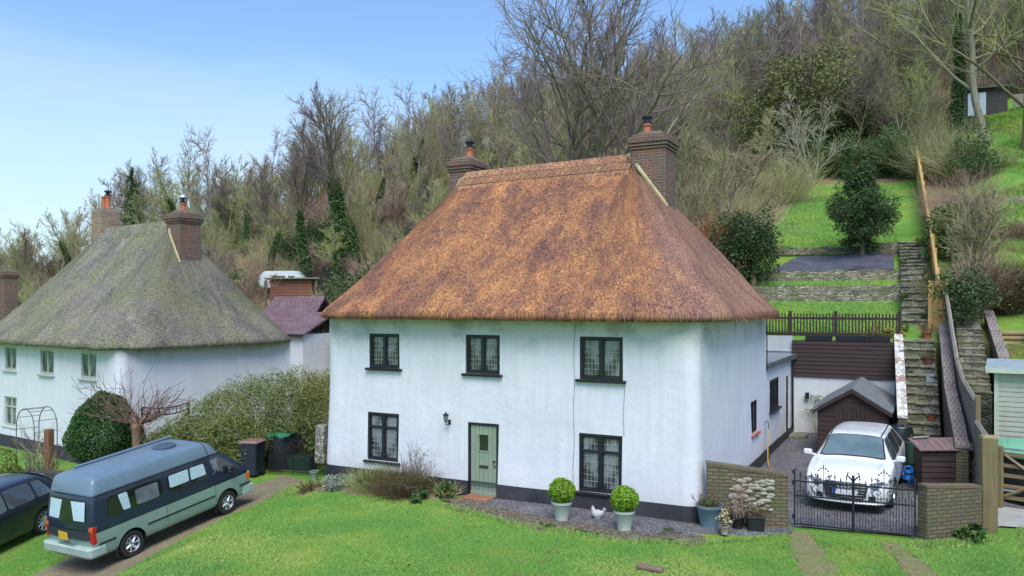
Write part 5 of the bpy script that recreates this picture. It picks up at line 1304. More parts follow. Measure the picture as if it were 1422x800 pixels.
bp = MB(); bp.box((2.49, 0, .46), (.22, 1.56, .26), bev=.06); bp.box((2.30, .80, .46), (.40, .10, .24), bev=.04); bp.box((2.30, -.80, .46), (.40, .10, .24), bev=.04); bp.build('front_bumper', MATS['grey green bumper'], van, smooth=30)
# number plate, lamps, mouldings
mb = MB(); mb.box((-2.615, .14, .82), (.015, .34, .20), bev=.004); mb.build('number_plate', plain('yellow plate', (.62, .38, .03), .5, .1, 8), van)
for s_ in (-1, 1):
    tl_ = MB(); tl_.box((-2.49, s_*.795, .90), (.15, .13, .42), bev=.02); to_ = tl_.build('tail_light', plain('red lens', (.45, .02, .02), .2, .1, 9), van)
    MB().box((-2.505, s_*.797, 1.03), (.13, .122, .10), bev=.01).build('indicator', plain('amber lens', (.60, .13, .02), .25, .1, 9), to_)
    hl = MB(); hl.box((2.40, s_*.64, .84), (.12, .30, .20), bev=.03); ho = hl.build('headlight', plain('clear lens', (.55, .58, .58), .12, .1, 6), van); MB().box((2.30, s_*.80, .84), (.24, .06, .19), bev=.02).build('indicator', MATS['amber lens'], ho)
    mi_ = MB(); mi_.tube([(1.62, s_*.84, 1.16), (1.68, s_*.93, 1.18)], .02, 6); mi_.box((1.68, s_*.99, 1.23), (.09, .15, .22), bev=.03); mi_.build('wing_mirror', M_BLKPL, van)
for s_ in (-1, 1):
    for (a, b_) in ((-2.42, -1.97), (-1.08, 1.08), (1.97, 2.40)): MB().box(((a+b_)/2, s_*.868, .66), (b_-a, .02, .04), bev=.006).build('side_moulding', M_BLKPL, van)
mo_ = MB()
for s_ in (-1, 1): mo_.tube([(VL.S(u, 7.75)[0], s_*(VL.S(u, 7.75)[1]+.012), VL.S(u, 7.75)[2]) for u in np.linspace(1.2, 10.3, 40)], .014, 5)
for s_ in (-1, 1):      # door shuts
    for (u, v0, v1) in ((4.80, 1.6, 7.5), (6.80, 1.6, 7.5), (2.55, 4.0, 7.5)): mo_.tube([(VL.S(u, v)[0], s_*(VL.S(u, v)[1]+.002), VL.S(u, v)[2]) for v in np.linspace(v0, v1, 12)], .005, 4)
mo_.tube([(VL.S(7.2, v)[0], VL.S(7.2, v)[1], VL.S(7.2, v)[2]+.005) for v in np.linspace(8.1, 11, 10)], .012, 4); mo_.tube([(VL.S(7.2, v)[0], -VL.S(7.2, v)[1], VL.S(7.2, v)[2]+.005) for v in np.linspace(8.1, 11, 10)], .012, 4)
mo_.build('seam_trim', M_BLKPL, van)
for s_ in (-1, 1): MB().box((1.18, s_*.875, 1.02), (.16, .03, .035), bev=.008).build('door_handle', M_BLKPL, van)
hv = MB(); hv.lathe([(.30, 2.215), (.31, 2.245), (.27, 2.265), (0, 2.27)], 24, (.2, -.12, 0)); hv.build('roof_vent', plain('dark vent', (.06, .09, .13), .5), van, smooth=50)
aw = MB(); aw.tube([(-1.9, .55, 2.22), (1.0, .55, 2.24)], .035, 8); aw.build('roof_rail', P_RF, van, smooth=True)
sw = MB(); sw.lathe([(.165, -.012), (.18, 0), (.165, .012), (.15, 0), (.165, -.012)], 20); swo = sw.build('steering_wheel', M_BLKPL, van, smooth=True); swo.location = (1.15, -.70, 1.30); swo.rotation_euler = (0, R_(-35), 0)
for x in (-WBs/2, WBs/2):
    for s_ in (-1, 1): wheel(van, x, s_*.74, .32, .335, .20, M_ALLOY, 7, s_, 'steel', .60)
[MB().box((x, s_*.76, .28), (.02, .18, .26)).build('mud_flap', M_BLKPL, van) for x in (-WBs/2-.42, WBs/2-.42) for s_ in (-1, 1)]
van.scale = (.9, .9, .9)
zr_w, zf_w = gz(PV[0], PV[1]), gz(PV[0]+vdir.x*WBs*.9, PV[1]+vdir.y*WBs*.9)
van.rotation_euler = (0, -math.atan2(zf_w-zr_w, WBs*.9), vang); van.location.z = (zr_w+zf_w)/2+.03; print('van', PV, PVf, zr_w, zf_w)

# ================= generic car loft: 11 ring points
def carsec(x, bw, sill, beltz, roofz, roofw, low=.30, mid=1.0, ww=None):
    """x, half width, sill z, belt z, roof z, half roof width"""
    ww = ww if ww is not None else bw
    return [(bw*.80, sill), (bw*.95, sill+.03), (bw*.995, lerp(sill, beltz, .35)), (bw*1.0, lerp(sill, beltz, .62)), (bw*.985, lerp(sill, beltz, .88)), (ww*.955, beltz), (lerp(ww*.93, roofw, .5), lerp(beltz, roofz, .52)), (roofw, roofz-.05*(roofz-beltz > .15)), (roofw*.86, roofz-.012), (roofw*.5, roofz+.012), (0, roofz+.018)]
# ---- white estate car, front faces the gate (local +x = forward)
est = thing('estate_car', 'white estate car parked on the gravel driveway behind the iron gate', 'car', (2.77, 4.70, .03), R_(-92.2))
BW = .915
ast = [(-2.34, carsec(-2.34, BW*.86, .42, .95, 1.00, .60)), (-2.30, carsec(-2.30, BW*.92, .36, .97, 1.06, .62)), (-2.15, carsec(-2.15, BW*.97, .30, .98, 1.22, .60)), (-1.95, carsec(-1.95, BW, .27, .98, 1.40, .58)), (-1.4, carsec(-1.4, BW, .22, .97, 1.445, .60)), (-.7, carsec(-.7, BW, .2, .95, 1.465, .62)), (0, carsec(0, BW, .2, .935, 1.465, .62)), (.42, carsec(.42, BW, .2, .925, 1.43, .60)),
       (.80, carsec(.80, BW, .2, .925, 1.235, .645)), (1.16, carsec(1.16, BW, .2, .92, 1.01, .70)), (1.30, carsec(1.30, BW, .2, .90, .955, .70)), (1.75, carsec(1.75, BW*.985, .2, .83, .90, .66)), (2.08, carsec(2.08, BW*.955, .2, .74, .815, .62)), (2.26, carsec(2.26, BW*.90, .22, .66, .73, .56)), (2.345, carsec(2.345, BW*.80, .25, .56, .62, .46)), (2.365, carsec(2.365, BW*.72, .30, .50, .545, .42))]
AL = Loft(ast)
P_WH = m_paint('white car paint', (.80, .82, .84), .22)
AL.body('body', [P_WH, M_UNDER], lambda u, v: 0, est, 5, 3, wells=[(-1.42, .32), (1.40, .32)], wellmat=1, wr=.375, ymax=.86)
CG = m_glass('car glass', (.020, .028, .033), (.05, .065, .07), rough=.04, sc=.8, cut=.5)
CG2 = m_glass('car windscreen glass', (.09, .13, .145), (.13, .18, .19), rough=.06, sc=.8, cut=.5)
def across(L_, mb, u0, u1, wf, off=.007, n=12, m=6, v=7.0, mi=0):
    """panel spanning the car between its two roof edges (windscreen, rear glass, sunroof)"""
    vs = []
    for j in range(m+1):
        u = lerp(u0, u1, j/m); E = L_.S(u, v)
        for i in range(n+1):
            a = 2*i/n-1; av = abs(a)*wf; P = None
            lo, hi = v, L_.nv-1
            y = av*E[1]
            for _ in range(16):
                md_ = (lo+hi)/2; P = L_.S(u, md_)
                if P[1] > y: lo = md_
                else: hi = md_
            vs.append((P[0]+(off*.7 if u > 5 else -off*.7), math.copysign(y, a) if i*2 != n else 0, P[2]+off))
    mb.add(vs, [(j*(n+1)+i, j*(n+1)+i+1, (j+1)*(n+1)+i+1, (j+1)*(n+1)+i) for j in range(m) for i in range(n)], mi)
mb = MB(); across(AL, mb, 9.02, 7.10, 1.02, .006); mb.build('windscreen_surround', M_BLKPL, est, smooth=60)
mb = MB(); across(AL, mb, 8.92, 7.18, .965, .011); mb.build('windscreen', CG2, est, smooth=60)
mb = MB(); across(AL, mb, 1.25, 2.9, .93, .008); mb.build('rear_window', CG, est, smooth=60)
panes(AL, ([(3.2, 5.12), (4.75, 5.12), (4.75, 6.80), (3.5, 6.80)], [(4.85, 5.12), (6.15, 5.12), (6.15, 6.82), (4.85, 6.82)], [(6.25, 5.12), (8.6, 5.12), (7.25, 6.80), (6.25, 6.84)]), .006, 10, 9, 'side_window', CG, est)
for s_ in (-1, 1):
    mb = MB(); mb.tube([(AL.S(u, 7.6)[0], s_*AL.S(u, 7.6)[1], AL.S(u, 7.6)[2]+.035*max(0.0, math.sin(math.pi*(u-2.6)/4.6))**.3) for u in np.linspace(2.7, 7.1, 24)], .014, 6); mb.build('roof_rail', M_BLKPL, est, smooth=True)
# front fascia built on the nose
nm = MB()
def nose(y, z, off=0.0):
    """point on the nose at (y,z)"""
    best = 2.425-.11*(abs(y)/.7)**2.2-.0*(z-.5); 
    if z > .55: best -= (z-.55)*.38
    return best+off
def nosepoly(mb, pts, off, th=.03, mi=0):
    """panel wrapped on the nose: convex outline cut into columns"""
    ys_ = np.linspace(min(p[0] for p in pts)+1e-4, max(p[0] for p in pts)-1e-4, 17); cols = []
    for y in ys_:
        zs_ = []
        for (a, b_) in zip(pts, pts[1:]+pts[:1]):
            if (a[0]-y)*(b_[0]-y) <= 0 and abs(a[0]-b_[0]) > 1e-9: zs_.append(a[1]+(b_[1]-a[1])*(y-a[0])/(b_[0]-a[0]))
        cols.append((min(zs_), max(zs_)))
    nz_ = 5; vs = [(nose(y, lerp(lo, hi, k/nz_), off), y, lerp(lo, hi, k/nz_)) for y, (lo, hi) in zip(ys_, cols) for k in range(nz_+1)]
    m_ = nz_+1; mb.add(vs, [(i*m_+k, (i+1)*m_+k, (i+1)*m_+k+1, i*m_+k+1) for i in range(16) for k in range(nz_)], mi)
    for k in (0, nz_):      # return edges
        e = [vs[i*m_+k] for i in range(17)]; mb.add(e+[(x-th, y, z) for x, y, z in e], [(i, i+1, 18+i, 17+i) for i in range(16)], mi)
    for i in (0, 16):
        e = [vs[i*m_+k] for k in range(m_)]; mb.add(e+[(x-th, y, z) for x, y, z in e], [(k, k+1, m_+k+1, m_+k) for k in range(nz_)], mi)
bpz = MB(); bpz.grid(lambda a, b_: (nose(lerp(-.78, .78, a), lerp(.22, .66, b_), .0)-(.16*max(0, (abs(2*a-1)-.88)/.12)**2), lerp(-.83, .83, a), lerp(.22, .66, b_)), 24, 8); bpz.build('front_bumper', P_WH, est, smooth=60)
nosepoly(nm, [(-.44, .655), (.44, .655), (.46, .60), (.40, .36), (.33, .30), (-.33, .30), (-.40, .36), (-.46, .60)], .035, .04)
gro = nm.build('grille', M_BLKPL, est)
gb_ = MB()
for k in range(5): z_ = .345+k*.06; wgr = .36+.075*(z_-.33)/.3; gb_.tube([(nose(y, z_, .045), y, z_) for y in np.linspace(-wgr, wgr, 9)], .004, 5)
edge = [(-.44, .655), (.44, .655), (.46, .60), (.40, .36), (.33, .30), (-.33, .30), (-.40, .36), (-.46, .60), (-.44, .655)]
gb_.tube([(nose(y, z, .045), y, z) for y, z in edge], .011, 6); gb_.build('grille_bar', plain('dark chrome', (.16, .16, .18), .3, .1, 5, metal=.8, bmp=0), gro, smooth=True)
rg = MB()
for k in range(4):
    yc = (k-1.5)*.078; o = len(rg.v); rg.lathe([(.047, -.008), (.056, 0), (.047, .008), (.038, 0), (.047, -.008)], 22)
    for i in range(o, len(rg.v)): v = rg.v[i]; rg.v[i] = (nose(yc+v[0], .60+v[1], .055+v[2]), yc+v[0], .60+v[1])
rg.build('ring_badge', M_CHROME, gro, smooth=True)
np_ = MB(); nosepoly(np_, [(-.26, .40), (.26, .40), (.26, .51), (-.26, .51)], .062, .02); npo = np_.build('number_plate', plain('white plate', (.62, .64, .68), .4, .12, 5), est)
np2 = MB(); nosepoly(np2, [(-.262, .398), (-.19, .398), (-.19, .512), (-.262, .512)], .066, .02); np2.build('plate_band', plain('blue plate band', (.03, .10, .40), .4), npo)
for s_ in (-1, 1):
    h1 = MB(); q = [(s_*.47, .60), (s_*.58, .53), (s_*.76, .555), (s_*.84, .65), (s_*.76, .71), (s_*.49, .665)]; q = q if s_ > 0 else list(reversed(q)); nosepoly(h1, q, .03, .05)
    ho = h1.build('headlight', m_glass('headlamp glass', (.05, .055, .06), (.22, .24, .27), sc=9, cut=.5), est)
    h2 = MB(); [h2.lathe([(.0, .0), (.042, .0), (.05, .012), (.04, .016)], 16, (0, 0, 0), axis='X') for _ in (0,)]
    h2.v = [(v[0]+nose(s_*.60, .61, .034), v[1]+s_*.60, v[2]+.615) for v in h2.v]; h2.build('lamp_projector', M_CHROME, ho, smooth=True)
    a1 = MB(); q = [(s_*.46, .28), (s_*.64, .29), (s_*.67, .40), (s_*.48, .39)]; q = q if s_ > 0 else list(reversed(q)); nosepoly(a1, q, .02, .03); a1.build('air_intake', M_BLKPL, est)
    mi_ = MB(); mi_.tube([(.98, s_*.84, .96), (1.0, s_*.95, .98)], .022, 6); mi_.box((.99, s_*1.01, 1.02), (.11, .19, .13), bev=.04); mi_.build('wing_mirror', P_WH, est, smooth=40)
sp = MB(); sp.tube([(nose(y, .23, .05)-(.14*max(0, (abs(y)-.66)/.12)**2), y, .235) for y in np.linspace(-.78, .78, 19)], .022, 6); sp.build('front_splitter', P_WH, est, smooth=True)
lo_ = MB(); lo_.box((2.22, 0, .20), (.16, 1.5, .14)); lo_.build('undertray', M_UNDER, est)
bl = MB()
for s_ in (-1, 1): bl.tube([(AL.S(u, 9.0 if u > 9.5 else 9)[0], s_*lerp(.52, .40, (u-10)/3.5), AL.S(u, 9)[2]+.0) for u in np.linspace(10.0, 13.2, 12)], .006, 4)
for s_ in (-1, 1): bl.tube([(1.22, s_*-.1-.25, .985), (1.05, s_*.2-.1, 1.06)], .008, 4)
bl.build('bonnet_crease', P_WH, est, smooth=True)
for x in (-1.42, 1.40):
    for s_ in (-1, 1): wheel(est, x, s_*.80, .32, .325, .21, M_ALLOY, 5, s_, 'alloy', .70)

# ---- black hatchback at the left edge
bh = pd(59, 20.3)
hvdir = Vector((FW[0]*math.cos(R_(12.6))+RT[0]*math.sin(R_(12.6)), FW[1]*math.cos(R_(12.6))+RT[1]*math.sin(R_(12.6)))); bdir = -hvdir; bleft = Vector((-bdir.y, bdir.x))
brw = Vector((bh[0], bh[1])); bc = brw-bleft*.76+bdir*1.30
hz = (gz(brw.x, brw.y)+gz(brw.x+bdir.x*2.6, brw.y+bdir.y*2.6))/2+.02; hpitch = -math.atan2(gz(brw.x+bdir.x*2.6, brw.y+bdir.y*2.6)-gz(brw.x, brw.y), 2.6)
hat = thing('hatchback', 'black hatchback at the left edge beside the camper van', 'car', (bc.x, bc.y, hz), math.atan2(bdir.y, bdir.x))
hat.rotation_euler = (0, hpitch, hat.rotation_euler.z)
P_BK = m_paint('black car paint', (.012, .014, .024), .2)
BW = .90
hst = [(-2.10, carsec(0, BW*.84, .42, .88, .94, .58)), (-2.06, carsec(0, BW*.90, .36, .92, 1.02, .60)), (-1.92, carsec(0, BW*.96, .30, .94, 1.20, .58)), (-1.62, carsec(0, BW, .25, .95, 1.39, .57)), (-1.0, carsec(0, BW, .22, .94, 1.44, .60)), (-.3, carsec(0, BW, .2, .92, 1.46, .62)), (.2, carsec(0, BW, .2, .91, 1.42, .60)), (.75, carsec(0, BW, .2, .91, 1.15, .66)), (1.05, carsec(0, BW, .2, .90, .97, .70)), (1.6, carsec(0, BW*.98, .2, .80, .87, .64)), (1.98, carsec(0, BW*.92, .2, .68, .74, .55)), (2.12, carsec(0, BW*.8, .25, .55, .60, .45))]
HL = Loft(hst)
HL.body('body', [P_BK, M_UNDER], lambda u, v: 0, hat, 5, 3, wells=[(-1.30, .32), (1.30, .32)], wellmat=1, wr=.375, ymax=.85)
panes(HL, ([(3.0, 5.12), (3.75, 5.12), (3.75, 6.75), (3.35, 6.70)], [(3.85, 5.12), (5.0, 5.12), (5.0, 6.80), (3.85, 6.80)], [(5.08, 5.12), (6.9, 5.12), (6.2, 6.75), (5.08, 6.80)]), .006, 10, 9, 'side_window', m_glass('tinted car glass', (.05, .065, .08), (.10, .13, .15), sc=1, cut=.5), hat)
mb = MB(); across(HL, mb, 1.2, 2.8, .93, .008); mb.build('rear_window', CG, hat, smooth=60)
mb = MB(); across(HL, mb, 7.9, 6.3, .95, .008); mb.build('windscreen', CG, hat, smooth=60)
mb = MB(); mb.tube([(-1.7, .1, 1.40), (-1.82, .1, 1.50)], [.02, .006], 6); mb.build('aerial', M_BLKPL, hat)
mb = MB(); across(HL, mb, 2.6, 3.0, .98, .03); mb.build('roof_spoiler', P_BK, hat, smooth=60)
for s_ in (-1, 1): MB().box((-2.0, s_*.68, .88), (.16, .28, .16), bev=.03).build('tail_light', plain('dark red lens', (.12, .01, .01), .2), hat); MB().box((.85, s_*.98, .96), (.11, .18, .13), bev=.04).build('wing_mirror', P_BK, hat)
mb = MB(); mb.box((-2.07, 0, .50), (.18, 1.5, .26), bev=.06); mb.build('rear_bumper', P_BK, hat, smooth=30)
[MB().box((x_, s_*.90, .86), (.16, .02, .03)).build('door_handle', M_BLKPL, hat) for x_ in (-.9, .1) for s_ in (-1, 1)]
for x in (-1.30, 1.30):
    for s_ in (-1, 1): wheel(hat, x, s_*.78, .32, .325, .21, M_ALLOY, 10, s_, 'alloy', .74)
# ------------------------------------------------------------------ foliage materials
L_DARK = m_leaf('dark evergreen leaf', [(.028, .05, .018), (.055, .09, .03), (.09, .14, .045)], .5)
L_HOLLY = m_leaf('glossy holly leaf', [(.03, .055, .020), (.055, .09, .035), (.12, .165, .075)], .6, .12)
L_MID = m_leaf('mid green leaf', [(.04, .075, .018), (.07, .12, .028), (.12, .17, .045)], .5)
L_OLIVE = m_leaf('olive conifer leaf', [(.065, .08, .022), (.12, .135, .035), (.19, .19, .055)], .6)
L_IVY = m_leaf('ivy leaf', [(.035, .075, .022), (.07, .14, .038), (.12, .19, .055)], .45, .3)
L_BOX = m_leaf('bright box leaf', [(.10, .20, .01), (.17, .32, .015), (.26, .40, .03)], .5)
L_HEDGE = m_leaf('hedge leaf', [(.05, .075, .018), (.11, .14, .03), (.16, .20, .045), (.20, .20, .07)], .6)
L_TAN = m_leaf('dead tan stem', [(.12, .085, .045), (.20, .15, .085), (.30, .24, .15)], .9, .1)
L_SILV = m_leaf('silver leaf', [(.20, .24, .17), (.32, .37, .28), (.42, .46, .36)], .7)
L_GRASS = m_leaf('grass blade', [(.12, .25, .06), (.17, .33, .08), (.28, .41, .10), (.42, .46, .14)], .7, .15)
L_YEL = m_leaf('yellow moss leaf', [(.20, .20, .03), (.35, .33, .05), (.42, .38, .12)], .8)
def bark(name, c, dk, moss=None):
    m, t, b = newmat(name); v = coord(t, scale=(3, 3, .8)); n1 = noi(t, v, 2.5, 6, .7)
    oi = t.nodes.new('ShaderNodeObjectInfo')
    col = ramp(t, n1, [(.3, dk), (.6, c), (.85, tuple(x*1.35 for x in c))])
    if moss: col = mixc(t, col, moss, math_(t, 'MULTIPLY', ramp(t, math_(t, 'ADD', noi(t, coord(t), .5, 4), math_(t, 'MULTIPLY', oi.outputs['Random'], .3)), [(.45, (0, 0, 0)), (.8, (1, 1, 1))]), .7))
    k = nod(t, 'ShaderNodeMapRange'); k.inputs['To Min'].default_value = 1.05; k.inputs['To Max'].default_value = 1.75; t.links.new(oi.outputs['Random'], k.inputs['Value'])
    mm = t.nodes.new('ShaderNodeVectorMath'); mm.operation = 'SCALE'; t.links.new(col, mm.inputs[0]); t.links.new(k.outputs[0], mm.inputs['Scale'])
    t.links.new(mm.outputs[0], b.inputs['Base Color']); b.inputs['Roughness'].default_value = .92; b.inputs['Specular IOR Level'].default_value = .15
    bump(t, b, n1, .6, .03); MATS[name] = m; return m
B_GREY = bark('grey green bark', (.21, .20, .14), (.11, .10, .07), (.16, .18, .07))
B_BROWN = bark('brown bark', (.13, .10, .075), (.06, .045, .035), (.10, .10, .04))
B_PALE = bark('pale bark', (.26, .24, .18), (.14, .13, .09), (.18, .18, .10))
T_PURP = bark('purple brown twigs', (.19, .145, .135), (.12, .085, .085), (.16, .13, .11))
T_TAN = bark('tan twigs', (.34, .29, .175), (.22, .185, .11), (.27, .27, .12))
T_OLIVE = bark('olive twigs', (.27, .265, .135), (.17, .165, .08), (.24, .27, .09))
T_PINK = bark('pinkish twigs', (.32, .22, .17), (.21, .14, .11))
T_RUST = bark('rusty twigs', (.42, .20, .10), (.28, .12, .06))
T_PALE = bark('pale twigs', (.36, .34, .26), (.24, .22, .16))
T_DARK = bark('dark twigs', (.055, .048, .040), (.03, .026, .022))

def fan(seed, n, h, spread, mat_r=.010, k=5, fork=3, curl=.12, base=.15):
    """multi-stemmed twiggy clump"""
    r = np.random.default_rng(seed); L_ = []
    for i in range(n):
        a = r.random()*2*math.pi; b0 = np.array([math.cos(a)*base*r.random(), math.sin(a)*base*r.random(), -.05]); t = spread*r.random()**.7
        a2 = a+r.normal(0, .5); d = np.array([math.cos(a2)*t, math.sin(a2)*t, 1.0]); d /= np.linalg.norm(d)
        p, rr = limb(r, b0, d, h*(.6+.5*r.random()), k, mat_r, mat_r*.5, curl, 0.0); L_.append((p, rr))
        for f in range(fork):
            i0 = r.integers(1, k-1); dd = outdir(r, (p[i0+1]-p[i0])/np.linalg.norm(p[i0+1]-p[i0]), .3+.5*r.random())
            L_.append(limb(r, p[i0], dd, h*(.2+.3*r.random()), 4, mat_r*.7, mat_r*.35, curl, .02))
    return L_
def twig_obj(name, lines, mat, parent=None, sides=3, cyc=False):
    V_, F_ = tubes(lines, sides); return npmesh(name, V_, F_, mat, None, parent)
def leaf_obj(name, P, size, mat, parent=None, seed=0, ratio=.55, out=None, tone=None):
    V_, F_ = leafmesh(np.asarray(P), size, seed, ratio, out=out); r = np.random.default_rng(seed+5)
    t_ = r.random(len(F_)) if tone is None else np.clip(np.asarray(tone)*.6+r.random(len(F_))*.4, 0, 1)
    return npmesh(name, V_, F_, mat, t_, parent)
def blades(seed, P, h, w_, lean=.35):
    """grass blades: one triangle each at base points P"""
    r = np.random.default_rng(seed); n = len(P); a = r.random(n)*2*math.pi; d = np.stack([np.cos(a), np.sin(a), np.zeros(n)], 1)
    hh = (h*(.5+.8*r.random(n)))[:, None]; b_ = r.random(n)*2*math.pi; ld = np.stack([np.cos(b_), np.sin(b_), np.zeros(n)], 1)*(lean*r.random((n, 1)))*hh
    T_ = P+ld+np.array([0, 0, 1.])*hh; V_ = np.stack([P-d*w_, P+d*w_, T_], 1).reshape(-1, 3); return V_, np.arange(n*3).reshape(n, 3), r.random(n)

# ------------------------------------------------------------------ pots by the cottage
M_POT = plain('pale green glazed pot', (.40, .47, .40), .45, .1, 5)
def potprof(r, h, foot=.68): return [(0, 0), (r*foot, 0), (r*foot, .01), (r*.94, h*.86), (r*.96, h*.87), (r*1.03, h*.88), (r*1.04, h), (r*.96, h), (r*.92, h*.90), (0, h*.88)]
def topiary(px, py, label):
    x, y, z = hit(px, py); t = thing('topiary_pot', label, 'potted plant', (x, y, z+.03), 0, 'clipped box balls in green pots')
    mb = MB(); mb.lathe(potprof(.21, .40, .62), 28); mb.build('pot', M_POT, t, smooth=40)
    mb = MB(); mb.tube([(0, 0, .3), (0, 0, .55)], .02, 6); mb.build('stem', B_BROWN, t)
    r = np.random.default_rng(int(px)); n = 5200; d = r.normal(0, 1, (n, 3)); d /= np.linalg.norm(d, axis=1, keepdims=True); lum = np.array([mnoise.noise(Vector(q)*2.6) for q in d])
    P = d*(.28*(1+.12*lum)*(1-.16*r.random(n)**2))[:, None]*np.array([1, 1, .92])+np.array([0, 0, .62]); leaf_obj('foliage', P, .040, L_BOX, t, int(px), .6, out=d, tone=.5+lum)
topiary(780, 725, 'round clipped box ball in a pale green pot, the one nearer the front door'); topiary(867, 738, 'round clipped box ball in a pale green pot, below the lower right window')
# hen ornament
x, y, z = hit(830, 722); hn = thing('hen_ornament', 'grey stone hen ornament sitting on the gravel between the two box balls', 'ornament', (x, y, z+.03), R_(200))
mb = MB(); mb.tube([(-.15, 0, .22), (-.13, 0, .17), (-.07, 0, .13), (.02, 0, .125), (.09, 0, .15), (.12, 0, .22), (.13, 0, .28), (.135, 0, .31)], [.012, .05, .10, .125, .10, .055, .042, .01], 16)
mb.lathe([(.03, 0), (.085, .0), (.10, .05)], 14); mb.box((-.17, 0, .235), (.08, .03, .09), ry=R_(-30), bev=.01); mb.build('body', plain('pale cast stone', (.46, .45, .45), .85, .15, 9), hn, smooth=60)
mb = MB(); mb.tube([(.16, 0, .285), (.20, 0, .275)], [.014, .002], 6); mb.build('beak', M_TERRA, hn); mb = MB(); mb.box((.13, 0, .325), (.06, .012, .035), bev=.005); mb.build('comb', plain('dull pink', (.40, .25, .22), .8), hn)
hn.scale = (.8, .8, .8)
# blue pot and companions by the garden wall
def pot(px, py, r, h, mat, label, name='plant_pot', cat='plant pot', soil=True, foot=.66, square=False, xyz=None, group=None):
    x, y, z = hit(px, py) if xyz is None else xyz; t = thing(name, label, cat, (x, y, z+.02), .3, group)
    mb = MB()
    if square:
        mb.box((0, 0, h/2), (r*1.7, r*1.7, h), taper=1.12, bev=.012); mb.box((0, 0, h-.02), (r*1.98, r*1.98, .05), bev=.01)
    else: mb.lathe(potprof(r, h, foot), 28)
    mb.build('pot', mat, t, smooth=40)
    s_ = MB(); s_.lathe([(0, h*.93), (r*.9, h*.91)], 16) if not square else s_.box((0, 0, h), (r*1.7, r*1.7, .02)); s_.build('soil', MATS['dark soil'], t); return t
M_BPOT = plain('blue grey glazed pot', (.13, .20, .24), .4, .3, 4)
tb = pot(985, 733, .27, .46, M_BPOT, 'large blue grey tapered pot against the cottage corner'); twig_obj('dead_stems', [(p+np.array([0, 0, .42]), r_) for p, r_ in fan(3, 14, .35, .8, .010)], L_TAN, tb); leaf_obj('leaves', blob_points(3, (0, 0, .5), (.2, .2, .08), 160)[0], .05, L_MID, tb, 3)
tb = pot(1006, 741, .115, .22, plain('dark blue pot', (.03, .05, .07), .4), 'small dark blue pot between the big blue grey pot and the pale clay pot'); twig_obj('dead_stems', [(p+np.array([0, 0, .2]), r_) for p, r_ in fan(4, 6, .2, .6, .006)], L_TAN, tb)
tb = pot(1005, 743, .10, .17, plain('pale clay pot', (.36, .29, .25), .85, .2, 7), 'little pale clay pot with a cream flowered stem in front of the black pots', xyz=(*hit(1006, 745)[:2], .02)); twig_obj('stems', [(p+np.array([0, 0, .15]), r_) for p, r_ in fan(5, 5, .3, .5, .006)], T_TAN, tb); leaf_obj('flowers', blob_points(5, (0, 0, .36), (.16, .16, .15), 60)[0], .055, m_leaf('cream petal', [(.35, .30, .14), (.55, .50, .28)]), tb, 5)
tb = pot(1024, 736, .15, .26, M_BLKPL, 'black round pot with a thin pink shrub in front of the flint patch'); twig_obj('stems', [(p+np.array([0, 0, .2]), r_) for p, r_ in fan(6, 16, .85, .35, .006)], T_PINK, tb)
tb = pot(1049, 738, .18, .30, M_BLKPL, 'black square planter with bleached twigs, nearest the driveway gate', square=True); twig_obj('stems', [(p+np.array([0, 0, .28]), r_) for p, r_ in fan(7, 22, .42, 1.0, .006)], L_TAN, tb); leaf_obj('leaves', blob_points(7, (0, 0, .42), (.22, .2, .12), 90)[0], .05, L_TAN, tb, 7)
# pots up the steps
for i, (yy, r_, h_, mt, lb_, pl, ph) in enumerate(((13.9, .17, .26, M_TERRA, 'terracotta pot with bleached dead plant, topmost of the pots on the steps', L_TAN, .45), (12.6, .18, .26, plain('brown plum pot', (.16, .06, .05), .6), 'dark brown plum pot with dry grass, second from the top on the steps', L_OLIVE, .30), (11.35, .15, .17, M_TERRA, 'squat terracotta pot halfway up the lower steps', L_MID, .06), (10.55, .15, .17, M_TERRA, 'squat terracotta pot lowest on the steps, above the log store', L_MID, .05))):
    tb = pot(0, 0, r_, h_, mt, lb_, xyz=(sxr(yy)-.24, yy+.16, zstep(yy)), group='pots on the stone steps')
    twig_obj('plant', [(p+np.array([0, 0, h_*.8]), q) for p, q in fan(20+i, 26, ph, .55, .007)], pl, tb)
tb = thing('grey_box', 'small pale grey box standing on the steps between the terracotta pots', 'box', (sxr(12.0)-.22, 12.1, zstep(12.0)+.02), .2); MB().box((0, 0, .12), (.24, .16, .24), bev=.01).build('box_body', plain('pale grey plastic', (.28, .33, .38), .5, .1), tb); MB().box((0, 0, .25), (.26, .18, .025), bev=.008).build('lid', MATS['pale grey plastic'], tb)
x_ = 3.42; tb = thing('yellow_shrub', 'yellow mossy cushion plant on top of the stair wall beside the black troughs', 'plant', (x_-.25, 14.0, 3.35)); leaf_obj('foliage', blob_points(77, (0, 0, .18), (.38, .3, .22), 1500, 14)[0], .055, L_YEL, tb, 77)
twl = fan(61, 22, .8, 1.6, .008); tb = thing('dead_plant', 'bleached dead stems flopping over the black troughs', 'plant', (2.55, 13.6, 3.45)); twig_obj('stems', twl, L_TAN, tb)

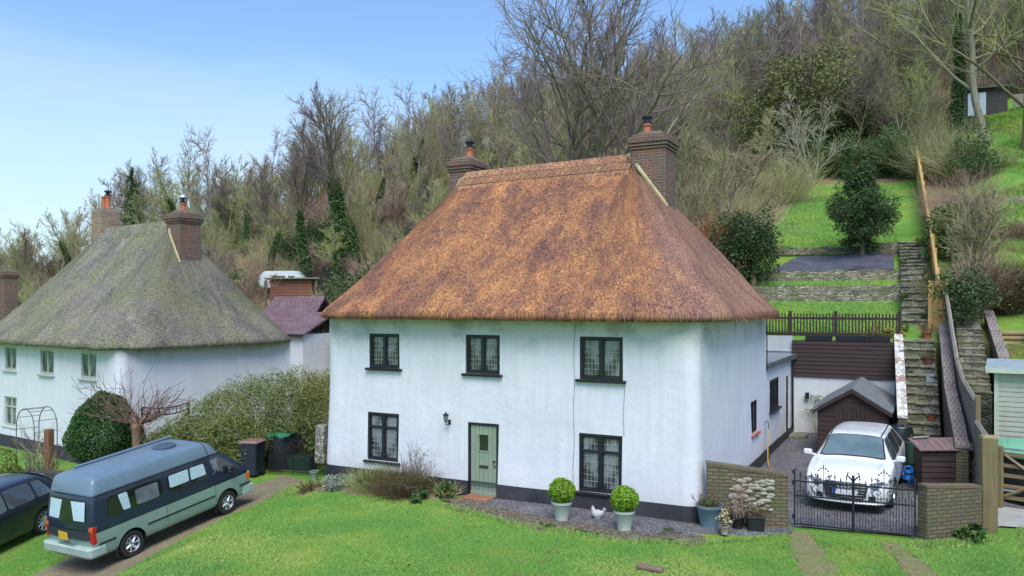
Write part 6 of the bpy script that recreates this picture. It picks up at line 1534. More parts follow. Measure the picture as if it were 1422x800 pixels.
# water butt, wheelbarrow, blue bag, small things in the yard
wb = thing('water_butt', 'black ribbed plastic water butt between the apex shed and the stone steps', 'water butt', (3.56, 8.9, .03))
mb = MB(); mb.lathe([(0, 0), (.33, 0), (.34, .02), (.37, .28), (.385, .30), (.385, .33), (.37, .35), (.375, .62), (.39, .64), (.39, .67), (.37, .69), (.36, .92), (.33, 1.0), (.30, 1.02)], 36); mb.build('barrel', plain('black green plastic', (.018, .026, .028), .32, .2, 4), wb, smooth=35)
mb = MB(); mb.lathe([(.31, 1.01), (.33, 1.03), (.31, 1.06), (.12, 1.08), (.11, 1.12), (0, 1.12)], 36); mb.build('lid', MATS['black green plastic'], wb, smooth=35)
mb = MB(); mb.tube([(0, -.37, .15), (0, -.44, .15), (0, -.45, .11)], .018, 6); mb.build('tap', M_BLKPL, wb)
bw_ = pd(1260, 21.6); br = thing('wheelbarrow', 'dark green wheelbarrow tipped up against the log store', 'wheelbarrow', (bw_[0], bw_[1], .03), R_(110))
mb = MB(); mb.box((0, 0, .55), (.55, .16, .60), taper=1.35, ry=R_(12), bev=.03); mb.build('tray', plain('dark green steel', (.02, .06, .035), .45), br)
mb = MB(); o = len(mb.v); mb.lathe([(.10, -.04), (.16, -.05), (.19, -.03), (.19, .03), (.16, .05), (.10, .04)], 24, (-.30, -.08, .2), axis='Y'); mb.build('wheel', M_BLKPL, br, smooth=40)
mb = MB(); [mb.tube([(-.30, s_*.1-.08, .2), (.1, s_*.22, .35), (.45, s_*.25, 1.0)], .016, 6) for s_ in (-1, 1)]; mb.build('frame', M_IRON, br, smooth=True)
bb = pd(1268, 20.6); bg_ = thing('plastic_bag', 'crumpled bright blue plastic bag beside the log store', 'bag', (bb[0]-.1, bb[1], .03))
mb = MB(); mb.lathe([(0, 0), (.16, .01), (.20, .10), (.14, .20), (.17, .26), (.07, .34), (.10, .40), (0, .42)], 14, wob=.22); mb.v = [(v[0]+.05*mnoise.noise((v[0]*9, v[1]*9, v[2]*9)), v[1]+.06*mnoise.noise((v[0]*8, v[1]*8, v[2]*8+4)), v[2]) for v in mb.v]; mb.build('bag', plain('blue plastic', (.01, .20, .62), .35, .15, 8), bg_)
hp = thing('garden_hose', 'yellow hosepipe hanging from the tap on the side wall and trailing over the gravel', 'hose', (.12, 7.1, 0))
mb = MB(); mb.tube([(0, .3, .95), (.03, .25, .98), (.06, .2, .9), (.07, .1, .5), (.10, -.05, .1), (.18, -.4, .055), (.35, -1.0, .05), (.6, -1.5, .055), (.3, -2.0, .05), (-.0, -2.3, .05)], .018, 7); mb.build('hose', plain('yellow hose', (.55, .30, .03), .5), hp, smooth=True)
mb = MB(); mb.tube([(-.08, .3, 1.15), (.06, .3, 1.15), (.06, .3, .98)], .014, 6); mb.box((.02, .3, 1.2), (.02, .10, .02)); mb.build('tap', M_METAL, hp)
x, y = .35, 12.2; ds = thing('door_step', 'mossy stone slab step outside the side door of the extension', 'step', (x, y, 0)); MB().box((0, 0, .07), (.55, .85, .14), bev=.02).build('slab', M_STEP, ds)
x, y, z = hit(672, 703); bs = thing('brick_step', 'small mossy brick step laid in front of the green front door', 'step', (-5.1, -.36, 0))
mb = MB(); [mb.box((-.30+.115*i+(.03 if j else 0), -.12*0+.23*j-.1, .035+.004*math.sin(i*7+j)), (.105, .215, .07), rz=.03*math.sin(i*3), bev=.008) for i in range(6) for j in range(2)]; mb.build('bricks', plain('worn step brick', (.30, .13, .07), .9, .4, 4), bs)
lg = hit(903, 793); lo = thing('log', 'short flat piece of old timber lying in the lawn at the bottom edge', 'log', (lg[0], lg[1], .02), R_(5)); mb = MB(); mb.box((0, 0, .035), (.46, .15, .07), bev=.02); mb.v = [(v[0], v[1]+.03*mnoise.noise((v[0]*7, 0, v[2]*9)), v[2]+.02*mnoise.noise((v[0]*6, v[1]*6, 0))) for v in mb.v]; mb.build('timber', m_wood('rotting timber', (.24, .16, .11), (.12, .08, .05), 'X'), lo)
wl_ = MB(); 
# little outdoor lamp and brackets on white wall
wl2 = thing('wall_light', 'small dark square lamp on the white retaining wall left of the apex shed', 'lamp', (.48, 13.36, 1.35)); MB().box((0, 0, 0), (.13, .10, .22), bev=.01).build('lamp_body', M_BLACK, wl2); 
wl3 = thing('wall_plant', 'thin climbing plant with a red tag on the white retaining wall beside the apex shed', 'plant', (.9, 13.36, 0)); twig_obj('stems', [(np.array([[-.7+i*.35, 0, .75+.12*math.sin(i)], [-.5+i*.35, -.02, .80], [-.35+i*.35, -.02, .78+.1*math.cos(i)]]), np.array([.008]*3)) for i in range(4)]+[(np.array([[-.7+i*.35, 0, 1.25+.05*math.sin(i*2)], [-.5+i*.35, -.02, 1.28], [-.35+i*.35, -.02, 1.25]]), np.array([.008]*3)) for i in range(4)]+fan(9, 8, 1.2, .5, .006), T_TAN, wl3); leaf_obj('leaves', np.concatenate([blob_points(91, (-.2, -.03, .8), (.6, .04, .10), 220)[0], blob_points(92, (-.1, -.03, 1.27), (.5, .04, .10), 160)[0]]), .05, L_MID, wl3, 9)
MB().lathe([(0, 0), (.05, .03), (.05, .09), (0, .13)], 10, (.16, -.08, .93)).build('red_tag', plain('red plastic', (.5, .05, .04), .4), wl3, smooth=True)

# ------------------------------------------------------------------ left side: bins, gates, arch
def wheelie(x, y, rz, lidm, label, h=1.02):
    t = thing('wheelie_bin', label, 'bin', (x, y, gz(x, y)+.02), rz, None); mb = MB(); mb.box((0, 0, h/2+.03), (.46, .55, h-.06), taper=1.2, bev=.03); mb.box((0, 0, h-.03), (.60, .68, .05), bev=.012); mb.build('bin_body', plain('dark navy bin', (.022, .025, .045), .45, .15, 5), t, smooth=30)
    mb = MB(); mb.box((0, 0, h+.03), (.62, .70, .07), taper=.86, bev=.02); mb.box((0, -.0, h+.075), (.34, .16, .02), bev=.006); mb.tube([(-.25, .37, h), (.25, .37, h)], .018, 8); mb.build('lid', lidm, t, smooth=30)
    [MB().lathe([(0, -.03), (.11, -.03), (.11, .03), (0, .03)], 20, (s_*.24, .24, .11), axis='X').build('wheel', M_BLKPL, t, smooth=40) for s_ in (-1, 1)]; return t
xb_, yb_, _ = hit(350, 662)
b1 = wheelie(xb_, yb_, R_(20), plain('brown bin lid', (.22, .13, .11), .5, .1, 5), 'dark wheelie bin with brown lid, in front of the camper van')
mb = MB(); mb.box((0.06, -.302, .72), (.11, .006, .045), ry=R_(-18)); mb.box((.0, -.302, .68), (.05, .006, .05), ry=R_(20)); mb.build('white_mark', plain('white sticker', (.7, .7, .7), .5), b1)
cbp = pd(392, 25.3); cb_ = thing('compost_bin', 'large dark bin with wavy green lid behind the small iron garden gate', 'bin', (cbp[0], cbp[1], gz(*cbp)), .1)
mb = MB(); mb.lathe([(0, 0), (.42, 0), (.46, .3), (.44, .9), (.42, 1.02)], 24); mb.build('bin_body', plain('black ribbed plastic', (.018, .022, .028), .5, .3, 9), cb_, smooth=40)
mb = MB(); mb.grid(lambda a, b_: ((a-.5)*1.05, (b_-.5)*.85, 1.07+.035*math.sin(a*14)+.04*math.sin(b_*5)), 20, 10); mb.v += [(v[0], v[1], v[2]-.04) for v in mb.v]; n0 = 21*11; mb.f += [tuple(reversed([i+n0 for i in f])) for f in mb.f[:200]]; mb.m += [0]*200; mb.build('lid', plain('green plastic lid', (.03, .32, .16), .45, .12, 4), cb_, smooth=50)
cp2 = pd(420, 25.0); c2 = thing('storage_box', 'low dark green crate next to the large green lidded bin', 'crate', (cp2[0], cp2[1], gz(*cp2)), .2); MB().box((0, 0, .2), (.75, .45, .4), taper=1.08, bev=.02).build('crate_body', plain('dark green plastic', (.02, .07, .05), .5), c2); MB().box((0, 0, .41), (.82, .5, .035), bev=.01).build('rim', MATS['dark green plastic'], c2)
pl0 = hit(447, 662); sp0 = thing('stone_pier', 'short flint and stone gate pier against the left corner of the orange thatched cottage', 'pier', (pl0[0]-.02, pl0[1]+.05, 0)); MB().box((0, 0, .53), (.34, .34, 1.12), taper=.92, bev=.03).build('pier', m_stone('pale flint', [(0, (.20, .17, .13)), (.5, (.36, .33, .27)), (1, (.55, .53, .47))], 9, 1.2, mossamt=.3), sp0)
sm = hit(436, 668); q_ = pot(0, 0, .13, .26, plain('grey green bucket', (.24, .30, .25), .6), 'small grey green pot at the foot of the stone pier', xyz=sm)
def irongate(a, b_, h, label, n=11, cen=False):
    A, B = Vector(a), Vector(b_); d = B-A; t = thing('garden_gate', label, 'gate', (A.x, A.y, gz(A.x, A.y)), math.atan2(d.y, d.x)); l = d.length; mb = MB()
    for i in range(n+1):
        x = l*i/n; hh = h+.12*math.sin(math.pi*i/n); mb.tube([(x, 0, .06), (x, 0, hh)], .009 if 0 < i < n else .016, 6); mb.tube([(x, 0, hh), (x, 0, hh+.06)], [.014, .002], 6)
    for z_ in (.12, h*.55, h-.06): mb.box((l/2, 0, z_), (l, .012, .025))
    for i in range(n): mb.tube([(l*(i+.5)/n, 0, .1), (l*(i+.5)/n, 0, h*.62)], .007, 5)
    mb.build('bars', M_IRON, t)
    mb = MB()
    for i in range(2): mb.tube([(l*(.25+.5*i)+p[0]*.9, 0, h*.78+p[2]*.9) for p in spiral(0, 0, .10, 1.4, 1 if i else -1)], .008, 6)
    mb.build('scroll', M_IRON, t, smooth=True); return t
ga = hit(374, 660); gb2 = hit(408, 661); gc = hit(437, 661)
irongate(ga[:2], gb2[:2], 1.05, 'left leaf of the small black iron garden gate, in front of the green lidded bin'); irongate(gb2[:2], gc[:2], 1.12, 'right leaf of the small black iron garden gate, next to the stone pier', n=9)
# rose arch with timber post, left cottage
def lp(px, d): x, y = pd(px, d); return x, y, gz(x, y)
ax_, ay_, az_ = lp(51, 26.2); ra = thing('rose_arch', 'thin metal rose arch in front of the lower window of the mossy thatched cottage', 'arch', (ax_, ay_, az_), R_(-8))
mb = MB()
for yy in (-.35, .35):
    mb.tube([(-.62, yy, 0), (-.62, yy, 1.6)]+[(-.62*math.cos(a), yy, 1.6+.62*math.sin(a)) for a in frange(.2, math.pi-.2, .25)]+[(.62, yy, 1.6), (.62, yy, 0)], .016, 6)
for z_ in (.5, 1.0, 1.5): [mb.tube([(x_, -.35, z_), (x_, .35, z_)], .010, 5) for x_ in (-.62, .62)]
for a in (.5, 1.1, 1.57, 2.1, 2.7): mb.tube([(-.62*math.cos(a), -.35, 1.6+.62*math.sin(a)), (-.62*math.cos(a), .35, 1.6+.62*math.sin(a))], .010, 5)
mb.build('arch_frame', plain('rusty black steel', (.10, .085, .075), .7), ra, smooth=True); twig_obj('rose_stems', [(p+np.array([-.6, 0, 0]), r_) for p, r_ in fan(31, 12, 2.0, .35, .010, 6, 4, .2)]+[(p+np.array([.6, 0, 0]), r_) for p, r_ in fan(32, 9, 1.8, .4, .010, 6, 4, .2)], T_PURP, ra)
ax_, ay_, az_ = lp(68, 25.2); tp = thing('timber_post', 'old red brown timber post wrapped in stems beside the rose arch', 'post', (ax_, ay_, az_)); MB().box((0, 0, .85), (.22, .22, 1.75), bev=.02).build('post_body', m_wood('red brown old post', (.24, .12, .06), (.12, .055, .03)), tp); twig_obj('rose_stems', fan(33, 12, 1.8, .25, .012, 6, 3, .18), T_TAN, tp)
# rustic gate, table, curved iron pergola beam
ax_, ay_, az_ = lp(154, 23.8); bx_, by_, _ = lp(186, 23.4); rg_ = thing('rustic_gate', 'rustic grey timber gate under the clipped round bush', 'gate', (ax_, ay_, az_), math.atan2(by_-ay_, bx_-ax_)); l = math.hypot(bx_-ax_, by_-ay_)
mb = MB(); [mb.tube([(x_, 0, 0), (x_, 0, 1.05)], .05, 7) for x_ in (0, l)]; mb.build('post', W_GREY, rg_, smooth=50); mb = MB(); [mb.tube([(0, 0, z_), (l, .02, z_+.04)], .035, 6) for z_ in (.2, .55, .92)]; mb.tube([(0, 0, .2), (l, 0, .92)], .03, 6); mb.tube([(0, 0, .85), (l, 0, .2)], .028, 6); mb.build('bars', W_GREY, rg_, smooth=50)
ax_, ay_, az_ = lp(212, 25.0); gtb = thing('garden_table', 'small green topped garden table behind the camper van', 'table', (ax_, ay_, az_)); mb = MB(); mb.box((0, 0, .74), (.8, .6, .04), bev=.01); mb.build('tabletop', plain('green table top', (.05, .28, .15), .5), gtb); [MB().box((x_, y_, .36), (.06, .06, .72)).build('leg', W_GREY, gtb) for x_ in (-.34, .34) for y_ in (-.24, .24)]
ax_, ay_, az_ = lp(232, 26.0); gb3 = thing('barbecue', 'round black lidded barbecue behind the camper van beside the green table', 'barbecue', (ax_, ay_, az_)); mb = MB(); mb.lathe([(0, .62), (.2, .64), (.32, .76), (.33, .84), (.35, .85), (.33, .86), (.25, .98), (.06, 1.03), (0, 1.03)], 24); mb.build('bowl', M_IRON, gb3, smooth=50); [MB().tube([(.2*math.cos(a), .2*math.sin(a), .7), (.34*math.cos(a), .34*math.sin(a), 0)], .018, 6).build('leg', M_IRON, gb3) for a in (0.5, 2.6, 4.7)]
ax_, ay_, az_ = lp(197, 25.6); pg_ = thing('iron_pergola', 'dark curved iron pergola beam with bars against the side wall of the mossy thatched cottage', 'pergola', (ax_, ay_, az_), math.atan2(*(lambda a, b_: (b_[1]-a[1], b_[0]-a[0]))(pd(197, 25.6), pd(262, 26.8))))
l = math.dist(pd(197, 25.6), pd(262, 26.8)); mb = MB(); zb_ = zat(577, 26)-az_
for dz in (0, .22): mb.tube([(l*i/14, 0, zb_+dz+.10*((i/7-1)**2)) for i in range(15)], .022, 6)
for i in range(13): 
    if i % 3 != 2: mb.tube([(l*(i+.5)/13, 0, zb_+.10*(((i+.5)/6.5-1)**2)), (l*(i+.5)/13, 0, zb_+.22+.10*(((i+.5)/6.5-1)**2))], .014, 5)
mb.build('beam', M_IRON, pg_, smooth=True); mb = MB(); [mb.tube([(x_, 0, 0), (x_, 0, zb_+.3)], .03, 6) for x_ in (.0, l)]; mb.build('post', M_IRON, pg_)
lb0 = [lp(22, 24.6), lp(140, 23.9)]
wall_run('garden_wall', 'low dark garden wall with ivy in front of the mossy thatched cottage', 'wall', [(lb0[0][0], lb0[0][1], -.50), (lb0[1][0], lb0[1][1], -.45)], .3, plain('dark damp wall', (.05, .05, .055), .9, .4, 3))
# ------------------------------------------------------------------ vegetation near the cottages
def lawn_ok(x, y):
    if -10.6 < x < 1.9 and y > interp(x, [-10.6, -6.2, -5.6, -3.4, -1, .5, 1.8], [-.85, -1.0, -1.0, -1.75, -1.9, -1.3, .0]): return False
    if x <= -10.6 and x > -10.8 and y > -.1: return False
    if y > .5 and x > 1.6 and not (x > 5.7): return False
    if x > 5.2 and y > 2.2: return False
    xl_ = interp(y, [p[1] for p in tl], [p[0] for p in tl]); xr_ = interp(y, [p[1] for p in tr], [p[0] for p in tr])
    if y < .3 and xl_+.15 < x < xr_-.15: return False
    if y > .3 and -13 < x < 0: return False
    return True
rg2 = np.random.default_rng(4); Pg = []
while len(Pg) < 230000:
    n = 40000; d = 12.5+16*rg2.random(n)**1.6; px = -40+1500*rg2.random(n); k = (px-CX)/FPX*d
    X = CAM[0]+d*FW[0]+k*RT[0]; Y = CAM[1]+d*FW[1]+k*RT[1]
    Pg += [(x, y) for x, y in zip(X, Y) if lawn_ok(x, y) and y < 7]
Pg = np.array([(x, y, gz(x, y)-.005) for x, y in Pg]); Vg, Fg, tg_ = blades(8, Pg, .030, .0075, 1.1)
lump2 = np.array([max(0, mnoise.noise((p[0]*.28, p[1]*.45, 21)))*1.3 for p in Pg])
lumps = np.array([mnoise.noise((p[0]*.8, p[1]*.8, 2)) for p in Pg[:, :]])
o = npmesh('lawn_grass', Vg, Fg, L_GRASS, np.clip(.12+.38*tg_+.5*lumps+lump2, 0, 1)); tagp(o, 'short bright green lawn grass in front of the cottages', 'grass', kind='stuff')
def grass_patch(name, label, pts, h, mat, seed, w_=.006):
    P = np.array([(x, y, gz(x, y)) for x, y in pts]); a, b_, c = blades(seed, P, h, w_, .9); tagp(npmesh(name, a, b_, mat, c), label, 'grass', kind='stuff')
r8 = np.random.default_rng(8); ptsr = [(x, y) for x, y in zip(-2.5+6.3*r8.random(60000), 14.2+21.5*r8.random(60000)) if not (18-.35 < y < 18.2 or 18.8 < y < 22.8) and x < sxl(y)-.05]
grass_patch('terrace_grass', 'grass on the terraced garden behind the picket fence', ptsr, .07, L_GRASS, 5, .014)
ptsr = [(x, y) for x, y in zip(4.9+9*r8.random(45000), 14.5+44*r8.random(45000)) if mnoise.noise((x*.35, y*.25, 7)) > -.12]
grass_patch('rough_grass', 'rough grass on the neighbouring hillside garden at the right', ptsr, .16, m_leaf('rough grass blade', [(.07, .15, .02), (.12, .22, .03), (.22, .24, .08)], .8, .1), 6, .016)
edge_ = [(x+r8.normal(0, .12), y+r8.normal(0, .10)) for x, y in zip(-5.6+7.4*r8.random(5000), [0]*5000)]; edge_ = [(x, interp(x, [-6, -3.4, -1, .5, 1.8], [-1.0, -1.8, -1.95, -1.35, .0])+dy*.8) for x, dy in edge_]
grass_patch('edge_grass', 'longer grass tufts along the border edges', edge_+[(5.9+1.6*r8.random(), 1.0+1.6*r8.random()) for _ in range(4000)]+[(lerp(4.1, 5.4, a)+.1*r8.normal(), lerp(.45, 1.5, a)-.12+.08*r8.normal()) for a in r8.random(3500)]+[(-11.2+1.0*r8.random(), -.9+.9*r8.random()) for _ in range(2500)], .07, L_GRASS, 9, .008)

def plant_at(name, label, cat, px, d, parts, group=None, xyz=None):
    x, y = pd(px, d) if xyz is None else xyz; t = thing(name, label, cat, (x, y, gz(x, y)), rnd.uniform(0, 6), group)
    for (nm, kind, args) in parts:
        if kind == 'leaf': leaf_obj(nm, *args, parent=t)
        else: twig_obj(nm, args[0], args[1], t)
    return t
def BP(*a, **k): return blob_points(*a, **k)[0]
# flower bed along the front wall
plant_at('silver_shrub', 'low silvery grey leaved shrub in the bed at the left end of the cottage', 'shrub', 0, 0, [('foliage', 'leaf', (BP(201, (0, 0, .18), (.45, .30, .22), 2600, 26), .045, L_SILV)), ('stems', 'twig', (fan(201, 40, .35, 1.1, .005), T_PALE))], xyz=(-8.85, -.75))
plant_at('dry_grass_clump', 'large tawny clump of dead grass under the lower left window', 'plant', 0, 0, [('stems', 'twig', (fan(202, 620, .80, 1.4, .0045, 5, 2, .22, .55), L_TAN)), ('foliage', 'leaf', (BP(202, (0, 0, .26), (.85, .45, .32), 3000, 30), .04, L_OLIVE))], xyz=(-6.95, -.7))
plant_at('dry_grass_clump', 'green tinged clump of dead grass just right of the silvery shrub', 'plant', 0, 0, [('stems', 'twig', (fan(203, 380, .72, 1.3, .0045, 5, 2, .22, .4), T_OLIVE)), ('foliage', 'leaf', (BP(203, (0, 0, .22), (.45, .3, .26), 1500, 24), .045, L_MID))], xyz=(-7.95, -.6))
plant_at('rose_bush', 'bare arching rose stems leaning on the wall between the lower left window and the lantern', 'bush', 0, 0, [('stems', 'twig', (fan(204, 26, 1.25, .75, .007, 8, 6, .22, .25), T_PURP)), ('leaves', 'leaf', (BP(204, (0, 0, .85), (.7, .2, .35), 160, 12), .04, L_MID))], xyz=(-6.75, -.28))
plant_at('leafy_plant', 'fresh green leafy plant beside the front door', 'plant', 0, 0, [('leaves', 'leaf', (BP(205, (0, 0, .2), (.32, .25, .25), 700, 16), .085, L_MID)), ('stems', 'twig', (fan(205, 60, .45, 1.0, .005), T_TAN))], xyz=(-5.85, -.5))
plant_at('leafy_plant', 'low green rosette plant at the lawn edge in front of the tawny grass', 'plant', 0, 0, [('leaves', 'leaf', (BP(206, (0, 0, .10), (.34, .2, .14), 500, 14), .09, L_IVY))], xyz=(-6.25, -1.05))
plant_at('dry_stalks', 'heap of bleached flat stalks at the left corner of the cottage', 'plant', 0, 0, [('stems', 'twig', (fan(207, 60, .4, 2.6, .010), L_TAN))], xyz=(-9.75, -.75))
plant_at('leafy_plant', 'broad leaved green weed at the foot of the right brick wall', 'plant', 0, 0, [('leaves', 'leaf', (BP(208, (0, 0, .13), (.42, .26, .18), 260, 14), .20, L_MID))], xyz=(5.0, 1.25))
plant_at('leafy_plant', 'small tuft of weeds on the gravel near the blue grey pot', 'plant', 0, 0, [('leaves', 'leaf', (BP(209, (0, 0, .04), (.3, .15, .07), 300, 10), .04, L_MID))], xyz=(-.3, -1.0))
plant_at('leafy_plant', 'small weed at the lawn edge below the box ball nearer the door', 'plant', 0, 0, [('leaves', 'leaf', (BP(210, (0, 0, .05), (.22, .14, .08), 200, 10), .05, L_MID))], xyz=(-2.6, -1.75))
L_EGG = m_leaf('bay leaf', [(.025, .06, .018), (.05, .11, .03), (.085, .16, .045)], .65, .08)
# clipped egg-shaped bush and stumpy pollard
def solid_leaf(name, label, cat, px, d, rx, ry, rz_, zc, n, size, mat, shape=None, lum=.10, seed=1, xyz=None, group=None, freq=1.6, depth=.22):
    x, y = pd(px, d) if xyz is None else xyz; t = thing(name, label, cat, (x, y, gz(x, y)), 0, group); r = np.random.default_rng(seed)
    dd = r.normal(0, 1, (n, 3)); dd /= np.linalg.norm(dd, axis=1, keepdims=True); lm = np.array([mnoise.noise(Vector(q)*freq+Vector((seed, 0, 0)))+.5*mnoise.noise(Vector(q)*freq*2.7+Vector((seed, 3, 0))) for q in dd])
    P = dd*np.array([rx, ry, rz_])*((1+lum*lm*2.2)*(1-depth*r.random(n)**1.5))[:, None]
    if shape: P[:, :2] *= shape(P[:, 2]/rz_)[:, None]
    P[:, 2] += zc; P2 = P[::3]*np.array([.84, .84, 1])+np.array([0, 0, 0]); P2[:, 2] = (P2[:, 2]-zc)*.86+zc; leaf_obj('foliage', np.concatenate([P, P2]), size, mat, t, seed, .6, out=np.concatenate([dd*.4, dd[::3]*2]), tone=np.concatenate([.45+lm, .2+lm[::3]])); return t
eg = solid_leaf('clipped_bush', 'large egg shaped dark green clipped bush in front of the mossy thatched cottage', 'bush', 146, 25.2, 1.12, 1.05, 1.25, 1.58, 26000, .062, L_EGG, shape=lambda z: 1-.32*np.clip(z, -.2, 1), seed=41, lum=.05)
MB().tube([(0, 0, -.1), (0, 0, .8)], .10, 8).build('trunk', B_BROWN, eg)
x, y = pd(190, 24.3); pol = thing('pollard_tree', 'stumpy pollarded tree with spreading pinkish brown shoots beside the egg shaped bush', 'tree', (x, y, gz(x, y)))
mb = MB(); mb.tube([(0, 0, -.1), (.02, 0, .7), (-.03, .02, 1.3), (.02, 0, 1.75)], [.17, .14, .13, .17], 10); mb.tube([(.02, 0, 1.6), (.28, 0, 2.0)], [.12, .07], 7); mb.tube([(0, 0, 1.6), (-.3, .05, 2.05)], [.12, .07], 7); mb.build('trunk', m_wood('peeling orange bark', (.28, .16, .09), (.13, .08, .05)), pol, smooth=60)
r_ = np.random.default_rng(5); ln_ = []
for i in range(48):
    a = r_.random()*2*math.pi; d_ = np.array([math.cos(a)*1.2, math.sin(a)*.9, .2+.9*r_.random()]); d_ /= np.linalg.norm(d_); p, rr = limb(r_, np.array([.25*math.cos(a), .2*math.sin(a), 1.85]), d_, .9+1.2*r_.random(), 7, .016, .005, .2, .05); ln_.append((p, rr))
    for j in range(4): i0 = r_.integers(1, 6); ln_.append(limb(r_, p[i0], outdir(r_, d_, .6), .3+.5*r_.random(), 5, .010, .005, .2, .04))
twig_obj('shoots', ln_, bark('pink brown shoots', (.23, .15, .12), (.13, .08, .06)), pol)
# big sprawling hedge between the cottages
hd = thing('sprawling_hedge', 'big untidy rounded hedge filling the gap between the two thatched cottages', 'hedge', (*pd(350, 26.0), gz(*pd(350, 26.0))), 0)
P = []; T_ = []
for i, (px, d, rx, ry, rz_, zc) in enumerate(((262, 25.0, 1.35, 1.2, 1.15, .75), (300, 25.4, 1.4, 1.3, 1.35, 1.15), (342, 25.8, 1.5, 1.4, 1.4, 1.5), (385, 26.2, 1.5, 1.4, 1.45, 1.6), (425, 26.6, 1.4, 1.4, 1.45, 1.6), (456, 27.2, 1.2, 1.3, 1.35, 1.5), (235, 25.6, .9, 1.0, .9, .55), (322, 24.6, 1.1, 1.0, 1.1, .8))):
    x, y = pd(px, d); c = np.array([x, y, gz(x, y)+zc])-np.array(hd.location); r = np.random.default_rng(300+i); n = 13000
    q = r.normal(0, 1, (n, 3)); q /= np.linalg.norm(q, axis=1, keepdims=True); lm = np.array([mnoise.noise(Vector(v)*1.8+Vector((i*3, 0, 0)))+.8*mnoise.noise(Vector(v)*5+Vector((0, i, 0))) for v in q])
    P.append(c+q*np.array([rx, ry, rz_])*((1+.22*lm)*(1-.28*r.random(n)**1.3))[:, None]); T_.append(.5+lm)
leaf_obj('foliage', np.concatenate(P), .072, L_HEDGE, hd, 33, .34, tone=np.concatenate(T_))
ln_ = []
for i in range(900):
    p0 = np.concatenate(P)[r8.integers(0, 100000)]; ln_.append(limb(r8, p0, np.array([r8.normal(0, .5), -.3+r8.normal(0, .4), .5]), .35+.4*r8.random(), 4, .008, .004, .25, -.05))
twig_obj('dead_twigs', ln_, T_TAN, hd)
und = thing('bramble_tangle', 'brown tangle of dead stems and dark leaves under the sprawling hedge behind the bins', 'shrub', (*pd(396, 26.0), gz(*pd(396, 26.0))), 0)
twig_obj('stems', [(p*np.array([2.2, 1.0, 1])+np.array([0, .2, 0]), q) for p, q in fan(66, 260, 1.4, 1.6, .009, 6, 3, .25, .5)], L_TAN, und); leaf_obj('leaves', BP(67, (0, .5, .75), (1.9, .8, .8), 5200, 40), .07, L_DARK, und, 67); leaf_obj('leaves', BP(68, (1.1, .0, .95), (.7, .4, .3), 700, 14), .085, L_MID, und, 68)
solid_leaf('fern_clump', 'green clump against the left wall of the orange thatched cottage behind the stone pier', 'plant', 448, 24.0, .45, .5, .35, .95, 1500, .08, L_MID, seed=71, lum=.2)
# clipped balls and ivy at far left
for i, (px, d, r_, zc) in enumerate(((3, 24.6, .40, .95), (14, 24.3, .34, .62), (2, 24.2, .36, .35), (22, 24.0, .28, .30))):
    if i == 0: tz = thing('cloud_topiary', 'clump of clipped lime green box lobes at the left edge', 'bush', (*pd(8, 24.3), gz(*pd(8, 24.3))), 0); PP = []
    x, y = pd(px, d); r = np.random.default_rng(80+i); q = r.normal(0, 1, (1600, 3)); q /= np.linalg.norm(q, axis=1, keepdims=True); PP.append(np.array([x-tz.location.x, y-tz.location.y, zc])+q*r_)
leaf_obj('foliage', np.concatenate(PP), .06, m_leaf('olive box leaf', [(.08, .11, .02), (.15, .19, .03), (.22, .25, .05)]), tz, 8)
for i, (px, d, lab, m1, m2, w_, h_) in enumerate(((100, 24.6, 'ivy and dry stems hanging over the low dark wall below the timber post', L_DARK, T_TAN, 1.2, .45), (128, 24.0, 'dark ragged ivy on the low wall left of the rustic gate', L_OLIVE, T_OLIVE, 1.0, .4), (45, 24.8, 'bare purple stemmed shrub behind the low dark wall near the left edge', L_DARK, T_PURP, .8, .6))):
    t = plant_at('wall_shrub', lab, 'shrub', px, d, [('leaves', 'leaf', (BP(400+i, (0, 0, h_*.6), (w_, .4, h_*.8), 900 if i < 2 else 120, 20), .06, m1)), ('stems', 'twig', (fan(410+i, 130 if i < 2 else 50, h_*1.6, 1.6, .006), m2))]); t.rotation_euler = (0, 0, R_(10))
# dark bushy evergreen on the terrace
bt = thing('evergreen_bush', 'tall dense dark evergreen bush standing on the black membrane terrace', 'bush', (1.72, 21.2, gz(1.72, 21.2)+.15))
Pn, on, tn = blob_points(51, (0, 0, 1.95), (1.48, 1.35, 1.35), 17000, 110, .24, .3); P2, o2, t2 = blob_points(52, (-.05, 0, 3.15), (.78, .75, 1.25), 8000, 60, .24, .3); P3, _, _ = blob_points(53, (0, 0, 1.0), (.95, .95, .8), 4500, 30, .26)
leaf_obj('foliage', np.concatenate([Pn, P2, P3]), .095, L_HOLLY, bt, 51, .5); MB().tube([(0, 0, -.3), (.05, 0, .5), (0, .05, 1.5)], [.13, .10, .07], 8).build('trunk', B_BROWN, bt)

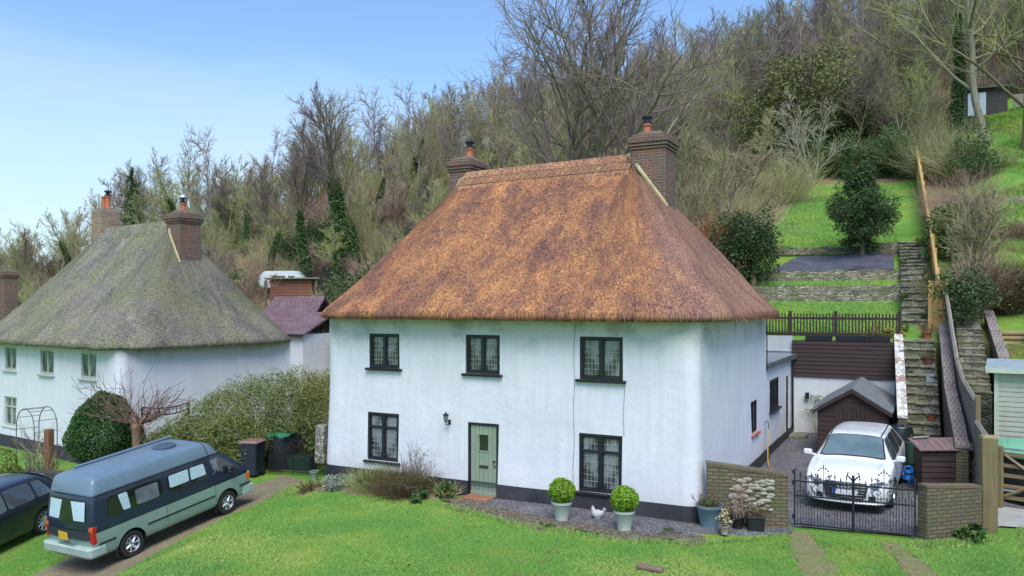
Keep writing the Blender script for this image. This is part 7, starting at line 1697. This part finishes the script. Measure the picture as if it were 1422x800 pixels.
# ------------------------------------------------------------------ hillside woodland
def proto(name, seed, matT, matC, ivy=None, **kw):
    big, fine = bare_tree(seed, **kw); t = bpy.data.objects.new(name, None); C.objects.link(t)
    V_, F_ = tubes(big, 6); npmesh('trunk', V_, F_, matT, None, t, True); twig_obj('crown', fine, matC, t)
    if ivy:
        tp = big[0][0]; r = np.random.default_rng(seed+9); n = ivy[0]; f = r.random(n)*ivy[1]*(len(tp)-1); i = f.astype(int); i = np.minimum(i, len(tp)-2); P = tp[i]*(1-(f-i))[:, None]+tp[i+1]*(f-i)[:, None]
        q = r.normal(0, 1, (n, 3)); q /= np.linalg.norm(q, axis=1, keepdims=True); P = P+q*ivy[2]*(1.2-.75*f/(ivy[1]*(len(tp)-1)))[:, None]*(.4+.6*r.random((n, 1))); leaf_obj('ivy', P, .17, L_IVY, t, seed)
    return t
PR = {
 'pole1': proto('bare_tree', 1, B_GREY, T_TAN, H=9.5, r0=.12, nb=(20, 8, 6), ang=(.55, .6, .6), start=.35, Lr=(.30, .45, .5), tw=.014),
 'pole2': proto('bare_tree', 2, B_GREY, T_OLIVE, H=8.5, r0=.10, nb=(17, 8, 6), ang=(.6, .6, .6), start=.25, Lr=(.32, .45, .5), tw=.014, trunks=2),
 'pole3': proto('bare_tree', 3, B_BROWN, T_PURP, H=11, r0=.14, nb=(22, 9, 7), ang=(.55, .65, .6), start=.35, Lr=(.33, .45, .45), tw=.015),
 'pole4': proto('bare_tree', 4, B_BROWN, T_PINK, H=7.5, r0=.08, nb=(15, 8, 6), ang=(.5, .6, .6), start=.2, Lr=(.36, .45, .5), tw=.013, trunks=3),
 'broad': proto('bare_tree', 5, B_GREY, T_PURP, H=10.5, r0=.19, nb=(19, 10, 8), ang=(.85, .7, .65), start=.28, Lr=(.42, .45, .45), tw=.015),
 'ivied': proto('bare_tree', 6, B_BROWN, T_OLIVE, ivy=(5200, .72, .75), H=10, r0=.16, nb=(17, 8, 7), ang=(.7, .65, .6), start=.4, Lr=(.34, .45, .5), tw=.014),
}
GROUPS = {'pole1': 'slender bare tree with tan twigs', 'pole2': 'twin stemmed bare tree with olive twigs', 'pole3': 'tall bare tree with purple twigs', 'pole4': 'many stemmed bare tree with pinkish twigs', 'broad': 'broad bare tree with dark twigs', 'ivied': 'bare tree with ivied trunk'}
def where(x, y):
    dx, dy = x-CAM[0], y-CAM[1]; d = dx*FW[0]+dy*FW[1]; px = CX+(dx*RT[0]+dy*RT[1])/d*FPX
    for lim, tx in ((120, 'left of the mossy roof'), (270, 'behind the mossy roof'), (430, 'above the tiled outbuilding'), (620, 'above the left orange roof slope'), (750, 'behind the left orange roof end'), (900, 'behind the right orange roof end'), (1060, 'right of the orange roof'), (1240, 'above the terraced garden'), (9999, 'at the top right')):
        if px < lim: break
    for lim, ty in ((34, 'low'), (46, 'halfway up'), (60, 'high'), (999, 'near the crest')):
        if y < lim: break
    return ty+', '+tx
usedp = {}
def place(kind, x, y, sc, label=None, group=True, name=None):
    src = PR[kind]; lb_ = GROUPS[kind]+', '+where(x, y); gp = lb_.replace('bare tree', 'bare trees').replace('stemmed tree', 'stemmed trees')
    loc = (x, y, gz(x, y)-.1); s = (sc*rnd.uniform(.9, 1.1), sc*rnd.uniform(.9, 1.1), sc)
    if kind not in usedp:
        t = src; usedp[kind] = 1; t.location = loc; t.rotation_euler = (0, 0, rnd.uniform(0, 6.28)); t.scale = s
    else: t = dup(src, loc, rnd.uniform(0, 6.28), scale=s)
    if name: t.name = name
    t['label'] = label or lb_; t['category'] = 'tree'
    if label: 
        if 'group' in t: del t['group']
    else: t['group'] = gp
    return t
def garden_clear(x, y):
    dx_, dy_ = x-CAM[0], y-CAM[1]; d_ = dx_*FW[0]+dy_*FW[1]; p_ = CX+(dx_*RT[0]+dy_*RT[1])/d_*FPX
    if 340 < p_ < 450 and d_ < 61: return True
    return (-5.6+.05*(y-20) < x < 11.5 and y < 38+max(0, (x-4.5)*3.4)) or (x > 3.4 and y < 58)
rt_ = random.Random(12); placed = []
def in_view(px, d): return -80 < px < 1500
cnt = 0; tries = 0
while cnt < 285 and tries < 20000:
    tries += 1; px = rt_.uniform(-60, 1490); d = 32+75*rt_.random()**1.1
    x, y = pd(px, d)
    if y < 22 or garden_clear(x, y): continue
    top = 80 if x > -30 else 78
    if y > top+6: continue
    md = 1.9+.020*d
    if any((x-a)**2+(y-b_)**2 < md*md for a, b_ in placed): continue
    placed.append((x, y)); high = ss(30, 60, y); u = rt_.random()
    if y < 30 and u < .5: continue
    kind = rt_.choices(['pole1', 'pole2', 'pole3', 'pole4', 'broad', 'ivied'], [3, 1.9, .8+4.5*high, 1.4, .5+2.6*high, 1.5])[0]
    place(kind, x, y, rt_.uniform(.62, .95)*(.8+.25*high)*(1 if y > 28 else .75)); cnt += 1
print('hill trees', cnt)
# the rest of the wood, past the trees one can tell apart: one mass
def lowtree(seed, H, **kw):
    b_, f_ = bare_tree(seed, H, **kw); return tubes(b_+f_, 3)
LT = [lowtree(40+i, 1.0*H_, r0=.10, nb=(15, 7, 5), ang=(.6, .6, .6), start=.25, Lr=(.33, .45, .5), tw=.017) for i, H_ in enumerate((9, 10, 8, 11))]
W_items = {'T_PURP': [], 'T_TAN': [], 'T_OLIVE': []}; rw_ = random.Random(91); nw = 0
while nw < 420:
    px = rw_.uniform(-70, 1490); d = 55+68*rw_.random(); x, y = pd(px, d)
    if y < 38 or y > 96 or garden_clear(x, y): continue
    s_ = rw_.uniform(.75, 1.05); W_items[rw_.choices(list(W_items), [4.5 if y > 55 else 1.4, 2, 1.1])[0]].append((rw_.choice(LT), (x, y, gz(x, y)-.1, s_, s_, rw_.uniform(0, 6.3)))); nw += 1
def merge(items):
    Vs, Fs, off = [], [], 0
    for (V_, F_), (x, y, z, s, h, a) in items:
        c_, s_ = math.cos(a), math.sin(a); W = np.stack([(V_[:, 0]*c_-V_[:, 1]*s_)*s+x, (V_[:, 0]*s_+V_[:, 1]*c_)*s+y, V_[:, 2]*h+z], 1); Vs.append(W); Fs.append(F_+off); off += len(W)
    return np.concatenate(Vs), np.concatenate(Fs)
for k_, lb_ in (('T_PURP', 'purple brown'), ('T_TAN', 'tan'), ('T_OLIVE', 'olive')):
    V_, F_ = merge(W_items[k_]); tagp(npmesh('woodland', V_, F_, globals()[k_]), 'mass of '+lb_+' bare wood filling the hill behind the single trees', 'woodland', kind='stuff')
# landmark trees
def hero(label, px, d, seed, matT, matC, ivy=None, name='bare_tree', ground=True, **kw):
    t = proto(name, seed, matT, matC, ivy, **kw); x, y = pd(px, d); t.location = (x, y, gz(x, y)-.1); return tagp(t, label, 'tree')
hero('tallest bare spreading tree, behind the ridge of the orange roof left of its right chimney', 852, 40, 101, B_GREY, T_PURP, H=17.5, r0=.40, nb=(20, 11, 9), ang=(.78, .7, .65), start=.24, Lr=(.46, .48, .45), tw=.017, wob=.06)
hero('bare dark twigged tree just left of the tallest tree above the orange roof', 752, 43, 102, B_BROWN, T_PURP, H=15.5, r0=.28, nb=(18, 10, 9), ang=(.75, .7, .65), start=.3, Lr=(.42, .48, .45), tw=.017)
hero('tall ivy covered tree with bare crown against the sky, between the two chimney groups', 478, 60, 103, B_BROWN, T_PURP, ivy=(9000, .62, 1.1), H=12.2, r0=.24, nb=(18, 11, 9), ang=(.5, .6, .6), start=.38, Lr=(.36, .45, .45), tw=.017, wob=.04)
hero('ivy covered leaning tree left of the tall ivy covered one', 430, 60, 104, B_BROWN, T_PURP, ivy=(4200, .6, .6), H=10, r0=.2, nb=(15, 10, 8), ang=(.75, .65, .6), start=.38, Lr=(.38, .45, .45), tw=.016, lean=(-.22, 0))
hero('ivy clad leaning trunk with pale limbs near the small blue doored shed', 1300, 55, 105, B_PALE, T_OLIVE, ivy=(6500, .5, .62), H=14, r0=.28, nb=(14, 8, 8), ang=(.9, .7, .65), start=.32, Lr=(.5, .48, .45), tw=.018, lean=(-.35, 0), wob=.1)
hero('upright trunk thick with ivy immediately left of the small blue doored shed', 1327, 56, 106, B_PALE, T_OLIVE, ivy=(6500, .62, .55), H=14, r0=.26, nb=(12, 8, 7), ang=(.7, .7, .6), start=.4, Lr=(.4, .45, .45), tw=.018)
hero('tall pale trunked tree in front of the small blue doored shed at the top right', 1368, 53, 107, B_PALE, T_OLIVE, H=15, r0=.30, nb=(13, 9, 8), ang=(.95, .7, .65), start=.25, Lr=(.5, .48, .45), tw=.018, droop=.02)
hero('bare tree at the top right corner with low arching limb', 1425, 50, 108, B_BROWN, T_OLIVE, H=13, r0=.26, nb=(13, 9, 8), ang=(1.1, .7, .65), start=.22, Lr=(.6, .48, .45), tw=.018)
hero('small white stemmed tree in front of the dark yew high on the slope', 1128, 50, 109, B_PALE, T_PALE, H=5.5, r0=.06, nb=(13, 7, 4), ang=(.6, .6, .6), start=.15, Lr=(.4, .45, .45), tw=.012, trunks=3)
hero('leaning bare tree with pale arching branches right of the right chimney', 990, 37, 110, B_PALE, T_TAN, H=6.6, r0=.11, nb=(12, 8, 7), ang=(.8, .7, .6), start=.15, Lr=(.45, .48, .45), tw=.010, lean=(.05, 0), trunks=2)
hero('bare tan tree close behind the right chimney of the orange thatched cottage', 965, 38, 111, B_GREY, T_TAN, H=7, r0=.10, nb=(15, 8, 7), ang=(.7, .7, .6), start=.15, Lr=(.45, .48, .45), tw=.012, trunks=2)
hero('tan twigged young tree in front of the brown thicket on the right slope', 1360, 30.5, 112, B_BROWN, T_TAN, H=3.3, r0=.04, nb=(14, 7, 6), ang=(.7, .6, .6), start=.12, Lr=(.45, .45, .45), tw=.008, trunks=4)
# conifer on the skyline at the left
x, y = pd(183, 76); cf = thing('spruce_tree', 'dark spire shaped conifer on the skyline behind the left cottage chimneys', 'tree', (x, y, gz(x, y)-.2)); hc = zat(232, 76)-cf.location.z
MB().tube([(0, 0, 0), (0, 0, hc)], [.2, .02], 8).build('trunk', B_BROWN, cf); P = []; rc = np.random.default_rng(77)
for i in range(46):
    z = hc*(.22+.78*i/46); L_ = 2.9*(1-(z/hc)**1.3)*(.6+.6*rc.random())+.1
    for k in range(4): a = rc.random()*6.28; n = int(26*L_)+6; s = rc.random(n); P.append(np.stack([math.cos(a)*L_*s+rc.normal(0, .07, n), math.sin(a)*L_*s+rc.normal(0, .07, n), z-.32*L_*s**1.5+.25*L_*s*(s > .8)+rc.normal(0, .06, n)], 1))
leaf_obj('foliage', np.concatenate(P), .22, L_DARK, cf, 5, .4)
# large evergreens on the slope
def evergreen(label, px, py, d, w_, h_, mat, seed, size=.16, n=9000, name='evergreen_tree', dens=46, sink=.0):
    x, y = pd(px, d); t = thing(name, label, 'tree' if h_ > 2.6 else 'shrub', (x, y, gz(x, y))); P, o_, k_ = blob_points(seed, (0, 0, h_*.52-sink), (w_/2, w_/2, h_*.55), n, dens, .30, .35); leaf_obj('foliage', P, size, mat, t, seed, .5); MB().tube([(0, 0, -.3), (0, .05, h_*.5)], [.06+.03*h_, .04], 7).build('trunk', B_BROWN, t); return t
evergreen('broad dark olive yew tree high on the slope in the upper right', 1118, 0, 54, 8.5, 6.6, L_OLIVE, 601, .19, 22000, dens=80)
evergreen('dark green holly on the right shoulder of the olive yew', 1180, 0, 53, 5.0, 5.2, L_DARK, 602, .17, 9000)
evergreen('green evergreen left of the olive yew', 1052, 0, 55, 4.4, 4.4, L_MID, 603, .15, 6000)
evergreen('small dark evergreen above and left of the olive yew', 1015, 0, 66, 4.2, 5.5, L_DARK, 604, .2, 5000)
evergreen('tall ivy smothered tree right of the tallest bare tree', 935, 0, 62, 3.6, 7.5, L_IVY, 605, .2, 6500)
evergreen('glossy laurel thicket beside the terrace, right of the rusty shrub', 1046, 0, 34, 2.3, 3.2, L_HOLLY, 606, .11, 7500)
evergreen('dark laurel bush low behind the right slope of the orange roof', 1020, 0, 34.5, 2.6, 3.2, L_DARK, 607, .11, 6500)
evergreen('bright green evergreen below the tall ivy covered tree', 500, 0, 48, 4.6, 4.2, L_MID, 608, .15, 7000)
evergreen('dark evergreen bush left of the bright green one, mid slope', 455, 0, 62, 4.6, 4.6, L_DARK, 609, .16, 6500)
evergreen('dark holly against the trunks above the left roof slope of the orange cottage', 575, 0, 56, 2.6, 3.8, L_DARK, 610, .16, 3600)
evergreen('clipped bright green bush low beside the left roof slope', 487, 0, 38, 1.9, 2.3, L_MID, 611, .11, 3600)
evergreen('green bush near the left roof slope of the orange cottage, right of the pink thicket', 580, 0, 41, 2.6, 3.8, L_OLIVE, 612, .13, 4200)
evergreen('dark yew behind the left slope of the mossy thatched roof', 82, 0, 48, 5.6, 3.8, L_DARK, 613, .17, 9000)
evergreen('second dark evergreen behind the mossy roof, nearer its left chimney', 128, 0, 50, 3.6, 3.6, L_OLIVE, 614, .16, 5000)
evergreen('green ivy mass above the red brown timber shed', 328, 0, 58, 3.6, 2.8, L_IVY, 615, .13, 5200)
evergreen('dark green conifer directly behind the white caravan', 406, 0, 63, 2.6, 3.8, L_DARK, 616, .15, 4200)
evergreen('yellow flowering gorse like bush left of the red brown timber shed', 312, 0, 56, 2.8, 2.8, m_leaf('yellow catkins', [(.20, .15, .03), (.40, .30, .04), (.30, .24, .06)]), 617, .11, 1500, dens=26)
evergreen('dark green bush filling the gap below the right timber fence panel', 1338, 0, 27.5, 2.2, 2.2, L_DARK, 618, .10, 5200)
evergreen('light green leafy bush right of the yellow fence', 1322, 0, 33, 2.2, 2.4, L_MID, 619, .11, 4800)
evergreen('dark green bush at the right edge above the log wall', 1408, 0, 28.5, 1.8, 1.3, L_MID, 620, .10, 2400)
evergreen('green laurel at the upper end of the yellow fence on the neighbour side', 1352, 0, 44, 3.4, 2.6, L_IVY, 621, .13, 5200)
# hedge closing the top of the upper lawn
hg = thing('boundary_hedge', 'dark shaggy hedge closing the top of the upper lawn', 'hedge', (-.3, 38, gz(-.3, 38))); P = []
for i in range(11):
    x = -4.8+i*.86; y = 38.2-.10*i; r = np.random.default_rng(700+i); P.append(blob_points(700+i, (x+.3, y-38, gz(x, y)-hg.location.z+1.1+.25*math.sin(i)), (1.0, 1.3, 1.6), 4200, 16, .4)[0])
leaf_obj('foliage', np.concatenate(P), .12, L_IVY, hg, 70, .45); ln_ = [(p*np.array([5.2, 1, 1.0])+np.array([0, -.3, .2]), q) for p, q in fan(71, 240, 2.0, .8, .012)]; twig_obj('twigs', ln_, T_TAN, hg)

# ---- undergrowth: merged scrub of many tints
TINTS = [('tan', T_TAN, 3.6), ('olive', T_OLIVE, 2.4), ('pink', T_PINK, 1.7), ('purple', T_PURP, 1.2), ('pale', T_PALE, .55), ('rust', T_RUST, .35), ('dark', T_DARK, .5)]
PROTO_F = [tubes(fan(900+i, 54, 1.0, [.6, .9, 1.3][i % 3], .0075, 5, 4, .16, .22), 3) for i in range(5)]
def merge(items):
    Vs, Fs, off = [], [], 0
    for (V_, F_), (x, y, z, s, h, a) in items:
        c_, s_ = math.cos(a), math.sin(a); W = np.stack([(V_[:, 0]*c_-V_[:, 1]*s_)*s+x, (V_[:, 0]*s_+V_[:, 1]*c_)*s+y, V_[:, 2]*h+z], 1); Vs.append(W); Fs.append(F_+off); off += len(W)
    return np.concatenate(Vs), np.concatenate(Fs)
items = {k: [] for k, _, _ in TINTS}; rb = random.Random(44); nb_ = 0; tries = 0
while nb_ < 1500 and tries < 60000:
    tries += 1; px = rb.uniform(-60, 1490); d = 31+70*rb.random()**1.25; x, y = pd(px, d)
    if y < 18.5 or garden_clear(x, y) or y > 84: continue
    n_ = mnoise.noise((x*.10, y*.10, 6)); wts = [w_*(1+2.4*max(0, mnoise.noise((x*.13+i*7, y*.13, i*3.1)))) for i, (_, _, w_) in enumerate(TINTS)]
    k = rb.choices(range(len(TINTS)), wts)[0]; h = rb.uniform(1.5, 3.4)*(1 if y > 26 else .8); items[TINTS[k][0]].append((rb.choice(PROTO_F), (x, y, gz(x, y), h*rb.uniform(.7, 1.0), h, rb.uniform(0, 6.3)))); nb_ += 1
for k, mt, _ in TINTS:
    if items[k]: V_, F_ = merge(items[k]); tagp(npmesh('scrub', V_, F_, mt), k+' coloured leafless scrub and bramble covering the wooded slope', 'undergrowth', kind='stuff')
print('scrub', nb_)
# low evergreen ground cover: ivy, bramble and ferns over the slope
Pc = []; tries = 0
while len(Pc) < 750:
    px = rb.uniform(-60, 1490); d = 31+62*rb.random()**1.2; x, y = pd(px, d)
    if y < 18.5 or garden_clear(x, y) or y > 80 or mnoise.noise((x*.12, y*.12, 12)) < -.12: continue
    Pc.append((x, y))
for nm, mt, sel in (('ivy_cover', L_IVY, 0), ('bramble_cover', L_DARK, 1), ('moss_cover', L_OLIVE, 2)):
    A = [blob_points(1000+i, (x, y, gz(x, y)+.35), (rb.uniform(.7, 1.9), rb.uniform(.7, 1.6), rb.uniform(.5, 1.5)), 240, 9, .45)[0] for i, (x, y) in enumerate(Pc) if i % 3 == sel]
    tagp(leaf_obj(nm, np.concatenate(A), .17, mt, None, sel), {'ivy_cover': 'green ivy', 'bramble_cover': 'dark bramble', 'moss_cover': 'olive green low growth'}[nm]+' spreading over the wooded slope', 'ground cover', kind='stuff')
# named shrubs round the gardens
def scrubby(label, px, d, w_, h_, mat, seed, n=140, leaf=None, name='bare_shrub', rad=.008):
    x, y = pd(px, d); t = thing(name, label, 'shrub', (x, y, gz(x, y))); sp_ = w_/h_*.8
    twig_obj('stems', fan(seed, n, h_, sp_, rad, 6, 5, .16, w_*.18), mat, t)
    if leaf: leaf_obj('leaves', blob_points(seed, (0, 0, h_*.45), (w_*.5, w_*.5, h_*.45), leaf[1], 24)[0], .09, leaf[0], t, seed)
    return t
scrubby('rusty orange twigged shrub right of the right chimney', 990, 36.5, 2.4, 3.2, T_RUST, 501, 420)
scrubby('brown twiggy thicket right of the yellow fence, above the grey boundary fence', 1340, 35, 3.4, 3.0, T_PINK, 502, 260)
scrubby('large tawny brown thicket on the right slope above the log wall', 1398, 28.5, 2.6, 2.0, L_TAN, 503, 420, (L_TAN, 700))
scrubby('pinkish brown upright shrub left of the tawny thicket', 1360, 28.5, 1.3, 2.2, T_PINK, 504, 200)
scrubby('tan scrubby bush at the top of the yellow fence', 1290, 47, 4.2, 3.6, T_OLIVE, 505, 300, (L_OLIVE, 900))
scrubby('greenish scrub right of the upper end of the yellow fence', 1325, 45, 3.6, 3.2, T_TAN, 506, 260, (L_MID, 500))
scrubby('dense purple brown thicket below the ivy clad leaning trunk', 1235, 53, 5.0, 4.4, T_PURP, 507, 420)
scrubby('second purple brown thicket left of the leaning ivy clad trunk', 1205, 55, 5.0, 4.0, T_PINK, 508, 340)
scrubby('pale tan scrub left of the terraced lawn', 1030, 41, 2.4, 2.6, T_TAN, 509, 260)
scrubby('grey brown scrub behind the shaggy hedge', 1090, 46, 4.6, 3.0, T_TAN, 510, 320)
scrubby('greyish pink scrub directly right of the right chimney', 952, 33, 1.8, 3.2, T_PINK, 511, 240)
scrubby('pinkish thicket above the timber shed and caravan', 372, 63, 3.6, 2.8, T_PINK, 512, 320)
scrubby('tan fan shaped shrub low beside the left roof slope', 520, 42, 3.0, 2.8, T_TAN, 513, 340)
scrubby('pale pink scrub just above the left roof slope of the orange cottage', 600, 40, 2.4, 2.8, T_PINK, 514, 260)
scrubby('dark brown bare shrub between the timber shed and the orange roof', 452, 58, 3.4, 2.4, T_DARK, 515, 260)
scrubby('ivy edged scrub at the right hand side of the upper steps', 1298, 30, 1.0, 1.3, T_OLIVE, 516, 120, (L_MID, 500))
scrubby('pale dead stalks growing behind the field gate by the pale green shed', 1385, 19.4, .7, 1.3, T_PALE, 517, 40, rad=.006)
scrubby('low bramble patch on the neighbouring slope below the timber edging', 1410, 34, 2.0, .9, T_PINK, 518, 160, (L_MID, 400))
scrubby('low scrub on the neighbouring lawn above the timber edging', 1385, 46, 3.2, 1.2, T_OLIVE, 519, 200, (L_OLIVE, 600))
scrubby('scrub at the foot of the small blue doored hill shed', 1345, 58, 3.2, 1.2, T_PURP, 520, 200, (L_MID, 300))

for i, (yy, side_, h_) in enumerate(((15.6, 1, .5), (17.4, 1, .7), (19.6, 1, .5), (21.5, 1, .45), (16.6, 0, .22), (19.4, 0, .25), (12.4, 0, .16), (14.6, 0, .2))):
    xx = sxr(yy)-.10 if side_ else sxl(yy)+.12; t = thing('step_plant', ('fern tuft hugging the fence side of the stone steps, ', 'low weed tuft on the left edge of the stone steps, ')[1-side_]+('lowest', 'second', 'third', 'topmost', 'second from the top', 'topmost', 'lowest', 'second from the bottom')[i], 'plant', (xx, yy, max(zstep(yy), gz(xx, yy))))
    leaf_obj('leaves', BP(820+i, (0, 0, h_*.5), (.25 if side_ else .16, .5, h_*.55), 420, 14), .07, L_MID if i % 2 else L_IVY, t, 820+i)
r9 = np.random.default_rng(19); Pl = []
while len(Pl) < 900:
    px = 1480*r9.random(); d = 12.8+9*r9.random(); x, y = pd(px, d)
    if lawn_ok(x, y) and y < 3 and mnoise.noise((x*.5, y*.5, 3)) > -.15: Pl.append((x, y, gz(x, y)+.028))
V_, F_ = leafmesh(np.array(Pl), .05, 3, .6, up=3.0); tagp(npmesh('fallen_leaves', V_, F_, m_leaf('fallen leaf', [(.14, .08, .04), (.25, .16, .08), (.36, .28, .16)], .8, .1), r9.random(len(F_))), 'brown fallen leaves scattered over the front lawn', 'fallen leaves', kind='stuff')
